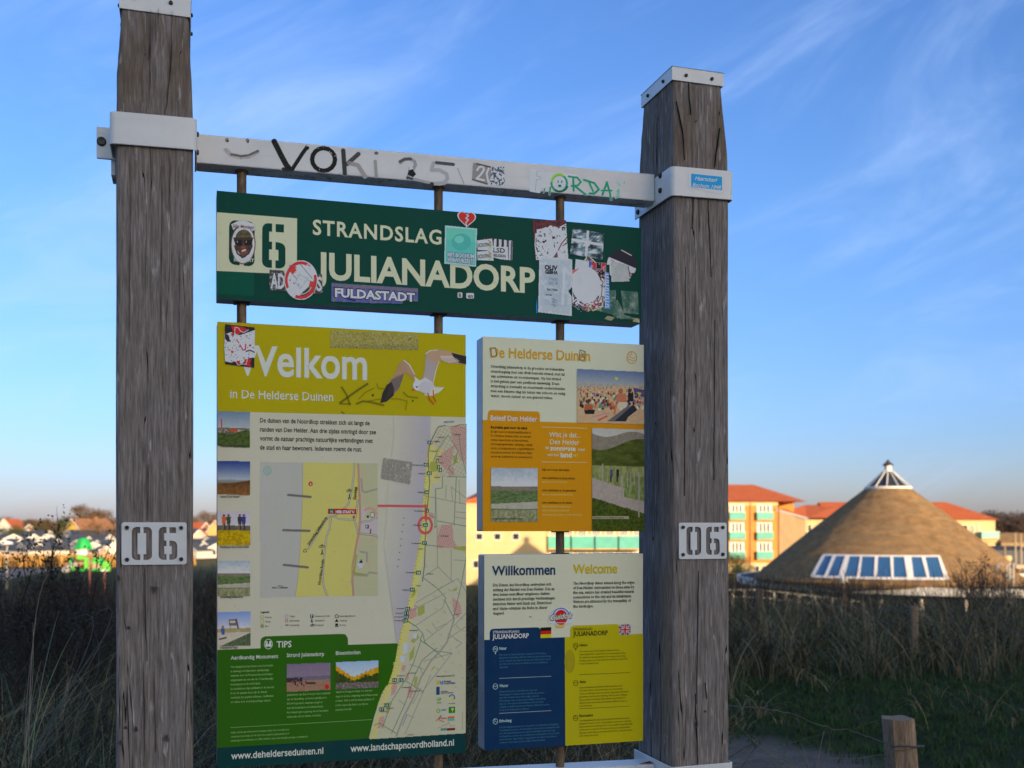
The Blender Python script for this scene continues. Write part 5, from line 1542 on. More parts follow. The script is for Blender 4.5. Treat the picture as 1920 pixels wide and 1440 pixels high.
for q in ([(842, 800), (874, 800), (874, 856), (852, 838), (846, 820)], [(835, 845), (852, 834), (845, 870), (842, 890), (818, 862)], [(840, 880), (850, 876), (852, 892), (842, 895)], [(852, 835), (874, 850), (874, 870), (862, 862)], [(815, 826), (822, 824), (822, 830), (814, 832)], [(826, 984), (848, 984), (850, 1012), (858, 1028), (818, 1028), (818, 1014)], [(803, 960), (814, 964), (812, 974), (804, 970)], [(764, 1140), (780, 1140), (782, 1155), (770, 1162), (760, 1150)], [(776, 1132), (784, 1136), (778, 1143)], [(848, 1120), (862, 1130), (866, 1150), (858, 1160), (850, 1148)], [(738, 1280), (745, 1282), (742, 1300), (734, 1305), (734, 1290)], [(766, 1285), (776, 1290), (772, 1310), (764, 1308)], [(712, 1345), (722, 1342), (720, 1362), (708, 1366)], [(755, 1246), (762, 1248), (758, 1260), (752, 1256)], [(762, 1262), (768, 1262), (766, 1276), (760, 1274)]):
    c.poly(q, PK, .85)
pk_ = (np.abs(c.c - np.array(PK)).sum(2) < 40)
c.put(pk_ * ((np.sin(c.X * 1.5 + c.Y * .55) > .72) | (np.sin(c.Y * 1.3 - c.X * .45) > .80)), (128, 96, 92), .7, cover=False)
GN = (118, 124, 48)
for q in ([(806, 866), (820, 866), (822, 882), (808, 886), (804, 876)], [(848, 856), (856, 852), (858, 868), (850, 870)], [(850, 1026), (874, 1024), (874, 1034), (850, 1030)], [(783, 1140), (796, 1134), (796, 1150), (784, 1156)], [(774, 1110), (782, 1104), (778, 1116), (770, 1122)], [(845, 1108), (858, 1100), (856, 1108)], [(778, 1270), (784, 1268), (782, 1285), (776, 1288)], [(811, 1252), (817, 1248), (812, 1256), (808, 1260)], [(727, 1318), (734, 1316), (730, 1336), (724, 1338)], [(768, 1226), (778, 1210), (776, 1232), (768, 1240)], [(784, 1188), (786, 1196), (776, 1206), (770, 1202)]):
    c.poly(q, GN, .8)
for q in ([(776, 1188), (783, 1188), (781, 1198), (774, 1196)], [(757, 1206), (764, 1205), (764, 1224), (756, 1226)], [(750, 1230), (760, 1230), (758, 1242), (752, 1240)]): c.poly(q, (146, 156, 172))
RD = (64, 94, 76); G2 = (94, 96, 90); DK = (92, 88, 88)
def poly_(pts, col=RD, w=1.1): c.seg(pts, w, col)
poly_([(874, 796), (862, 797), (852, 800), (840, 797), (824, 800), (820, 802), (806, 830), (802, 850), (803, 880), (805, 905), (802, 940), (799, 975), (797, 1015), (796, 1060), (792, 1090)], (60, 70, 56), 1.5)
for q in ([(840, 817), (834, 822), (820, 845), (812, 865)], [(840, 817), (858, 846), (852, 868), (840, 878), (848, 888)], [(860, 818), (864, 850), (874, 890)], [(829, 893), (829, 915), (816, 917), (816, 950), (815, 990), (818, 986)], [(855, 895), (851, 983), (852, 985)], [(820, 977), (874, 987)], [(838, 894), (874, 895)], [(803, 965), (815, 971)], [(797, 1022), (830, 1025)], [(792, 1082), (822, 1105), (836, 1122), (834, 1126), (852, 1160)], [(764, 1165), (779, 1173), (793, 1188), (788, 1200), (818, 1221), (848, 1225)], [(775, 1245), (790, 1200)], [(850, 1160), (864, 1100), (874, 1045)], [(764, 1163), (778, 1174)], [(775, 1245), (760, 1275), (735, 1315), (718, 1365)], [(760, 1276), (795, 1298), (778, 1288)], [(735, 1375), (760, 1320), (780, 1262), (792, 1238), (820, 1215)], [(793, 1188), (797, 1205), (830, 1232)], [(702, 1360), (712, 1356), (745, 1376)]): poly_(q)
for q in ([(796, 930), (874, 946)], [(816, 917), (820, 1010)], [(844, 912), (874, 935)], [(836, 910), (835, 935)], [(846, 915), (848, 940)], [(820, 1022), (820, 1062), (850, 1092)], [(846, 1030), (846, 1090)], [(850, 1050), (874, 1052)], [(796, 1080), (822, 1063)], [(822, 1105), (858, 1085), (874, 1110)], [(780, 1130), (845, 1092)], [(766, 1148), (836, 1112)], [(778, 1174), (830, 1140), (835, 1125)], [(793, 1205), (850, 1160)], [(795, 1240), (848, 1225), (790, 1300)], [(820, 1178), (835, 1170)], [(810, 1168), (820, 1182)], [(800, 1180), (812, 1190)], [(874, 1175), (838, 1200)], [(855, 1172), (862, 1180)], [(775, 1320), (790, 1290)], [(748, 1312), (760, 1322)], [(765, 1340), (776, 1346)], [(855, 1215), (866, 1206), (840, 1188)], [(768, 1245), (795, 1255)], [(788, 1250), (793, 1265)], [(808, 1265), (760, 1377)], [(874, 1150), (850, 1175)], [(800, 925), (796, 950)], [(860, 900), (862, 945)], [(852, 960), (874, 962)], [(852, 970), (874, 973)]): poly_(q, G2, .8)
poly_([(852, 1160), (846, 1180), (838, 1205), (825, 1222), (808, 1240), (790, 1270), (775, 1310), (757, 1345), (744, 1380)], (100, 96, 92), 2.6); poly_([(852, 1160), (846, 1180), (838, 1205), (825, 1222), (808, 1240), (790, 1270), (775, 1310), (757, 1345), (744, 1380)], (140, 134, 130), 1.0)
poly_([(764, 1340), (756, 1360)], (80, 100, 150), 1.6)
c.put(((c.X > 820) & (c.X < 850) & (c.Y > 984) & (c.Y < 1026)) * (np.sin(c.X * 1.1 + c.Y * .3) > .8), (140, 108, 104), .5, cover=False); c.put(((c.Y < 895) & (c.Y > 800) & (c.X > 815)) * ((np.sin(c.X * .9 + c.Y * .5) > .85) | (np.sin(c.Y * .8 - c.X * .5) > .9)), (120, 112, 100), .55, cover=False)
tick = (np.abs(c.X - sea) < 2.2) * (np.sin(c.Y * 1.05) > .75) * (c.Y > 835); c.put(tick, (150, 120, 46), .8)
c.seg([(709, 948), (798, 949.5)], 4.6, (156, 66, 72)); c.seg([(798, 948), (798, 975)], 4.6, (156, 66, 72)); c.ell(797, 985, 14.5, 17.5, (156, 66, 72), w=4.4)
for k in range(8): c.ell(757 - k * 1.6, 971 + k * 13, 1.2, 1.4, (80, 84, 100))
for k in range(40): c.seg([(872 - (k * 37 % 60), 1095 + (k * 53 % 200)), (868 - (k * 37 % 60), 1093 + (k * 53 % 200))], .7, G2, .7)
c.cov = np.maximum(c.cov, north); c.cov *= (c.X > left_ - 2); c.cov *= ((c.Y < 1375 + (874 - c.X) * .058) * (c.Y > 783 - (873 - c.X) * .028 + .5)).astype(float); c.cov = (seaband + north > .03).astype(float); c.cov *= (c.X > left_ - 2); c.cov *= ((c.Y < 1375 + (874 - c.X) * .058) * (c.Y > 783 - (873 - c.X) * .028 + .5)).astype(float)
c.cov = np.maximum(c.cov, ((np.abs(c.Y - 949) < 2.6) & (c.X > 708) & (c.X < 800)).astype(float)); c.cov *= (seaband + north + (np.abs(c.Y - 949) < 3) + ((c.X - 755) ** 2 < 90) * (c.Y > 965) > 0.03)
c.build('coast_map', wroot, 3.4)
p = Print(wb, 6)
for t, x, y in (('01', 805, 830), ('02', 798, 871.5), ('03', 804, 887.5), ('04', 799.5, 923), ('5', 801, 957.5), ('06', 797.5, 984.5), ('07', 795.5, 1018), ('08', 784.5, 1073.5), ('09', 773, 1105.5), ('10', 764.5, 1141), ('11', 762, 1149.5), ('12', 762, 1156.5), ('13', 760, 1163.5), ('14', 740.5, 1275), ('15', 752.5, 1275), ('16', 725, 1322), ('17', 716.5, 1329.5), ('i', 819, 864), ('i', 821.5, 876), ('i', 825, 881)):
    w2 = 4.4 if len(t) > 1 else 2.6
    p.rect(x - w2, y - 3.4, x + w2, y + 3.4, (0, 62, 50)); p.text(t, x - w2 + 1.2, y + 2.5, x + w2 - 1.2, 4.6, (150, 180, 160), .03, layer=7, res=1)
for x, y, L in ((773, 872, 18), (784, 888, 12), (783, 923, 11), (777, 958, 18), (776, 984.5, 15), (772, 1018.5, 17), (761, 1073.5, 18), (754, 1106, 13), (744, 1141, 14), (742, 1149.5, 14), (740, 1156.5, 16), (740, 1163.5, 15), (730, 1281, 18), (745, 1267, 14), (768, 1182, 16), (725, 1328, 13), (713, 1334, 12), (754, 1289, 16), (768, 1296, 20), (767, 1262, 14), (820, 820, 12), (812, 828, 12), (805, 846, 14), (850, 815, 12), (823, 868, 7), (820, 884, 8), (814, 895, 10), (826, 1005, 14), (785, 1029, 8), (780, 1098, 9), (800, 1076, 12), (852, 1152, 8), (765, 1378, 11), (818, 856, 10)):
    p.text('Duinpad', x, y + 1, x + L, 2.2, (50, 50, 48), .02, res=1)
p.text('Marsdiep', 832, 793.5, 851, 3.4, (70, 100, 130), .02, y1=792, res=1)
p.build('map_lettering', wroot)

# ---- orange board
ob = Board((905, 632), (1207, 645), (1207, 997), (905, 995), OFFB)
oroot = board('information_board', ob, 'cream and orange board reading De Helderse Duinen', group='information boards hung on the rods')
OR, OC, BK = (164, 107, 2), (163, 160, 146), (26, 24, 22)
p = Print(ob, 1)
p.poly([(905, 632), (1207, 645), (1207, 997), (905, 995)], OC)
p.poly([(905, 788), (914, 788), (914, 777), (916, 771), (921, 769.5), (1006, 772), (1010, 774), (1011, 779), (1011, 791), (1207, 795), (1207, 997), (905, 995)], OR, 2)
p.build('face', oroot)
p = Print(ob, 3)
p.text('De Helderse Duinen', 919, 671, 1105, 18, (186, 120, 16), .016, y1=677, res=3)
for i, (t, x1) in enumerate((('Strandslag Julianadorp is de grootste en bekendste', 1056.5), ('strandopgang met een druk bezocht strand, met tal', 1057), ('van activiteiten en voorzieningen. Op het strand', 1050), ('is het gehele jaar een paviljoen aanwezig. Deze', 1047.5), ('strandslag is bewaakt en meermaals onderscheiden', 1058), ('met een blauwe vlag als teken van schoon en veilig', 1058.5), ('water, mooie natuur en een gezond milieu.', 1035))): p.text(t, 920, 690.5 + i * 9.1, x1, 5.0, BK, .012, res=1)
p.text('Beleef Den Helder', 919.5, 788.5, 1005.5, 9.5, (196, 188, 170), .012)
p.text('Recreatie gaat voor de wind', 920, 803.5, 987, 4.8, (40, 28, 4), .04, res=1)
for i, (t, x1) in enumerate((('Er zijn veel recreatiemogelijkheden in', 994), ('De Helderse Duinen: fiets- en wandel-', 995), ('routes, kanoroutes en kanoverhuur,', 990), ('horecagelegenheden, campings, uitkijk-', 998), ('toren, strandpaviljoens, vogeluitkijkpunt,', 1001), ('bezoekerscentrum \'De Helderse Vallei\'', 997), ('en tal van activiteiten en evenementen.', 998))): p.text(t, 920, 811.5 + i * 7.7, x1, 4.4, (70, 46, 4), .008, res=1)
WO = (200, 186, 150)
p.text('Wist je dat...', 1028, 819, 1087, 9, WO, .006); p.text('Den Helder', 1030, 833, 1085, 9, WO, .006); p.text('de', 1021, 842, 1028, 5.5, WO, .01); p.text('zonnigste', 1029.5, 844.5, 1078, 8, WO, .03); p.text('stad', 1082, 845, 1094.5, 5, WO, .01)
p.text('van het', 1024.5, 855, 1047, 5.4, WO, .006); p.text('land', 1049.5, 857.5, 1071, 9, WO, .03); p.text('is?', 1074, 856, 1082, 5, (196, 170, 110), 0)
p.line([(1015, 800.5), (1099, 803)], .8, (196, 180, 130)); p.line([(1015, 866), (1099, 867)], .8, (196, 180, 130))
p.text('Kijk voor meer informatie:', 1015, 882.5, 1067, 4.2, (50, 34, 4), .02, res=1)
for t, y, x1 in (('over activiteiten in de provincie:', 898, 1077), ('over activiteiten in de gemeente:', 921, 1079), ('over activiteiten in de natuur:', 944, 1072)): p.text(t, 1015, y, x1, 4.2, (50, 34, 4), .02, res=1)
for t, y, x1 in (('www.noord-holland.nl', 905, 1061), ('www.antjewaterkant.nl', 928.5, 1072), ('www.dehelderseduinen.nl', 951, 1068), ('www.dehelderevallei.nl', 958.5, 1065), ('www.landschapnoordholland.nl', 966.5, 1089)): p.text(t, 1015, y, x1, 3.8, (184, 152, 90), 0, res=1)
p.ring(1184, 669.5, 9.8, 12, (176, 116, 20), 1.2, 26); p.ring(1181, 661.5, 3.4, 3.6, (176, 116, 20), 1); p.line([(1175, 670), (1180, 667.5), (1186, 671), (1193, 668)], 1, (176, 116, 20)); p.line([(1175, 675), (1180, 672.5), (1186, 676), (1193, 673)], 1, (176, 116, 20))
p.line([(918, 655), (928, 653), (931, 668), (922, 671), (918, 655)], 1, (70, 66, 62), 4); p.line([(1086, 656), (1096, 659), (1094, 677), (1084, 674), (1086, 656)], 1.6, (92, 96, 84), 4); p.line([(1088, 660), (1094, 672)], 1, (92, 96, 84), 4); p.line([(1094, 661), (1087, 671)], 1, (92, 96, 84), 4)
p.text('Bungalows nabij De Helderse Duinen', 923, 973, 978, 3.4, (30, 30, 26), .01, layer=9, res=1, shear=.2); p.text('Wandelen in De Helderse Duinen', 1111, 972.5, 1168, 3.4, (30, 30, 26), .01, layer=9, res=1, shear=.2)
p.poly([(1109, 968), (1178, 968.5), (1178, 974), (1109, 973.5)], (128, 124, 104), 8)
p.build('lettering', oroot)
photo(ob, 1080.5, 690, 1207, 796, 'crowd', oroot, 'printed photo of a crowded summer beach', [(1080.5, 692), (1207, 697), (1207, 795), (1080.5, 792)], 6, 1.25)
photo(ob, 1108.5, 800, 1207, 997, 'walk', oroot, 'printed photo of two walkers on a dune path', [(1108.5, 803), (1207, 806), (1207, 996.8), (1108.5, 996)], 7, 1.1)
photo(ob, 920, 876, 1006.5, 979, 'dunes', oroot, 'printed photo of bungalows beyond grassy dunes', [(920, 877.5), (1006, 878.5), (1006, 978), (920, 977)], 6, 1.1)

# ---- Willkommen board
ib = Board((908, 1038), (1205, 1040), (1206, 1391), (908, 1405), OFFB)
iroot = board('information_board', ib, 'cream, navy and yellow board reading Willkommen and Welcome', group='information boards hung on the rods')
NV, YL, IC = (0, 34, 68), (138, 130, 2), (161, 158, 144)
p = Print(ib, 1)
p.poly([(908, 1038), (1205, 1040), (1205, 1191), (908, 1198)], IC)
p.poly([(908, 1197), (918, 1197), (918, 1183), (920, 1178), (925, 1176.5), (1008, 1175), (1012, 1177), (1013.5, 1181), (1013.5, 1195.5), (1058.5, 1194.5), (1060, 1398), (908, 1405)], NV, 2)
p.poly([(1058.5, 1194.5), (1069, 1194), (1069, 1181), (1070.5, 1175), (1075, 1173), (1150, 1171.5), (1158, 1172), (1163, 1178), (1164, 1191.5), (1205.5, 1190.5), (1206, 1391), (1060, 1398)], YL, 3)
p.ring(1068, 1240, 10, 22, (122, 112, 16), layer=4)
p.build('face', iroot)
p = Print(ib, 4)
p.text('Willkommen', 922, 1076.5, 1040.5, 17, (10, 40, 74), .022, res=3); p.text('Welcome', 1073.5, 1075.5, 1156.5, 16.5, (146, 132, 8), .022, res=3)
for i, (t, x1) in enumerate((('Die Dünen des Noordkop erstrecken sich', 1033), ('entlang der Ränder von Den Helder. Das an', 1039), ('drei Seiten vom Meer umgebene Gebiet', 1030), ('zeichnet sich durch prächtige Verbindungen', 1040), ('zwischen Natur und Stadt aus. Einwohner', 1034.5), ('und Gäste schätzen die Ruhe in dieser', 1026), ('Gegend.', 945.5))): p.text(t, 924, 1097.5 + i * 8.8, x1, 5.4, (24, 24, 24), .013, res=1)
for i, (t, x1) in enumerate((('The Noordkop dunes extend along the edges', 1189), ('of Den Helder. Surrounded on three sides by', 1188.5), ('the sea, nature has created beautiful natural', 1187.5), ('connections to the city and its inhabitants.', 1184), ('Visitors are attracted by the tranquillity of', 1182.5), ('the landscape.', 1112))): p.text(t, 1074, 1096.5 + i * 8.6, x1, 5.4, (24, 24, 24), .013, res=1)
CW = (178, 176, 166)
p.text('STRANDAUFGANG', 924, 1185, 973, 4.6, CW, .012, layer=5); p.text('JULIANADORP', 923, 1195.5, 991, 8.6, CW, .02, layer=5); p.text('STRANDSLAG', 1074, 1182, 1110, 4.6, (40, 38, 8), .012, layer=5); p.text('JULIANADORP', 1074, 1192.5, 1139, 8.6, (30, 28, 6), .02, layer=5)
LB = (100, 140, 160); DKY = (60, 54, 4)
for t, y in (('Natur', 1216), ('Wasser', 1286), ('Erholung', 1352)): p.text(t, 936, y, 936 + 3.1 * len(t) - 2, 5.2, (130, 156, 164), .02, layer=5, res=1)
for t, y in (('Nature', 1212), ('Water', 1281), ('Recreation', 1344.5)): p.text(t, 1086, y, 1086 + 2.55 * len(t), 4.8, DKY, .03, layer=5, res=1)
LBd = (52, 96, 124)
for L_, x0, y0, x1m, cc in (
    (('Hier sehen Sie schöne Exemplare sogenannter Parabeldünen.', 'Bei aktiven Parabeldünen bläst der Wind den Sand parabelförmig', 'auf. So entsteht eine steile Düne mit einer Mulde davor. Durch', 'den Wind wird der Sand in der Mulde bis auf das Grundwasser', 'abgetragen.'), 936, 1227, 1032, LBd),
    (('Nahezu alle Bewohner Nordhollands leben unter dem', 'Meeresspiegel. Der Wasserverband sorgt dafür, dass niemand', 'nasse Füße bekommt. Keine leichte Aufgabe, denn der', 'Meeresspiegel steigt, es regnet immer häufiger und die Böden', 'sinken ein. Ohne entsprechende Maßnahmen würde das Gebiet', 'volllaufen. Deshalb investieren wir Hunderte Millionen in sichere', 'Deiche und in genug sauberes Süßwasser.'), 936, 1296, 1030, LBd),
    (('Der Strandaufgang Julianadorp ist der größte und bekannteste Strandzugang', 'von Julianadorp aan Zee. Am Strand gibt es einen großen Strandpavillon und', 'einen Rettungsschwimmerposten. Echte Strandliebhaber haben hier sogar', 'die Möglichkeit, in einem der Strandhäuschen zu übernachten. Dieser Strand', 'wurde mit einer "Blauen Fahne" ausgezeichnet, die sauberes und sicheres', 'Gewässer, schöne Natur und eine intakte Umwelt anerkennt.'), 936, 1363, 1048, LBd),
    (('Here you can see lovely examples of parabolic dunes.', '(dunes shaped like a parabola). At an active parabolic dune,', 'the wind blows the sand upwards. This creates a steep ridge,', 'forming a cavity or pit. The wind blows away all the sand down', 'to the groundwater level.'), 1086, 1223, 1176, DKY),
    (('Almost all inhabitants of North Holland live below sea level.', 'The District Water Control Board makes sure this is possible.', 'This is no small task, as the sea level is rising, there is increased', 'precipitation, and the land is subsiding. If we do not do anything,', 'this area will become flooded. That is why we invest hundreds of', 'millions of euros in safe dikes and ensuring a sufficient amount of', 'clean fresh water.'), 1086, 1291, 1178, DKY),
    (('Strandslag Julianadorp is the largest and best-known beach access to', 'Julianadorp aan Zee. There is a large pavilion on the beach, a guarded', 'beach area and for real beach lovers, the possibility to spend the night', 'on the beach in a beach hut. This beach sector has been awarded Blue', 'flag status, which means it has clean and safe water, attractive nature,', 'and a healthy environment.'), 1086, 1353, 1186, DKY)):
    mx = max(len(t) for t in L_)
    for i, t in enumerate(L_): p.text(t, x0, y0 + i * 5.75, x0 + (x1m - x0) * len(t) / mx, 3.3, cc, .0, layer=5, res=1)
for a, b_, cc in (((936, 1269.5), (1033, 1267), (120, 140, 150)), ((936, 1335), (1033, 1331.5), (120, 140, 150)), ((1086, 1265), (1181, 1262.5), DKY), ((1086, 1329), (1181, 1325.5), DKY)): p.line([a, b_], .8, cc, 5)
for x, cc in ((928.5, (130, 156, 164)), (1079, DKY)):
    for k, y in enumerate((1214.5, 1284.5, 1350)):
        y = y - (4 if x > 1000 else 0)
        p.ring(x, y, 4.8, 5.6, cc, .9, 18, 5)
        if k == 0: p.line([(x, y + 5), (x, y + 9)], 1.4, cc, 5); p.ring(x - 1.5, y - 1, 1.6, 2, cc, .6, 8, 5); p.ring(x + 1.8, y + .5, 1.6, 2, cc, .6, 8, 5)
        if k == 1: p.line([(x - 4, y), (x - 2, y - 1), (x, y + .6), (x + 2, y - 1), (x + 4, y)], .8, cc, 5)
        if k == 2: p.line([(x - 4, y + 2), (x, y), (x + 4, y + 2)], .8, cc, 5); p.ring(x - 1, y - 3, 1.6, 1.6, cc, .6, 8, 5)
for i, cc in enumerate(((14, 12, 14), (150, 20, 18), (178, 150, 10))): p.poly([(1013, 1175.5 + i * 6.5), (1033, 1175 + i * 6.5), (1033, 1181.6 + i * 6.5), (1013, 1182 + i * 6.5)], cc, 6)
p.poly([(1160.5, 1172.5), (1181.5, 1172), (1181.5, 1191), (1161, 1191.5)], (20, 30, 66), 6); W_ = (184, 180, 172)
p.line([(1162, 1173.5), (1180.5, 1190)], 3.4, W_, 7); p.line([(1162, 1190), (1180.5, 1173.5)], 3.4, W_, 7); p.line([(1162, 1173.5), (1180.5, 1190)], 1.2, (150, 24, 34), 8); p.line([(1162, 1190), (1180.5, 1173.5)], 1.2, (150, 24, 34), 8)
p.line([(1171, 1172.5), (1171, 1191)], 5, W_, 9); p.line([(1161.5, 1182), (1181, 1181.8)], 5, W_, 9); p.line([(1171, 1172.5), (1171, 1191)], 2.8, (150, 24, 34), 10); p.line([(1161.5, 1182), (1181, 1181.8)], 2.8, (150, 24, 34), 10)
p.text('SIGN 06', 1203, 1385, 1203, 1.8, (70, 66, 10), 0, y1=1380, perp=True, res=1) if 0 else None
p.ring(993, 1155, 1.2, 1, (40, 40, 40)); p.ring(996.5, 1156, .8, 1, (60, 60, 60))
p.build('lettering', iroot)
p = Print(ib, 6)
p.poly([(1032, 1150), (1040, 1141), (1050, 1137), (1061, 1139), (1068, 1146), (1075, 1147), (1072, 1167), (1060, 1170), (1058, 1176), (1044, 1176), (1041, 1169), (1028, 1167), (1029, 1155)], (160, 160, 186))
p.line(ringpts(1051, 1155, 15, 15, 195, 345, 10), 2, (60, 84, 150), 7); p.ring(1051, 1157, 12, 14, (150, 22, 28), layer=8); p.poly([(1042, 1171), (1058, 1170), (1057, 1175.5), (1043, 1176)], (160, 140, 70), 8)
p.text("Guido's", 1030, 1163, 1073, 11, (60, 60, 76), .06, y1=1159, layer=9, shear=.35); p.text("Guido's", 1031, 1162, 1072, 9.5, (190, 180, 150), .02, y1=1158, layer=10, shear=.35); p.text('Restaurant', 1044, 1168, 1060, 2.2, (196, 180, 170), .02, layer=9, res=1)
p.build('sticker', iroot, 'round red sticker with the slanted name Guido\'s between the two columns')
# short steel collars where the middle rod meets the boards
for (bd, rt) in ((ob, oroot), (ib, iroot), (wb, wroot), (hb, hroot)):
    for xr in RODX:
        if not (bd.x0 + .02 < xr < bd.x1 - .02): continue
        for zz, s_ in ((bd.H, 1), (0, -1)):
            mb = MB(); mb.box(xr - bd.x0 - .025, xr - bd.x0 + .025, .018, .068, min(zz, zz + s_ * .004), max(zz, zz + s_ * .004)); mb.build('rod_collar', M.bolt, rt)
# ------------------------------------------------------------ far things in the valley (ground at z = -5)
GZ = -5.0
mt = lambda name, c, **k: simple(name, c, **k)
M.cream = mt('cream_render', (0.62, 0.46, 0.24), rough=0.9, var=0.06, scale=0.6, spec=0.1)
M.apricot = mt('apricot_render', (0.58, 0.25, 0.07), rough=0.9, var=0.07, scale=0.6, spec=0.1)
M.tan = mt('tan_cladding_and_shade', (0.30, 0.22, 0.13), rough=0.9, var=0.1, scale=0.8, spec=0.1)
M.white = mt('white_joinery', (0.74, 0.72, 0.68), rough=0.6, var=0.05)
M.wwall = mt('white_boarding', (0.50, 0.48, 0.44), rough=0.8, var=0.08, scale=1.2)
M.glass = mt('dark_glass', (0.03, 0.035, 0.04), rough=0.12, var=0.2, spec=0.6)
M.turq = mt('turquoise_glass', (0.10, 0.40, 0.33), rough=0.35, var=0.12, scale=0.9)
M.slate = mt('dark_blue_slate', (0.055, 0.065, 0.08), rough=0.7, var=0.25, scale=1.5)
M.bitumen = mt('roof_bitumen', (0.04, 0.04, 0.042), rough=0.85, var=0.2, scale=0.5)
M.green = mt('green_playground_plastic', (0.015, 0.36, 0.07), rough=0.4, var=0.1)
M.green2 = mt('lime_playground_plastic', (0.14, 0.55, 0.06), rough=0.4, var=0.1)
M.sandc = mt('sand_coloured_plastic', (0.42, 0.32, 0.2), rough=0.6)
M.greyp = mt('grey_steel', (0.32, 0.32, 0.32), rough=0.5, metal=0.2)
M.redp = mt('red_brown_pole_paint', (0.32, 0.12, 0.08), rough=0.6)
M.asph = mt('grey_asphalt', (0.09, 0.09, 0.095), rough=0.95, var=0.2, scale=2)


def make_tiles(name, a, b_):
    m, n, l, b = new_mat(name)
    v = mapping(n, l)
    w = n.new('ShaderNodeTexWave'); w.bands_direction = 'X'; w.inputs['Scale'].default_value = 1.6; w.inputs['Distortion'].default_value = 0.2
    l.new(v, w.inputs['Vector'])
    f = noise(n, l, v, 1.3, 5, 0.7)
    c = mixrgb(n, l, maprange(n, l, f, 0.3, 0.7), a, b_)
    l.new(c, b.inputs['Base Color']); setin(b, 'Roughness', 0.8); setin(b, 'Specular IOR Level', 0.2)
    bump(n, l, b, w.outputs[0], 0.5, 0.05)
    return m


M.tiles = make_tiles('orange_roof_tiles', (0.40, 0.095, 0.035), (0.50, 0.135, 0.05))
M.tilesb = make_tiles('brown_roof_tiles', (0.20, 0.10, 0.06), (0.33, 0.16, 0.08))


def make_thatch():
    m, n, l, b = new_mat('reed_thatch')
    v = mapping(n, l)
    f = noise(n, l, mapping(n, l, (1.2, 1.2, 3.2)), 1, 6, 0.7)
    g = noise(n, l, mapping(n, l, (14, 14, 5)), 1, 5, 0.7)
    h = noise(n, l, mapping(n, l, (0.35, 0.35, 2.4)), 1, 3, 0.6, 1.0)
    c = mixrgb(n, l, maprange(n, l, f, 0.36, 0.64), (0.21, 0.125, 0.058), (0.40, 0.25, 0.118))
    c = mixrgb(n, l, maprange(n, l, g, 0.35, 0.7, 0.0, 0.55), c, (0.15, 0.10, 0.06))
    c = mixrgb(n, l, maprange(n, l, h, 0.46, 0.64, 0.0, 0.65), c, (0.22, 0.16, 0.095))
    l.new(c, b.inputs['Base Color']); setin(b, 'Roughness', 1.0); setin(b, 'Specular IOR Level', 0.05)
    bump(n, l, b, g, 0.8, 0.08)
    return m


M.thatch = make_thatch()


def hip(mb, x0, x1, y0, y1, z0, z1, a0, a1, oh=0.35):
    """hipped roof: eaves at z0, ridge along x at z1 from x0+a0 to x1-a1 (negative or zero a = gable)"""
    ym = (y0 + y1) / 2
    A, B2, C, D2 = (x0 - oh, y0 - oh, z0), (x1 + oh, y0 - oh, z0), (x1 + oh, y1 + oh, z0), (x0 - oh, y1 + oh, z0)
    E, F = (x0 + a0 - (oh if a0 == 0 else 0), ym, z1), (x1 - a1 + (oh if a1 == 0 else 0), ym, z1)
    mb.add([A, B2, C, D2, E, F], [(0, 1, 5, 4), (1, 2, 5), (2, 3, 4, 5), (3, 0, 4), (3, 2, 1, 0)])
    return mb


def X(px, D): return (px - CX) / FPX * D
def Z(py, D): return EYE + (HY - py) / FPX * D


# ---- hotel
def window(root, x0, x1, z0, z1, y, cols=1, t=0.06):
    mb = MB(); f = 0.09
    mb.box(x0, x1, y - t, y - 0.01, z0, z0 + f); mb.box(x0, x1, y - t, y - 0.01, z1 - f, z1)
    n = cols + 1
    for k in range(n):
        xc = x0 + (x1 - x0 - f) * k / (n - 1)
        mb.box(xc, xc + f, y - t - .003, y - .012, z0 + f, z1 - f)
    w = mb.build('window', M.white, root)
    mb = MB(); mb.box(x0 + f * .5, x1 - f * .5, y - t * .55, y - 0.02, z0 + f * .5, z1 - f * .5); mb.build('pane', M.glass, w)
    return w


def french(root, x0, x1, zb, zt_, y, mat=None):
    """white framed balcony doors with narrow dark panes"""
    mb = MB(); mb.box(x0, x1, y - 0.08, y - .01, zb, zt_)
    w = mb.build('window', M.white, root)
    n = 4; pw = (x1 - x0) / n
    mb = MB()
    for k in range(1, n): mb.box(x0 + pw * k - pw * .24, x0 + pw * k + pw * .24, y - .1, y - .083, zb + .12, zt_ - .14)
    mb.build('pane', M.glass, w)


def balcony(root, x0, x1, zb, zt_, y, d=1.0):
    mb = MB(); mb.box(x0, x1, y - d, y - .02, zb - .12, zb)
    b = mb.build('balcony', M.cream, root)
    mb = MB(); mb.box(x0, x1, y - d - .03, y - d, zb + .03, zt_); mb.box(x0, x0 + .03, y - d + .002, y - .05, zb + .03, zt_); mb.box(x1 - .03, x1, y - d + .002, y - .05, zb + .03, zt_)
    mb.build('railing_panel', M.turq, b)
    mb = MB(); mb.box(x0 - .02, x1 + .02, y - d - .05, y - d + .02, zt_ + .003, zt_ + .06); mb.build('handrail', M.white, b)


D1, D2, D3 = 147.0, 118.0, 152.0
hotel = empty('hotel', (X(1380, D1), D1, GZ), 0, 'yellow and orange hotel with red tiled hip roofs and turquoise balconies', 'hotel')
H0 = Vector(hotel.location)
def hx(px, D): return X(px, D) - H0.x
def hz(py, D): return Z(py, D) - H0.z
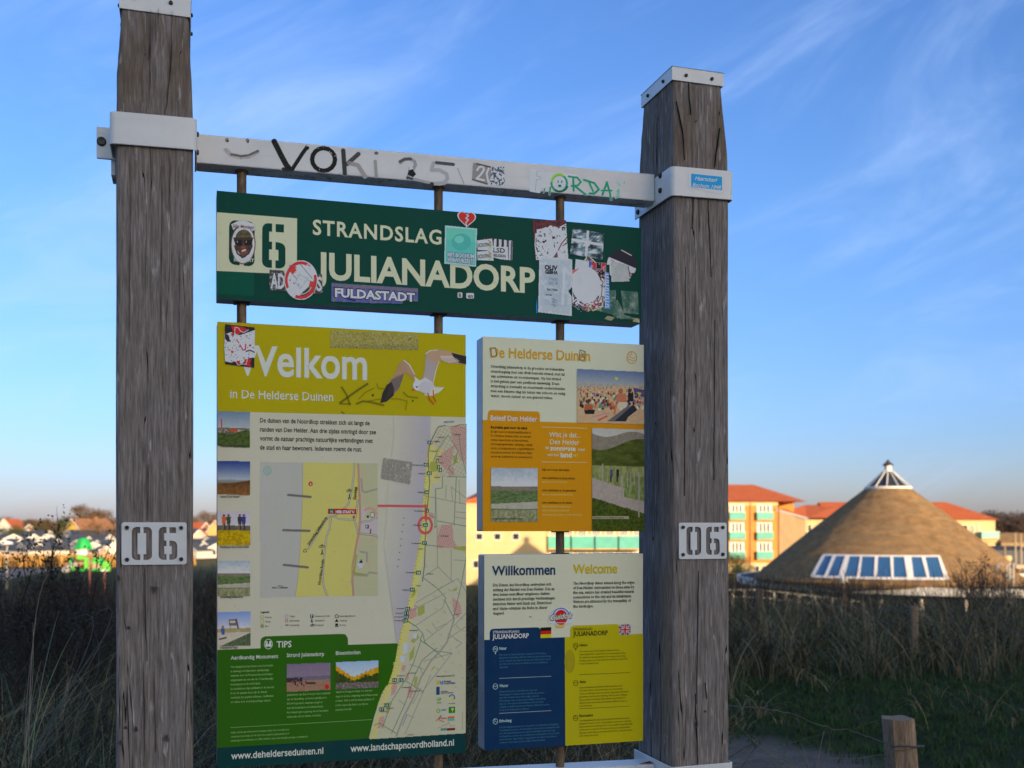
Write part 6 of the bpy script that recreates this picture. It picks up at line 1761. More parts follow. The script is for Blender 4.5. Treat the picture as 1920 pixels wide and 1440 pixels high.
# block beside the right post
y1_ = 0.0
mb = MB(); mb.box(hx(1300, D1), hx(1459, D1), y1_, y1_ + 11, 0, hz(940, D1)); mb.build('wall', M.apricot, hotel)
mb = MB(); mb.box(hx(1459, D1) + .01, hx(1501, D1), y1_ + 3.5, y1_ + 10.9, 0, hz(940, D1) - .01); mb.build('wall', M.apricot, hotel)
mb = MB(); hip(mb, hx(1300, D1), hx(1500, D1), y1_, y1_ + 11, hz(940.5, D1) + .02, hz(911.5, D1) + .42, 3, 5.2, .7); mb.build('roof', M.tiles, hotel)
mb = MB(); mb.box(hx(1300, D1), hx(1458, D1), -.06, -.003, hz(948, D1), hz(940.5, D1)); mb.build('plaster_band', M.cream, hotel); mb = MB(); mb.box(hx(1300, D1), hx(1460, D1), -.06, -.003, 0, hz(1055, D1)); mb.build('plaster_band', M.cream, hotel)
mb = MB(); mb.box(hx(1459, D1), hx(1461, D1), -.1, -.004, 0, hz(948.3, D1)); mb.box(hx(1406, D1), hx(1407.2, D1), -.12, -.065, 0, hz(942, D1)); mb.build('downpipe', M.tilesb, hotel)
for (xa, xb) in ((1368, 1395), (1419, 1447), (1318, 1346)):
    for yt, ym_, yb in ((945.5, 960.5, 974), (979.5, 997.5, 1011), (1016, 1034, 1048)):
        french(hotel, hx(xa, D1), hx(xb, D1), hz(yb - 1, D1), hz(yt, D1), 0)
        balcony(hotel, hx(xa - 1, D1), hx(xb + 1.5, D1), hz(yb, D1), hz(ym_, D1), 0, .5)
for xa in (1375, 1415, 1428, 1445): window(hotel, hx(xa, D1), hx(xa + 9, D1), hz(1074, D1), hz(1060, D1), -.06, 1)
# side wing that runs back with a sloping verge; the wall's dim tan stands in for shade
mb = MB()
a = Vector((hx(1459.5, D1), .05, 0)); b_ = Vector((hx(1504, 156), 9.2, 0))
zt0, zt1 = hz(957, D1), hz(975, 156)
mb.add([(a.x, a.y, 0), (b_.x, b_.y, 0), (b_.x, b_.y, zt1), (a.x, a.y, zt0), (a.x - 1, a.y + 4, 0), (b_.x - 1, b_.y + 4, 0), (b_.x - 1, b_.y + 4, zt1), (a.x - 1, a.y + 4, zt0)],
       [(0, 1, 2, 3), (7, 6, 5, 4), (3, 2, 6, 7), (1, 5, 6, 2), (0, 3, 7, 4)]); 
a2 = Vector((hx(1461, D1), .05, 0))
mb2 = MB(); mb2.add([(a2.x, a2.y, 0), (hx(1503.5, D3), 3.2, 0), (hx(1503.5, D3), 3.2, hz(973, D3)), (a2.x, a2.y, hz(957.5, D1))], [(0, 1, 2, 3)])
mb2.box(a2.x, hx(1503.5, D3), 3.25, 6, 0, hz(975, D3) - .1)
mb2.build('wall', M.tan, hotel)
mb = MB(); P0, P1 = Vector((a2.x - .5, a2.y - .3, hz(957, D1))), Vector((hx(1505, D3) + .1, 3.0, hz(974.5, D3)))
mb.quadbox([P0, P0 + Vector((0, .4, 0)), P1 + Vector((0, .4, 0)), P1], [P0 + Vector((0, 0, .28)), P0 + Vector((0, .4, .28)), P1 + Vector((0, .4, .28)), P1 + Vector((0, 0, .28))]); mb.build('gutter', M.greyp, hotel)
mb = MB(); mb.add([(a2.x - .4, a2.y, hz(957, D1) + .28), (hx(1505, D3), 3.0, hz(974.5, D3) + .28), (hx(1600, D3), 4.8, hz(974.5, D3) + .2), (hx(1590, D3), 9.5, hz(947, D3 + 5)), (hx(1508, D3 + 5), 9.5, hz(947, D3 + 5)), (hx(1500, D1), 5, hz(955, D3))], [(0, 1, 5), (1, 2, 3, 4), (1, 4, 5)]); mb.build('roof', M.tiles, hotel)
# rear range behind the pavilion, its right end free
yb0 = D3 - D1
mb = MB(); mb.box(hx(1504.5, D3), hx(1866, D3), yb0, yb0 + 10, 0, hz(974.5, D3)); mb.build('wall', M.cream, hotel)
mb = MB(); hip(mb, hx(1560, D3), hx(1866, D3), yb0, yb0 + 10, hz(974.8, D3) + .02, hz(946.5, D3) + .5, 0, 5.0, .5); mb.build('roof', M.tiles, hotel)
for (xa, xb, ya, yb) in ((1799, 1815, 984, 1009), (1821, 1826, 984, 1004), (1834, 1837, 984, 1004), (1514, 1522, 983, 998), (1529, 1538, 983, 998)):
    window(hotel, hx(xa, D3), hx(xb, D3), hz(yb, D3), hz(ya, D3), yb0, 1)
balcony(hotel, hx(1835, D3), hx(1868, D3), hz(1009, D3), hz(997, D3), yb0, 1.0)
balcony(hotel, hx(1508, D3), hx(1524, D3), hz(1012, D3), hz(998, D3), yb0, 1.0)
mb = MB(); mb.box(hx(1832, D3), hx(1867.5, D3), yb0 - .6, yb0 - .003, hz(1013.5, D3), hz(1010.5, D3)); mb.box(hx(1832, D3), hx(1867, D3), yb0 - .45, yb0 - .003, hz(1016.5, D3), hz(1013.8, D3)); mb.build('cornice', M.cream, hotel)
mb = MB(); mb.box(hx(1846, D3), hx(1850, D3), yb0 - .2, yb0 - .01, hz(1022, D3), hz(1018.5, D3)); mb.build('lamp_fitting', M.bitumen, hotel)
balcony(hotel, hx(1861, D3), hx(1870, D3), hz(1037, D3), hz(1031, D3), yb0, .8)
# near wing seen between the boards
y2_ = D2 - D1
mb = MB(); mb.box(hx(868, D2), hx(1024, D2), y2_, y2_ + 9, 0, hz(940, D2)); mb.build('wall', M.cream, hotel)
xg0, xg1 = hx(868, D2), hx(1024, D2)
mb = MB()
mb.add([(xg0 - .4, y2_ - .4, hz(941, D2)), (xg0 + 2.0, y2_ - .4, hz(930, D2)), (xg1 + .4, y2_ - .4, hz(930, D2)), (xg1 + .4, y2_ + 9, hz(930, D2) + 1), (xg0 + 2.0, y2_ + 9, hz(930, D2) + 1), (xg0 - .4, y2_ + 9, hz(941, D2)), (xg0 - .4, y2_ - .4, hz(943, D2)), (xg1 + .4, y2_ - .4, hz(943, D2)), (xg1 + .4, y2_ + 9, hz(943, D2)), (xg0 - .4, y2_ + 9, hz(943, D2))],
       [(0, 1, 4, 5), (1, 2, 3, 4), (0, 6, 7, 2, 1), (2, 7, 8, 3), (0, 5, 9, 6), (6, 9, 8, 7)])
mb.build('roof', M.tiles, hotel)
mb = MB(); mb.box(xg0 - .1, xg1 + .1, y2_ - .2, y2_ - .004, hz(948, D2), hz(943.5, D2)); mb.build('cornice', M.cream, hotel)
for xc in (898.5, 932.5, 967):
    window(hotel, hx(xc - 7, D2), hx(xc + 7.5, D2), hz(1013, D2), hz(999, D2), y2_, 1)
    mb = MB()
for xc in (892, 940, 985): window(hotel, hx(xc - 6, D2), hx(xc + 7, D2), hz(1066, D2), hz(1050, D2), y2_, 1)
D4 = 124.0; y4_ = D4 - D1
mb = MB(); mb.box(hx(1024.5, D4), hx(1310, D4), y4_, y4_ + 10, 0, hz(948, D4)); mb.build('wall', M.cream, hotel)
mb = MB(); hip(mb, hx(1024.5, D4), hx(1310, D4), y4_, y4_ + 10, hz(948, D4) + .02, hz(925, D4), 0, 4.0, .4); mb.build('roof', M.tiles, hotel)
for k in range(7):
    x0 = 1030 + k * 26
    for (yt, ym_, yb) in ((960, 975, 988), (990, 1006, 1027), (1033, 1046, 1062)):
        french(hotel, hx(x0, D4), hx(x0 + 19, D4), hz(yb, D4), hz(yt, D4), y4_)
for (ym_, yb) in ((1005, 1028), (1046, 1066), (968, 988)):
    for k in range(4): balcony(hotel, hx(1027 + k * 44, D4), hx(1027 + k * 44 + 41, D4), hz(yb, D4), hz(ym_, D4), y4_, 1.3)
    mb = MB(); mb.box(hx(1025, D4), hx(1200, D4), y4_ - 1.5, y4_ - .003, hz(yb + 4, D4), hz(yb + .6, D4) - .2); mb.build('cornice', M.cream, hotel)

# ---- round pavilion with the thatched cone
PCX, PCY, RB, ZB, RT, ZT = X(1665, 80), 80.0, 9.9, -2.35, 1.56, 4.42
pav = empty('pavilion', (PCX, PCY, GZ), 0, 'round beach pavilion under a big cone of brown thatch with a glass tip', 'pavilion')
def rz_(z): return RB + (RT - RB) * (z - ZB) / (ZT - ZB)
nang, nz_ = 160, 44
V, F = [], []
rg = np.random.default_rng(4)
zz = np.linspace(ZB, ZT, nz_)
for i, z in enumerate(zz):
    for k in range(nang):
        t = 6.28318 * k / nang
        r = rz_(z) + 0.10 * (fbm(np.array(t * 9), np.array(z * 1.3), 3) - .5) + 0.10 * math.sin(math.pi * (z - ZB) / (ZT - ZB))
        V.append((r * math.cos(t), r * math.sin(t), z - GZ))
for i in range(nz_ - 1):
    for k in range(nang):
        k2 = (k + 1) % nang
        F.append((i * nang + k, i * nang + k2, (i + 1) * nang + k2, (i + 1) * nang + k))
k0 = len(V)
for k in range(nang):      # thick eave turned under
    t = 6.28318 * k / nang
    V.append(((RB - .25) * math.cos(t), (RB - .25) * math.sin(t), ZB - GZ - .28))
for k in range(nang):
    k2 = (k + 1) % nang
    F.append((k0 + k, k0 + k2, k2, k))
mb = MB(); mb.add(V, F); th = mb.build('thatch', M.thatch, pav, smooth=True)


def cone_pt(px, z, out):
    y = PCY - rz_(z)
    for _ in range(12):
        x = (px - CX) / FPX * y - PCX
        r = rz_(z) + out
        y = PCY - math.sqrt(max(r * r - x * x, .01))
    return ((px - CX) / FPX * y - PCX, y - PCY, z - GZ)


zb_, ztp = -1.86, -0.52
pb_ = [(570, 635), (655, 725), (765, 845), (865, 955), (975, 1068), (1083, 1170), (1212, 1298), (1315, 1410)]
pt_ = [(640, 690), (712, 770), (800, 868), (880, 962), (982, 1060), (1080, 1150), (1195, 1262), (1285, 1370)]
cv = lambda v: v / 3.43 + 1360
sk = empty('skylight'); sk.parent = pav
def panel(xb0, xb1, xt0, xt1, za, zc, out, thick, mat, name, parent):
    o = [cone_pt(xb0, za, out), cone_pt(xb1, za, out), cone_pt(xt1, zc, out), cone_pt(xt0, zc, out)]
    i = [cone_pt(xb0, za, out - thick), cone_pt(xb1, za, out - thick), cone_pt(xt1, zc, out - thick), cone_pt(xt0, zc, out - thick)]
    mb = MB(); mb.quadbox(i, o); return mb.build(name, mat, parent)
def skyglass():
    m, n, l, b = new_mat('blue_roof_glass')
    setin(b, 'Base Color', (0.035, 0.115, 0.26, 1)); setin(b, 'Roughness', 0.08); setin(b, 'Specular IOR Level', 0.8)
    return m
M.blue = skyglass()
edb = [552] + [ (pb_[i][1] + pb_[i + 1][0]) / 2 for i in range(7)] + [1436]
for i in range(8):
    panel(cv(pb_[i][0]), cv(pb_[i][1]), cv(pt_[i][0]), cv(pt_[i][1]), zb_, ztp, .20, .06, M.blue, 'pane', sk)
seps_b = [(548, 572)] + [(pb_[i][1], pb_[i + 1][0]) for i in range(7)] + [(1408, 1438)]
seps_t = [(622, 642)] + [(pt_[i][1], pt_[i + 1][0]) for i in range(7)] + [(1368, 1382)]
for (a0, a1), (b0, b1) in zip(seps_b, seps_t): panel(cv(a0), cv(a1), cv(b0), cv(b1), zb_ - .02, ztp + .02, .27, .25, M.white, 'glazing_bar', sk)
n = 10
for k in range(n):
    xb0, xb1 = 552 + 882 * k / n, 552 + 882 * (k + 1) / n; xt0, xt1 = 628 + 750 * k / n, 628 + 750 * (k + 1) / n
    panel(cv(xb0), cv(xb1), cv(xb0 + 4), cv(xb1 + 4), zb_ - .14, zb_ + .01, .262, .24, M.white, 'sill', sk); panel(cv(xt0), cv(xt1), cv(xt0 + 3), cv(xt1 + 3), ztp - .01, ztp + .09, .262, .24, M.white, 'head', sk)
# glazed tip: panes, bars, vent pipe and its dark hat
cup = empty('cupola'); cup.parent = pav
def ang(r, z, k, n=12, off=0.13): t = 6.28318 * (k / n) + off; return (r * math.cos(t), r * math.sin(t), z - GZ)
zc0_, zc1_ = ZT - .05, 5.62
for k in range(12):
    mb = MB(); mb.add([ang(1.62, zc0_, k), ang(1.62, zc0_, k + 1), ang(.33, zc1_, k + 1), ang(.33, zc1_, k)], [(0, 1, 2, 3)]); mb.build('pane', M.glassg if hasattr(M, 'glassg') else M.glass, cup)
    mb = MB(); mb.tube([ang(1.70, zc0_, k), ang(.33, zc1_ + .05, k)], .04, 5); mb.build('glazing_bar', M.white, cup)
mb = MB(); mb.lathe([(1.55, ZT - .10 - GZ), (1.70, ZT - .10 - GZ), (1.71, ZT + .04 - GZ), (1.64, ZT + .07 - GZ)], n=36); mb.build('kerb_ring', M.white, cup)
mb = MB(); mb.lathe([(.34, 5.5 - GZ), (.26, 5.6 - GZ), (.26, 6.02 - GZ), (.28, 6.04 - GZ), (.28, 6.1 - GZ), (0.01, 6.1 - GZ)], n=16); mb.build('vent_pipe', M.white, cup, smooth=True)
mb = MB(); mb.lathe([(.01, 6.06 - GZ), (.40, 6.08 - GZ), (.39, 6.14 - GZ), (.09, 6.42 - GZ), (.09, 6.5 - GZ), (.01, 6.52 - GZ)], n=18); mb.build('vent_hat', M.bitumen, cup, smooth=True)
# flat ring roof, white fascia, walls and glazing under it
DX, DY_, DR = X(1790, 85) - PCX, 5.0, 17.0
mb = MB(); mb.lathe([(0.01, -2.56 - GZ), (DR - .3, -2.56 - GZ)], (DX, DY_, 0), 96); mb.build('ring_roof', M.bitumen, pav)
mb = MB(); mb.lathe([(DR - .3, -2.60 - GZ), (DR - .3, -2.50 - GZ), (DR, -2.50 - GZ), (DR, -3.02 - GZ), (DR - .35, -3.05 - GZ)], (DX, DY_, 0), 96); mb.build('fascia', M.white, pav)
for k in range(36):
    t0, t1 = 6.28318 * k / 36, 6.28318 * (k + 1) / 36
    if math.sin((t0 + t1) / 2) > .5: continue
    q = lambda t, r: (DX + r * math.cos(t), DY_ + r * math.sin(t))
    mb = MB(); a_, b2_ = q(t0 + .02, DR - 1.4), q(t1 - .02, DR - 1.4); mb.add([(*a_, .55), (*b2_, .55), (*b2_, 1.9), (*a_, 1.9)], [(0, 1, 2, 3)]); mb.build('pane', M.glass, pav)
    mb = MB(); a_ = q(t0, DR - 1.3); mb.box(a_[0] - .1, a_[0] + .1, a_[1] - .1, a_[1] + .1, 0, 1.97); mb.build('column', M.white, pav)
mb = MB(); mb.lathe([(DR - 1.5, 0), (DR - 1.5, .5), (DR - 1.55, .5), (DR - 1.55, 2.0)], (DX, DY_, 0), 72); mb.build('wall', M.tan, pav)
# painted patch on the fascia's left end
for px, cc in ((1404, (0.5, .12, .06)), (1411, (.45, .3, .08)), (1418, (.12, .35, .2))):
    mb = MB()
    for k in range(1):
        t = math.acos(max(-1, min(1, (X(px, 82) - PCX - DX) / (DR + .02)))); t = -t
        a_ = [(DX + (DR + .012) * math.cos(t + d), DY_ + (DR + .012) * math.sin(t + d)) for d in (-.02, .02)]
        mb.add([(*a_[0], -2.9 - GZ), (*a_[1], -2.85 - GZ), (*a_[1], -2.6 - GZ), (*a_[0], -2.65 - GZ)], [(0, 1, 2, 3)], cc)
    mb.build('painted_patch', M.attr, pav)
# standing outlined letters on the ring roof, at the right edge of the picture
sg = empty('roof_letters', (X(1886, 72), 72, Z(1106, 72)), 0, 'tall open metal letters standing on the pavilion edge', 'sign')
def lt(px, py): return ((px - 1886) / FPX * 72, 0, (1106 - py) / FPX * 72)
for nm, pts in (('letter', ringpts(1875, 1078, 7, 22, 50, 310, 14)), ('letter', [(1888, 1100), (1888, 1058)]), ('letter', [(1893, 1100), (1893, 1056)]), ('letter', [(1900, 1100), (1900, 1056)]), ('letter', ringpts(1897, 1090, 4, 9, 0, 360, 12))):
    mb = MB(); mb.tube([lt(*q_) for q_ in pts], .055, 6); mb.tube([Vector(lt(*q_)) + Vector((.09, .12, 0)) for q_ in pts], .04, 6); mb.build(nm, M.greyp, sg)
mb = MB(); mb.box(-.8, .8, -.05, .2, -.1, -.02); mb.build('rail', M.greyp, sg)
dv = empty('vent_duct', (X(1887, 78), 78, -2.52), 0, 'white round vent duct behind the right foot of the thatched cone', 'vent duct')
mb = MB(); mb.lathe([(.30, 0), (.30, 1.55), (.36, 1.6), (.36, 1.82), (.30, 1.9), (.01, 1.92)], n=20); mb.build('duct', M.cream, dv, smooth=True)
mb = MB(); mb.tube([(-.12, 0, 1.9), (-.12, 0, 2.6)], .07, 8); mb.build('stub', M.tan, dv)
for px, pt2, lab in ((1905, 1000, 'thin pale mast right of the white vent duct'), (1915.5, 1000, 'thin pale mast nearest the right edge of the picture')):
    ms = empty('mast', (X(px, 100), 100, GZ), 0, lab, 'mast', 'thin masts behind the pavilion')
    mb = MB(); mb.tube([(0, 0, 0), (-.08, 0, Z(pt2, 100) - GZ)], [.11, .07], 8); mb.build('pole', M.sandc, ms)
kk = empty('kiosk', (X(1914, 74), 74, -2.54), 0, 'small white hut with a pink roof rim on the pavilion roof edge', 'hut')
mb = MB(); mb.box(-.3, .6, 0, 1, 0, .78); mb.build('wall', M.white, kk); mb = MB(); mb.box(-.42, .8, -.2, 1.2, 1.15, 1.4); mb.build('roof', M.sandc, kk)
mb = MB(); [mb.box(x, x + .06, 0, .06, .78, 1.15) for x in (-.25, .1, .5)]; mb.build('strut', M.bitumen, kk); mb = MB(); mb.box(-.32, .62, -.03, -.005, -.06, .04); mb.build('rail', M.bitumen, kk)
mb = MB(); mb.box(X(1900, 74.5) - X(1914, 74), 1.2, .5, 1.4, -2, -.08); mb.build('base', M.tan, kk)
# white railing in front of the pavilion, lamp post
M.railp = mt('weathered_rail_paint', (.42, .40, .36), rough=.8)
rl = empty('railing', (X(1480, 64), 64, GZ), 0, 'white railing in front of the pavilion', 'railing')
xr0 = rl.location.x
rtop = lambda px: 1106 + max(0, min(px, 1620) - 1425) * .115
for px in (1374, 1397, 1425, 1453, 1474, 1498, 1528, 1562, 1598, 1620):
    x = X(px, 64) - xr0; mb = MB(); mb.box(x - .07, x + .07, 0, .1, -.8, Z(rtop(px), 64) - GZ); mb.build('baluster', M.railp, rl)
for dy_ in (0, 14):
    for q0_, q1_ in ((1340, 1425), (1425, 1620)):
        mb = MB(); xa_, xb_ = X(q0_, 64) - xr0, X(q1_, 64) - xr0; za_, zb2 = Z(rtop(q0_) + dy_, 64) - GZ, Z(rtop(q1_) + dy_, 64) - GZ
        mb.quadbox([(xa_, .02, za_ - .04), (xb_, .02, zb2 - .04), (xb_, .09, zb2 - .04), (xa_, .09, za_ - .04)], [(xa_, .02, za_ + .04), (xb_, .02, zb2 + .04), (xb_, .09, zb2 + .04), (xa_, .09, za_ + .04)]); mb.build('rail', M.railp, rl)
lp = empty('path_lamp', (X(1582, 60), 60, GZ), 0, 'low path lamp with a white head on a red post before the pavilion', 'lamp')
mb = MB(); mb.tube([(0, 0, 0), (0, 0, Z(1095, 60) - GZ)], .07, 8); mb.build('post', M.redp, lp); mb = MB(); mb.lathe([(.05, Z(1095, 60) - GZ), (.2, Z(1092, 60) - GZ), (.2, Z(1084, 60) - GZ), (.01, Z(1082, 60) - GZ)], n=12); mb.build('head', M.white, lp)

# low sheds far right
sh = empty('shed', (X(1895, 170), 170, GZ), 0, 'low beige shed with a mossy roof beyond the pavilion', 'shed')
mb = MB(); mb.box(-1.5, 10, 0, 6, 0, 3.9); mb.build('wall', M.tan, sh); mb = MB(); hip(mb, -1.5, 10, 0, 6, 3.92, 5.4, 0, 0, .3); mb.build('roof', M.thatch, sh)
sh = empty('shed', (X(1872, 128), 128, GZ), 0, 'dark blue shed at the end of the hotel', 'shed')
mb = MB(); mb.box(-.8, 3.6, 0, 4, 0, 3.6); mb.build('wall', mt('navy_boarding', (.02, .03, .06)), sh); mb = MB(); hip(mb, -.8, 3.6, 0, 4, 3.62, 4.1, 0, 0, .1); mb.build('roof', M.bitumen, sh)

# ---- bungalow park
def gable(mbw, mbr, w, d, he, hr, oh=.4):
    mbw.add([(-w / 2, 0, 0), (w / 2, 0, 0), (w / 2, d, 0), (-w / 2, d, 0), (-w / 2, 0, he), (w / 2, 0, he), (w / 2, d, he), (-w / 2, d, he), (0, 0, hr), (0, d, hr)],
            [(0, 1, 5, 8, 4), (1, 2, 6, 5), (2, 3, 7, 9, 6), (3, 0, 4, 7)])
    s = (hr - he) / (w / 2)
    for sg_ in (-1, 1):
        a = (sg_ * (w / 2 + oh), -oh, he - s * oh); b = (sg_ * (w / 2 + oh), d + oh, he - s * oh); c = (0, d + oh, hr); e = (0, -oh, hr)
        up = Vector((0, 0, .22))
        mbr.quadbox([a, b, c, e] if sg_ > 0 else [e, c, b, a], [Vector(q) + up for q in ([a, b, c, e] if sg_ > 0 else [e, c, b, a])])


def make_house(name, w, d, he, hr, wall, roof, label, cat, group=None, chimney=False, fasc=True, wins=True):
    root = empty(name, (0, 0, 0), 0, label, cat, group)
    a, b = MB(), MB(); gable(a, b, w, d, he, hr)
    a.build('wall', wall, root); r_ = b.build('roof', roof, root)
    if chimney: mb = MB(); mb.box(w * .12, w * .12 + .7, d * .5, d * .5 + .7, hr - 1, hr + .8); mb.build('chimney', M.tilesb, r_)
    if fasc:
        mb = MB(); s = (hr - he) / (w / 2)
        for sg_ in (-1, 1):
            mb.quadbox([(sg_ * (w / 2 + .4), -.44, he - s * .4 - .05), (sg_ * (w / 2 + .4), -.405, he - s * .4 - .05), (0, -.405, hr - .05), (0, -.44, hr - .05)], [(sg_ * (w / 2 + .4), -.44, he - s * .4 + .24), (sg_ * (w / 2 + .4), -.405, he - s * .4 + .24), (0, -.405, hr + .25), (0, -.44, hr + .25)])
        mb.build('bargeboard', M.white, root)
    if wins:
        for (x0, x1, z0, z1) in ((-w * .3, -w * .12, .9, 2.1), (w * .1, w * .3, .2, 2.1)):
            f = MB(); f.box(x0 - .08, x1 + .08, -.05, -.004, z0 - .08, z1 + .08); f = f.build('window', M.white, root)
            f2 = MB(); f2.box(x0, x1, -.07, -.052, z0, z1); f2.build('pane', M.glass, f)
    return root


def copy_tree(o, parent=None):
    c = o.copy(); COL.objects.link(c); c.parent = parent
    for ch in [q for q in o.children]: copy_tree(ch, c)
    return c


bung = make_house('bungalow', 8.0, 12, 2.3, 4.3, M.wwall, M.slate, 'white holiday bungalow with a dark blue gable roof in the park at left', 'bungalow', 'white bungalows of the holiday park')
rows = [(205, 12, .64), (222, 12, .70), (243, 11, .80), (268, 10, .98)]
spots = []
def seen_px(px): return -25 < px < 232 or 348 < px < 418
def where(px):
    for lim, t in ((28, 'by the street lamp at the left edge'), (62, 'left of the scraggy dark shrub'), (108, 'behind the scraggy dark shrub'), (140, 'just left of the green play tower'), (176, 'straight behind the green play tower'), (260, 'between the play tower and the left post')):
        if px < lim: return t
    return 'between the left post and the tall Welkom board'
for row, (D, n, sc) in enumerate(rows):
    px0 = -60 + (D % 17) * 2
    k = 0
    px = px0
    while px < 450:
        q_ = (px, D + random.uniform(-4, 4), sc * random.uniform(.92, 1.06), random.choice((0.35, -0.5, .6, -.75, 1.35, 1.1, 1.2)), row)
        if seen_px(px): spots.append(q_)
        px += random.uniform(38, 52) * (.72, .74, .8, 1)[row]
for i, (px, D, sc, rz, row) in enumerate(spots):
    o = bung if i == 0 else copy_tree(bung)
    o['label'] = ('nearest', 'second', 'third', 'farthest')[row] + ' row white bungalow ' + where(px)
    o.location = (X(px, D), D, GZ + (D - 200) * .012 + .3); o.rotation_euler = (0, 0, rz); o.scale = (sc, sc, sc)
h1 = make_house('brick_house', 10, 13, 3.2, 8.6, mt('yellow_render', (.62, .42, .08)), M.tilesb, 'house with a yellow gable and a brown tiled roof above the bungalows', 'house', chimney=True)
h1.location = (X(136, 285), 285, GZ - .4); h1.rotation_euler = (0, 0, -.35)
for px, D, w, hr, wall, roof, rz, lab in ((8, 290, 8, 8.4, M.wwall, M.tiles, .1, 'white gabled house with an orange roof at the left edge'), (52, 300, 13, 6.9, M.tilesb, M.slate, 1.35, 'long brown house with a dark roof between the trees at left'), (46, 270, 6, 5.2, M.tilesb, M.tiles, .3, 'small red house just above the bungalow roofs'),
                                  (206, 300, 8, 7.2, mt('ochre_render', (.55, .33, .07)), M.tilesb, .2, 'ochre house half hidden behind the left post'), (384, 285, 13, 7.4, M.tilesb, M.tiles, 1.3, 'house with a wide orange roof seen between left post and green board'), (405, 262, 8, 7.9, mt('pale_yellow_render', (.62, .45, .16)), M.tilesb, -.3, 'pale yellow house touching the left edge of the Welkom board'),
                                  (374, 255, 6, 5.6, mt('pink_roof_wall', (.5, .4, .3)), M.tiles, .2, 'small house with a pinkish roof below the wide orange roof')):
    o = make_house('brick_house', w, 11, hr * .45, hr, wall, roof, lab, 'house', chimney=w > 9)
    o.location = (X(px, D), D, GZ - .2); o.rotation_euler = (0, 0, rz)

# ---- playground
D5 = 150.0
pg = empty('playground_tower', (X(165, D5), D5, GZ), 0, 'green climbing tower with a faceted roof and a tunnel on the lawn', 'play equipment')
def gx(px): return X(px, D5) - X(165, D5)
def gz(py): return Z(py, D5) - GZ
mb = MB(); c_ = (gx(151.5), 1.0, 0)
mb.lathe([(1.32, gz(1030)), (.95, gz(1017)), (.62, gz(1009.5)), (.02, gz(1009))], c_, 8); mb.build('tower_roof', M.green, pg)
mb = MB(); mb.lathe([(1.1, gz(1040)), (1.1, gz(1030.5))], c_, 8); mb.build('valance', M.white, pg)
for dx, dy in ((-1, 0), (1, 0), (0, 1), (-.6, 2), (.6, 2)):
    mb = MB(); mb.tube([(c_[0] + dx, dy, 0), (c_[0] + dx, dy, gz(1030))], .07, 6); mb.build('post', M.bitumen, pg)
mb = MB(); mb.box(gx(140), gx(178), 0, 2.4, gz(1057), gz(1055)); mb.build('deck', M.sandc, pg)
for x0, x1, ya, yb, m_ in ((130, 136, 1045, 1056, M.green), (144, 157, 1042, 1049, M.green2), (158, 166, 1045, 1068, M.green2), (149, 158, 1067, 1071, M.green), (193, 205, 1053, 1071, M.green2), (191, 194, 1051, 1071, M.green), (172, 190, 1067, 1071, M.green)):
    mb = MB(); mb.box(gx(x0), gx(x1), -.06, .2 if x1 - x0 < 10 else .5, gz(yb), gz(ya)); mb.build('panel', m_, pg, bevel=.04)
for k in range(5):
    mb = MB(); x = gx(172 + k * 3.9); mb.tube([(x, .9 + .75 * math.cos(t), gz(1058) + .8 * math.sin(t)) for t in [math.pi * j / 8 for j in range(9)]], .16, 6); mb.build('tunnel_ring', M.green2 if k % 2 else M.green, pg)
mb = MB(); mb.box(gx(171), gx(191), .2, 1.6, gz(1068), gz(1056)); mb.build('tunnel', M.sandc, pg)
mb = MB(); mb.lathe([(.02, -.35), (.25, -.28), (.36, 0), (.25, .28), (.02, .35)], (gx(138.5), -.4, gz(1066)), 12); mb.build('ball', M.green2, pg, smooth=True)
mb = MB(); mb.tube([(gx(140), .5, gz(1056)), (gx(132), .2, gz(1062)), (gx(122), 0, gz(1070)), (gx(119), 0, gz(1071))], [.5, .5, .5, .5], 8); mb.build('slide', M.greyp, pg)
pg2 = empty('playground_hut', (X(195, D5 + 4), D5 + 4, GZ), 0, 'sand coloured pointed play hut right of the green tower', 'play equipment')
mb = MB(); mb.lathe([(.62, Z(1038, 154) - GZ), (.38, Z(1030, 154) - GZ), (.02, Z(1021, 154) - GZ)], n=6); mb.build('roof', M.sandc, pg2)
for dx in (-.45, .45): mb = MB(); mb.tube([(dx, 0, 0), (dx, 0, Z(1038, 154) - GZ)], .06, 6); mb.build('post', M.redp, pg2)
sgn = empty('path_sign', (X(168.5, 62), 62, GZ), 0, 'thin red post with a small dark arm before the playground', 'sign post')
mb = MB(); mb.tube([(0, 0, 0), (0, 0, Z(1034, 62) - GZ)], .05, 6); mb.build('post', M.redp, sgn); mb = MB(); mb.box(-.05, .32, -.03, .03, Z(1035, 62) - GZ, Z(1030, 62) - GZ); mb.build('arm', M.bitumen, sgn)
sgn = empty('path_lamp', (X(196, 56), 56, GZ), 0, 'short red post with a white cap before the playground', 'lamp')
mb = MB(); mb.tube([(0, 0, 0), (0, 0, Z(1070, 56) - GZ)], .045, 6); mb.build('post', M.redp, sgn); mb = MB(); mb.box(-.13, .13, -.1, .1, Z(1071, 56) - GZ, Z(1068, 56) - GZ); mb.build('head', M.white, sgn)
lm = empty('street_lamp', (X(13, 110), 110, GZ), 0, 'pale street lamp with a flat head at the left edge', 'street lamp')
mb = MB(); mb.tube([(0, 0, 0), (0, 0, Z(1020, 110) - GZ)], .08, 8); mb.build('pole', M.greyp, lm); mb = MB(); mb.lathe([(.05, Z(1021, 110) - GZ), (.62, Z(1020, 110) - GZ), (.5, Z(1016, 110) - GZ), (.05, Z(1014, 110) - GZ)], n=14); mb.build('head', M.white, lm)
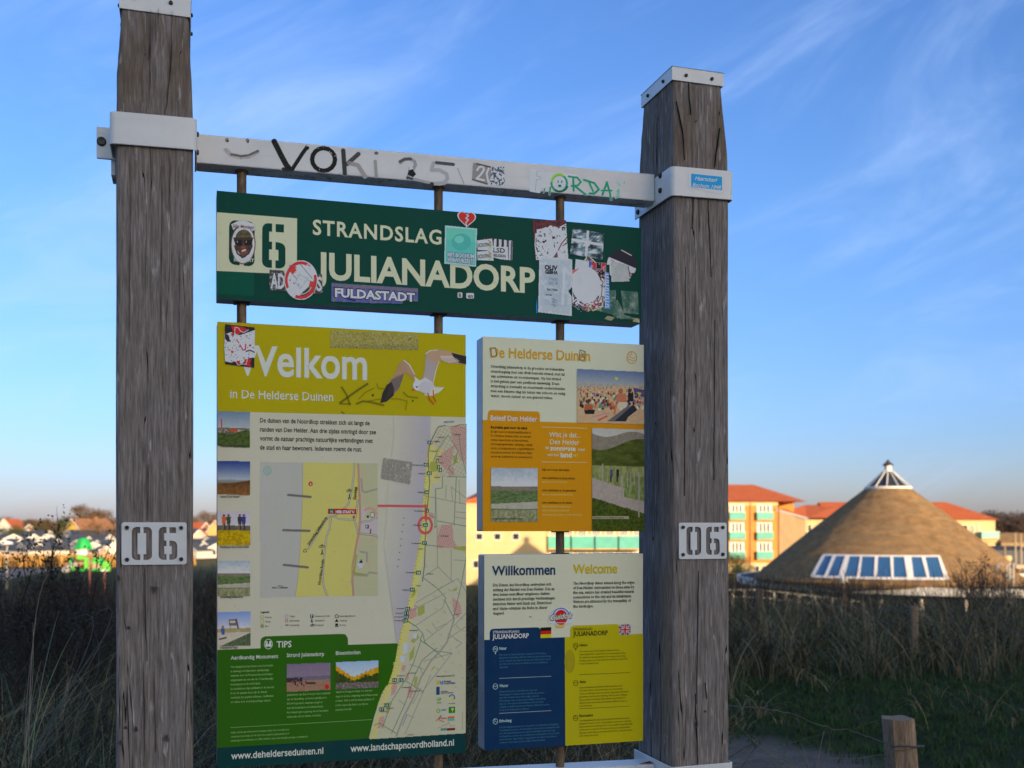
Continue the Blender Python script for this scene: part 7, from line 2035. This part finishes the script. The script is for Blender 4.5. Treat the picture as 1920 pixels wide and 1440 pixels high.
mb = MB(); mb.add([(X(-60, 150), 128, GZ + .08), (X(92, 140), 128, GZ + .08), (X(118, 160), 160, GZ + .08), (X(-60, 170), 162, GZ + .08)], [(0, 1, 2, 3)])
tag(mb.build('road', M.asph), 'grey asphalt lane beside the playground', kind='structure')


# ------------------------------------------------------------ plants
def blades(base, h, az, lean, droop, width, col, seg=5, side=None):
    """curved tapering grass blades as one array mesh; base (n,3), the rest (n,)"""
    n = len(base)
    t = np.linspace(0, 1, seg + 1)
    dx, dy = np.cos(az), np.sin(az)
    H = h[:, None]; L = lean[:, None]
    r = L * t ** 1.7
    z = H * (t - droop[:, None] * t ** 3)
    P = np.stack([base[:, 0:1] + dx[:, None] * r, base[:, 1:2] + dy[:, None] * r, base[:, 2:3] + z], 2)      # n, seg+1, 3
    fa = RNG.uniform(-0.6, 0.6, n)
    wx, wy = np.cos(fa), np.sin(fa)
    w = (width[:, None] * (1 - t ** 2.2)) * 0.5 + 0.0003
    A = P.copy(); B = P.copy()
    A[:, :, 0] -= wx[:, None] * w; A[:, :, 1] -= wy[:, None] * w
    B[:, :, 0] += wx[:, None] * w; B[:, :, 1] += wy[:, None] * w
    V = np.stack([A, B], 2).reshape(-1, 3)
    k = np.arange(n)[:, None] * (2 * (seg + 1)) + 2 * np.arange(seg)[None, :]
    k = k.ravel()
    F = np.stack([k, k + 1, k + 3, k + 2], 1)
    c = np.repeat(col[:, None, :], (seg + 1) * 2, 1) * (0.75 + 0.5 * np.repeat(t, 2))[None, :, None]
    return V, F, c.reshape(-1, 3)


def join(parts):
    V, F, C, k = [], [], [], 0
    for v, f, c in parts:
        V.append(v); F.append(f + k); C.append(c); k += len(v)
    return np.concatenate(V), np.concatenate(F), np.concatenate(C)


PAL = np.array([(0.085, 0.14, 0.10), (0.13, 0.155, 0.08), (0.26, 0.22, 0.11), (0.44, 0.35, 0.21), (0.075, 0.05, 0.036), (0.05, 0.042, 0.028)])


def tufts(cx, cy, per, hmin, hmax, spread, wts, wmm, lean=0.55, droopm=.35, colscale=1.0, wind=0.0):
    n = len(cx)
    N = n * per
    ang_ = RNG.uniform(0, 6.283, N); rad = spread * np.sqrt(RNG.uniform(0, 1, N))
    bx = np.repeat(cx, per) + np.cos(ang_) * rad; by = np.repeat(cy, per) + np.sin(ang_) * rad
    base = np.stack([bx, by, ground_h(bx, by) - 0.02], 1)
    size = np.repeat(RNG.uniform(.75, 1.15, n), per)
    h = RNG.uniform(hmin, hmax, N) * size
    az = ang_ + RNG.normal(0, .7, N)
    bend = np.repeat(RNG.uniform(-.3, .3, n), per)
    cdir = np.repeat(RNG.uniform(0, 6.283, n), per)
    az = np.where(RNG.uniform(0, 1, N) < .6, cdir + RNG.normal(0, .45, N), az)
    az = np.where(RNG.uniform(0, 1, N) < .2, wind + bend, az)
    ln = h * RNG.uniform(.05, lean * 1.5, N) * np.repeat(RNG.uniform(.5, 1.7, n), per)
    dr = RNG.uniform(0, droopm * 1.6, N)
    w = wmm * RNG.uniform(.6, 1.3, N) / 1000
    ci = RNG.choice(len(PAL), N, p=np.array(wts) / sum(wts))
    col = PAL[ci] * RNG.uniform(.65, 1.3, (N, 1)) * colscale
    return blades(base, h, az, ln, dr, w, col)


def scatter(n, ylo, yhi, cond, margin=.12):
    y = np.sqrt(RNG.uniform(ylo ** 2, yhi ** 2, n)); x = RNG.uniform(-.5 - margin, .5 + margin, n) * y
    k = cond(x, y)
    return x[k], y[k]


parts = []
# left side and behind the boards, thick dark marram
x, y = scatter(420, 4.3, 8.0, lambda x, y: (x < np.where(y < 6.5, .15 * y, .13 * y)) & ((np.abs(x + 1.1) > .25) | (y > 4.2)))
parts.append(tufts(x, y, 46, .30, .80, .17, (4, 3, 2.5, 1.8, 3, 4), 4.2, .75, .5, .6, wind=.3))
x, y = scatter(70, 4.4, 7.5, lambda x, y: (x < -.34 * y))
parts.append(tufts(x, y, 9, .55, 1.0, .12, (2, 3, 4, 5, 0.1, 0.1), 3.6, .55, .35, 1.0, wind=.4))
x, y = scatter(120, 4.3, 6.5, lambda x, y: (x < .1 * y))
parts.append(tufts(x, y, 10, .25, .6, .15, (3, 3, 3, 3, 0.1, 0.1), 3.4, 1.2, .8, .95, wind=.4))
x, y = scatter(380, 8.0, 13, lambda x, y: x < .17 * y + 1.0 * (y > 11.2))
parts.append(tufts(x, y, 44, .35, .85, .22, (3.5, 2.5, 1.4, 1.2, 4, 5), 5.2, .65, .5, .5, wind=.3))
x, y = scatter(700, 9.4, 17.5, lambda x, y: (x > -.05 * y) & (y > 9.2 + 2.4 * fbm(x / 1.1, x * 0, 21, 3)))
parts.append(tufts(x, y, 46, .30, .88, .28, (3, 3, 3, 2.0, 4, 3), 6.5, .75, .6, .6, wind=3.0))
x, y = scatter(90, 9.5, 16, lambda x, y: x > .1 * y)
parts.append(tufts(x, y, 26, .55, 1.05, .22, (3, 2, 3, 3, 1, 1), 6.0, .5, .35, .8, wind=3.0))
x, y = scatter(60, 8.2, 10.5, lambda x, y: (x > .15 * y))
parts.append(tufts(x, y, 14, .12, .40, .15, (1, 1, 3, 3, 3, 2), 5.0, 1.2, .8, .7, wind=3.0))
x, y = scatter(260, 12, 17.5, lambda x, y: x < 0)
parts.append(tufts(x, y, 40, .40, .85, .26, (2, 2, 1, 1, 5, 5), 6.5, .5, .4, .5))
# low litter of dead blades between the tufts
x, y = scatter(900, 4.2, 9, lambda x, y: x < .17 * y)
parts.append(tufts(x, y, 16, .05, .22, .25, (1, 1, 2, 3, 4, 5), 4.0, 2.5, .9, .5))
V, F, C = join(parts)
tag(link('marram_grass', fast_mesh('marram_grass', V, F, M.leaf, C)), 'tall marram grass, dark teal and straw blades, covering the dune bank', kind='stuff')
# short lawn grass on the right
parts = []
pathf = lambda x, y: (((x - 1.35) / 1.25) ** 2 + ((y - 5.9) / 2.2) ** 2)
x, y = scatter(9000, 5.2, 13.0, lambda x, y: (x > .10 * y) & (pathf(x, y) + RNG.uniform(-.35, .5, len(x)) > 1.15), .1)
N = len(x); base = np.stack([x, y, ground_h(x, y) - .01], 1)
pal2 = np.array([(.022, .072, .010), (.034, .100, .014), (.012, .042, .008), (.07, .075, .03), (.10, .08, .045)])
for rep in range(6):
    b2 = base + RNG.normal(0, .05, base.shape) * np.array([1, 1, 0])
    parts.append(blades(b2, RNG.uniform(.03, .11, N), RNG.uniform(0, 6.28, N), RNG.uniform(.01, .08, N), RNG.uniform(0, .5, N), RNG.uniform(.004, .008, N), pal2[RNG.choice(5, N, p=(.34, .26, .26, .08, .06))] * RNG.uniform(.6, 1.15, (N, 1)), seg=2))
V, F, C = join(parts)
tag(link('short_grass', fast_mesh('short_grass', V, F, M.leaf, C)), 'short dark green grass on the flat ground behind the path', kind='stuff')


# twiggy brown undergrowth (bare sea buckthorn) on the bank: one mass
def twigs(cx, cy, per, h, spread, colr, w=4.5):
    n = len(cx); N = n * per
    a_ = RNG.uniform(0, 6.283, N); rad = spread * np.sqrt(RNG.uniform(0, 1, N))
    bx = np.repeat(cx, per) + np.cos(a_) * rad; by = np.repeat(cy, per) + np.sin(a_) * rad
    z0 = ground_h(bx, by) + RNG.uniform(-.02, .8, N) * h * .75
    hh = RNG.uniform(.10, .34, N) * h / .8
    col = np.array(colr) * RNG.uniform(.5, 1.4, (N, 1))
    return blades(np.stack([bx, by, z0], 1), hh, a_ + RNG.normal(0, .5, N), hh * RNG.uniform(.1, .9, N), RNG.uniform(-.1, .2, N), np.full(N, w / 1000), col, seg=2)


parts = []
x, y = scatter(200, 8.5, 17, lambda x, y: (x < -.22 * y))
parts.append(twigs(x, y, 120, .98, .42, (.040, .027, .024)))
x, y = scatter(130, 14.5, 18, lambda x, y: (x > .17 * y))
parts.append(twigs(x, y, 110, 1.0, .45, (.075, .058, .05), 5.5))
x, y = scatter(34, 14.5, 17, lambda x, y: (x > .41 * y) & (x < .46 * y), .0)
parts.append(twigs(x, y, 70, 1.2, .40, (.055, .04, .04), 4))
V, F, C = join(parts)
tag(link('undergrowth', fast_mesh('undergrowth', V, F, M.leaf, C)), 'dark leafless twiggy undergrowth on the dune bank', kind='stuff')


# the dark shrub that rises above the horizon at left
def shrub(name, loc, H, seed, label, lean=(0, 0), width=.5, nb=26, leafcol=(.022, .022, .018)):
    rg = random.Random(seed)
    root = empty(name, loc, 0, label, 'shrub')
    mb = MB(); leaves = []
    def grow(p, d, L, r, depth):
        pts = [p]; q = p
        for k in range(4):
            d = (d + Vector((rg.uniform(-.18, .18), rg.uniform(-.18, .18), rg.uniform(-.02, .12)))).normalized()
            q = q + d * L / 4; pts.append(q)
            if depth >= 1 and rg.random() < .9:
                for _ in range(3): leaves.append(q + Vector([rg.gauss(0, .03) for _ in range(3)]))
        mb.tube(pts, [r * (1 - .15 * k) for k in range(5)], 5, (.03, .022, .018), cap=False)
        if depth < 3:
            for _ in range(rg.choice((2, 3))):
                k = rg.choice((2, 3, 4)); dd = (d + Vector((rg.uniform(-.8, .8), rg.uniform(-.8, .8), rg.uniform(-.1, .5)))).normalized()
                grow(pts[k], dd, L * .55, r * .6, depth + 1)
    for k in range(nb):
        a = rg.uniform(0, 6.283); s = rg.uniform(.1, width)
        d = Vector((math.cos(a) * s + lean[0], math.sin(a) * s + lean[1], 1)).normalized()
        grow(Vector((rg.gauss(0, .07), rg.gauss(0, .07), 0)), d, H * rg.uniform(.45, .62), .009, 0)
    mb.build('stem', M.attr, root)
    P = np.array([tuple(q) for q in leaves]); N = len(P)
    col = np.array(leafcol) * RNG.uniform(.5, 1.6, (N, 1))
    a = RNG.normal(0, 1, (N, 3)); a /= np.linalg.norm(a, axis=1)[:, None]; b = np.cross(a, RNG.normal(0, 1, (N, 3))); b /= np.linalg.norm(b, axis=1)[:, None]
    s = RNG.uniform(.005, .013, (N, 1))
    V = np.stack([P - a * s * 1.4, P + b * s * .6, P + a * s * 1.4, P - b * s * .6], 1).reshape(-1, 3)
    F = np.arange(N * 4).reshape(-1, 4)
    link('foliage', fast_mesh('foliage', V, F, M.leaf, np.repeat(col, 4, 0)), root)
    return root


shrub('dark_shrub', (X(92, 7.2), 7.2, .1), 1.50, 3, 'dark scraggy shrub at far left reaching above the horizon', (-.02, 0), .22, 7)
shrub('dark_shrub', (X(20, 8.2), 8.2, .0), 1.12, 5, 'lower dark shrub at the left edge beside the tall scraggy one', (0, 0), .4, 9)
shrub('dark_shrub', (X(150, 9.5), 9.5, .0), .92, 8, 'low dark shrub left of the left post below the playground', (0, 0), .5, 9)
shrub('dark_shrub', (X(1832, 15.5), 15.5, .0), 1.12, 9, 'bare purple shrub before the right foot of the thatched roof', (0, 0), .45, 9, (.05, .04, .04))


# clump of tall pale stalks at left, and single stalks by the path
def stalks(name, foot, tips, w, col, label, D, n_extra=0):
    root = empty(name, (X(foot[0], D), D, Z(foot[1], D)), 0, label, 'grass tuft')
    f0 = Vector(root.location)
    for i, (tip, mid) in enumerate(tips):
        a = Vector((0, 0, 0)) + Vector((random.uniform(-.02, .02), random.uniform(-.02, .02), 0))
        m_ = Vector((X(mid[0], D), D + random.uniform(-.03, .03), Z(mid[1], D))) - f0
        t_ = Vector((X(tip[0], D), D + random.uniform(-.1, .1), Z(tip[1], D))) - f0
        pts = []
        for k in range(9):
            t = k / 8
            pts.append(a * (1 - t) ** 2 + (m_ * 2 - (a + t_) * .5) * 2 * t * (1 - t) + t_ * t * t)
        mb = MB(); mb.tube(pts, [w * (1 - .75 * k / 8) for k in range(9)], 4, tuple(c * random.uniform(.7, 1.2) for c in col), cap=False)
        mb.build('stalk', M.attr, root, smooth=True)


stalks('dry_grass_tuft', (50, 1440), [((72, 1165), (54, 1300)), ((108, 1145), (72, 1290)), ((121, 1190), (88, 1290)), ((66, 1160), (52, 1310)), ((75, 1240), (60, 1340)), ((92, 1078), (62, 1190)), ((120, 1262), (90, 1330)), ((56, 1300), (50, 1370))], .0023, (.40, .36, .24), 'tall straight pale straw stalks rising in the lower left corner', 5.0)
stalks('dry_grass_tuft', (60, 1425), [((202, 1172), (130, 1290)), ((204, 1206), (140, 1275)), ((190, 1215), (128, 1300)), ((160, 1168), (205, 1172)), ((165, 1262), (138, 1310)), ((216, 1310), (130, 1350)), ((230, 1255), (140, 1330)), ((132, 1160), (170, 1200)), ((185, 1165), (170, 1290))], .0022, (.20, .20, .15), 'leaning grey green stalks fanning right from the lower left corner', 5.3)
stalks('dry_grass_tuft', (1525, 1460), [((1483, 1378), (1496, 1405)), ((1558, 1383), (1553, 1420)), ((1550, 1380), (1545, 1385)), ((1430, 1402), (1465, 1420)), ((1395, 1370), (1440, 1410)), ((1378, 1385), (1420, 1420)), ((1505, 1395), (1512, 1420))], .0024, (.24, .20, .12), 'few dry stalks standing on the sandy path beside the right post', 5.2)

# thick curled straw leaf low in the left corner
# ------------------------------------------------------------ wire fences
def rough_post(root, x, y, z0, z1, w, seed, tilt=(0, 0), name='post'):
    n, m = 20, 16
    V, F = [], []
    for i in range(m + 1):
        t = i / m
        for k in range(n):
            a = 6.28318 * k / n
            sq = 1 / max(abs(math.cos(a)), abs(math.sin(a))) ** .35
            r = w / 2 * sq * (1 + .10 * (float(vnoise(np.array(k * .9), np.array(t * 2.2), seed)) - .5) - .10 * (k in (5, 14)) + .03 * math.sin(k * 2.1))
            top = .003 * math.sin(k * 1.3 + seed) if i == m else 0
            V.append((x + tilt[0] * t + r * math.cos(a), y + tilt[1] * t + r * math.sin(a), z0 + (z1 - z0) * t + top))
        
    for i in range(m):
        for k in range(n):
            k2 = (k + 1) % n
            F.append((i * n + k, i * n + k2, (i + 1) * n + k2, (i + 1) * n + k))
    c = len(V); V.append((x + tilt[0], y + tilt[1], z1 - .004))
    for k in range(n): F.append((m * n + k, m * n + (k + 1) % n, c))
    mb = MB(); mb.add(V, F); return mb.build(name, M.woodb, root, smooth=True)


def wire(root, pts, r=.0018, barbs=True):
    mb = MB(); P = []
    pts = [Vector(p) for p in pts]
    for a, b in zip(pts[:-1], pts[1:]):
        for k in range(6): P.append(a.lerp(b, k / 6) + Vector((0, 0, random.uniform(-.004, .004))))
    P.append(pts[-1])
    mb.tube(P, r, 5)
    o = mb.build('wire', M.wirem, root, smooth=True)


M.wirem = mt('weathered_wire', (.10, .10, .10), rough=.6, metal=.3)
F1 = empty('wire_fence', (X(1697, 5.6), 5.6, 0), 0, 'short split wooden fence post with two slack wires at lower right', 'fence')
f0 = Vector(F1.location)
rough_post(F1, .045, 0, -.5, Z(1346, 5.6), .158, 4, (-.085, 0))
W = lambda px, py, D: Vector((X(px, D), D, Z(py, D))) - f0
wire(F1, [W(1672, 1397, 5.52), W(1640, 1385, 5.5), W(1590, 1368, 5.45), W(1560, 1366, 5.4), W(1525, 1355, 5.3), W(1480, 1337, 5.2), W(1430, 1328, 5.1), W(1360, 1321, 5.0)])
wire(F1, [W(1728, 1400, 5.53), W(1695, 1406, 5.52), W(1660, 1414, 5.5), W(1600, 1423, 5.4), W(1540, 1424, 5.3), W(1480, 1422, 5.2), W(1420, 1424, 5.1), W(1360, 1436, 5.0)])
wire(F1, [W(1672, 1399, 5.525), W(1690, 1399, 5.50), W(1722, 1399, 5.525), W(1732, 1398, 5.56)], .004)
mb = MB(); c0 = W(1702, 1440, 5.45); mb.add([(c0.x - .1, c0.y, -.1), (c0.x + .02, c0.y, -.1), (c0.x + .03, c0.y, .32), (c0.x - .02, c0.y, .25), (c0.x - .1, c0.y + .05, -.1), (c0.x + .02, c0.y + .05, -.1), (c0.x + .03, c0.y + .05, .32), (c0.x - .02, c0.y + .05, .25)], [(0, 1, 2, 3), (7, 6, 5, 4), (0, 3, 7, 4), (1, 5, 6, 2), (3, 2, 6, 7)]); mb.build('splinter', M.woodb, F1)
F2 = empty('wire_fence', (X(1714, 12), 12, 0), 0, 'thin fence of wire and weathered posts along the grassy bank at right', 'fence')
f0 = Vector(F2.location)
rough_post(F2, 0, 0, -.3, Z(1137, 12), .085, 7)
mb = MB(); mb.tube([(-.07, .05, -.3), (-.07, .05, Z(1150, 12))], .012, 6); mb.build('stake', M.bolt, F2)
p2 = W(1425, 1105, 15.5); rough_post(F2, p2.x, p2.y, -.2, p2.z, .10, 9)
for dy_ in (0, 22): wire(F2, [W(1330, 1118 + dy_, 17), W(1425, 1124 + dy_, 15.5), W(1560, 1138 + dy_, 13.8), W(1712, 1146 + dy_, 11.9), W(1820, 1150 + dy_, 11), W(1960, 1166 + dy_, 10)], .0022)

# ------------------------------------------------------------ trees
def tree(name, H, W_, seed, label, cat='tree', group=None, cols=((.09, .055, .03), (.13, .085, .045)), dens=2600, leaf=.22, trunk=True):
    rg = random.Random(seed); r2 = np.random.default_rng(seed)
    root = empty(name, (0, 0, 0), 0, label, cat, group)
    mb = MB()
    mb.tube([(0, 0, -.3), (.05, 0, H * .3), (-.05, .05, H * .6), (0, 0, H * .9)], [.22, .17, .1, .03], 6, (.05, .04, .032), cap=False)
    blobs = []
    for k in range(11):
        a = rg.uniform(0, 6.283); z = H * rg.uniform(.38, .9); r = W_ / 2 * rg.uniform(.25, .8) * math.sin(math.pi * min(.98, max(.1, (z / H - .12)))) ** .6
        e = Vector((math.cos(a) * r, math.sin(a) * r, z)); mb.tube([(0, 0, z * .6), tuple(e * .6 + Vector((0, 0, z * .3))), tuple(e)], [.09, .05, .02], 4, (.05, .04, .032), cap=False)
        blobs.append((e, W_ * rg.uniform(.13, .26)))
    mb.build('trunk', M.attr, root)
    n = dens // len(blobs); P = []
    for e, r in blobs:
        d = r2.normal(0, 1, (n, 3)); d /= np.linalg.norm(d, axis=1)[:, None]
        P.append(np.array(tuple(e)) + d * r * r2.uniform(.35, 1.15, (n, 1)) * np.array([1, 1, .75]))
    P = np.concatenate(P); N = len(P)
    a = r2.normal(0, 1, (N, 3)); a /= np.linalg.norm(a, axis=1)[:, None]; b = np.cross(a, r2.normal(0, 1, (N, 3))); b /= np.linalg.norm(b, axis=1)[:, None]
    s = r2.uniform(.4, 1.1, (N, 1)) * leaf
    V = np.stack([P - a * s, P + b * s * .5, P + a * s, P - b * s * .5], 1).reshape(-1, 3)
    mixv = r2.uniform(0, 1, (N, 1)); col = (np.array(cols[0]) * (1 - mixv) + np.array(cols[1]) * mixv)
    link('crown', fast_mesh('crown', V, np.arange(N * 4).reshape(-1, 4), M.leaf, np.repeat(col, 4, 0)), root)
    return root


bare = [tree('bare_tree', 10, 9, 11 + k, 'bare reddish brown tree in the long tree line beyond the bungalows', 'tree', 'bare trees on the horizon', dens=2200, leaf=.26) for k in range(3)]
k = 0
for D, z_, s_ in ((330, 0, 1.0), (380, 0, 1.15)):
    px = -50
    while px < 470:
        if not (-20 < px < 228 or 352 < px < 414): px += 18; continue
        o = bare[k] if k < 3 else copy_tree(bare[k % 3])
        o['label'] = ('nearer' if D < 350 else 'farther') + ' bare brown tree ' + where(px)
        o.location = (X(px, D) + random.uniform(-1, 1), D + random.uniform(-12, 12), GZ + random.uniform(-.6, .4)); sc = s_ * random.uniform(.68, .95) * (1.35 if 180 < px < 200 or 375 < px < 395 else 1)
        if px > 425: o.location.x += 0
        o.scale = (sc * 1.15, sc, sc); o.rotation_euler = (0, 0, random.uniform(0, 6))
        px += random.uniform(15, 25) * (330 / D) ; k += 1
for px, D, H, W_, cc, lab in ((20, 262, 7.5, 9, ((.04, .055, .015), (.10, .10, .03)), 'olive green bushy tree behind the bungalows at the left edge'), (108, 268, 8.2, 8, ((.03, .05, .015), (.08, .095, .03)), 'round dark green tree beside the yellow gabled house'), (78, 274, 7.6, 7, ((.06, .06, .02), (.12, .10, .04)), 'olive tree between the dark roofed house and the round green tree'),
                             (186, 250, 7.4, 9, ((.11, .065, .035), (.17, .11, .05)), 'russet tree right of the yellow gabled house'), (150, 330, 8.5, 12, ((.04, .05, .02), (.08, .08, .035)), 'dark green tree above the roof of the yellow gabled house'), (365, 300, 8.5, 9, ((.10, .06, .035), (.15, .10, .05)), 'russet tree showing just right of the left post'),
                             (1384, 120, 3.2, 4.5, ((.05, .06, .02), (.15, .12, .04)), 'yellow green bush at the hotel foot beside the right post'), (1372, 112, 2.2, 4, ((.03, .05, .015), (.07, .08, .03)), 'dark green bush at the hotel foot touching the right post')):
    o = tree('leafy_tree' if H > 4 else 'garden_bush', H, W_, int(px), lab, 'tree' if H > 4 else 'bush', cols=cc, dens=2600, leaf=.2 if H > 4 else .1)
    o.location = (X(px, D), D, GZ)
wd = [tree('woodland_tree', 13, 11, 31 + k, 'dark bare tree of the wood beyond the right end of the hotel', 'tree', 'dark trees behind the hotel', cols=((.045, .03, .028), (.075, .055, .045)), dens=2600, leaf=.3) for k in range(2)]
k = 0
for D in (245, 275):
    px = 1850
    while px < 1935:
        o = wd[k] if k < 2 else copy_tree(wd[k % 2]); k += 1
        o.location = (X(px, D), D, GZ - 3.6 + (D - 245) * .02 + random.uniform(-.5, .5)); o.rotation_euler = (0, 0, random.uniform(0, 6)); o['label'] = 'dark bare tree in the ' + ('nearer' if D < 260 else 'farther') + ' rank of the wood ' + ('right behind the hotel end' if px < 1885 else 'above the mossy shed' if px < 1905 else 'at the right edge'); px += random.uniform(13, 20)
# a low unbroken mass of far woodland behind the single trees, right round the horizon in view
xs = RNG.uniform(-330, 330, 26000); ys = 440 + RNG.uniform(-12, 12, 26000)
zs_ = GZ + 3 + RNG.uniform(-3, 1, 26000) * 3.2 + 2.0 * (fbm(xs / 18, ys / 40, 4) - .3) * 3
P = np.stack([xs, ys, zs_], 1); N = len(P)
a = RNG.normal(0, 1, (N, 3)); a /= np.linalg.norm(a, axis=1)[:, None]; b = np.cross(a, RNG.normal(0, 1, (N, 3))); b /= np.linalg.norm(b, axis=1)[:, None]
V = np.stack([P - a * .9, P + b * .6, P + a * .9, P - b * .6], 1).reshape(-1, 3)
col = np.array((.085, .065, .045)) * RNG.uniform(.6, 1.3, (N, 1))
tag(link('woods', fast_mesh('woods', V, np.arange(N * 4).reshape(-1, 4), M.leaf, np.repeat(col, 4, 0))), 'far strip of bare brown woodland along the horizon', kind='stuff')
# reed belt, every blade tinted gold, the sunlit tone put into the colour
x = RNG.uniform(-105, -52, 9000); y = RNG.uniform(168, 176, 9000) 
col = PAL[RNG.choice((2, 3, 4), 9000)] * np.array((1.5, 1.05, .5)) * RNG.uniform(.6, 1.3, (9000, 1))
V, F, C = blades(np.stack([x, y, np.full(9000, GZ)], 1), RNG.uniform(1.2, 2.6, 9000), RNG.uniform(0, 6.28, 9000), RNG.uniform(.1, .6, 9000), RNG.uniform(0, .3, 9000), np.full(9000, .14), col, seg=2)
tag(link('reeds', fast_mesh('reeds', V, F, M.leaf, C)), 'golden brown reed belt in front of the bungalows', kind='stuff')
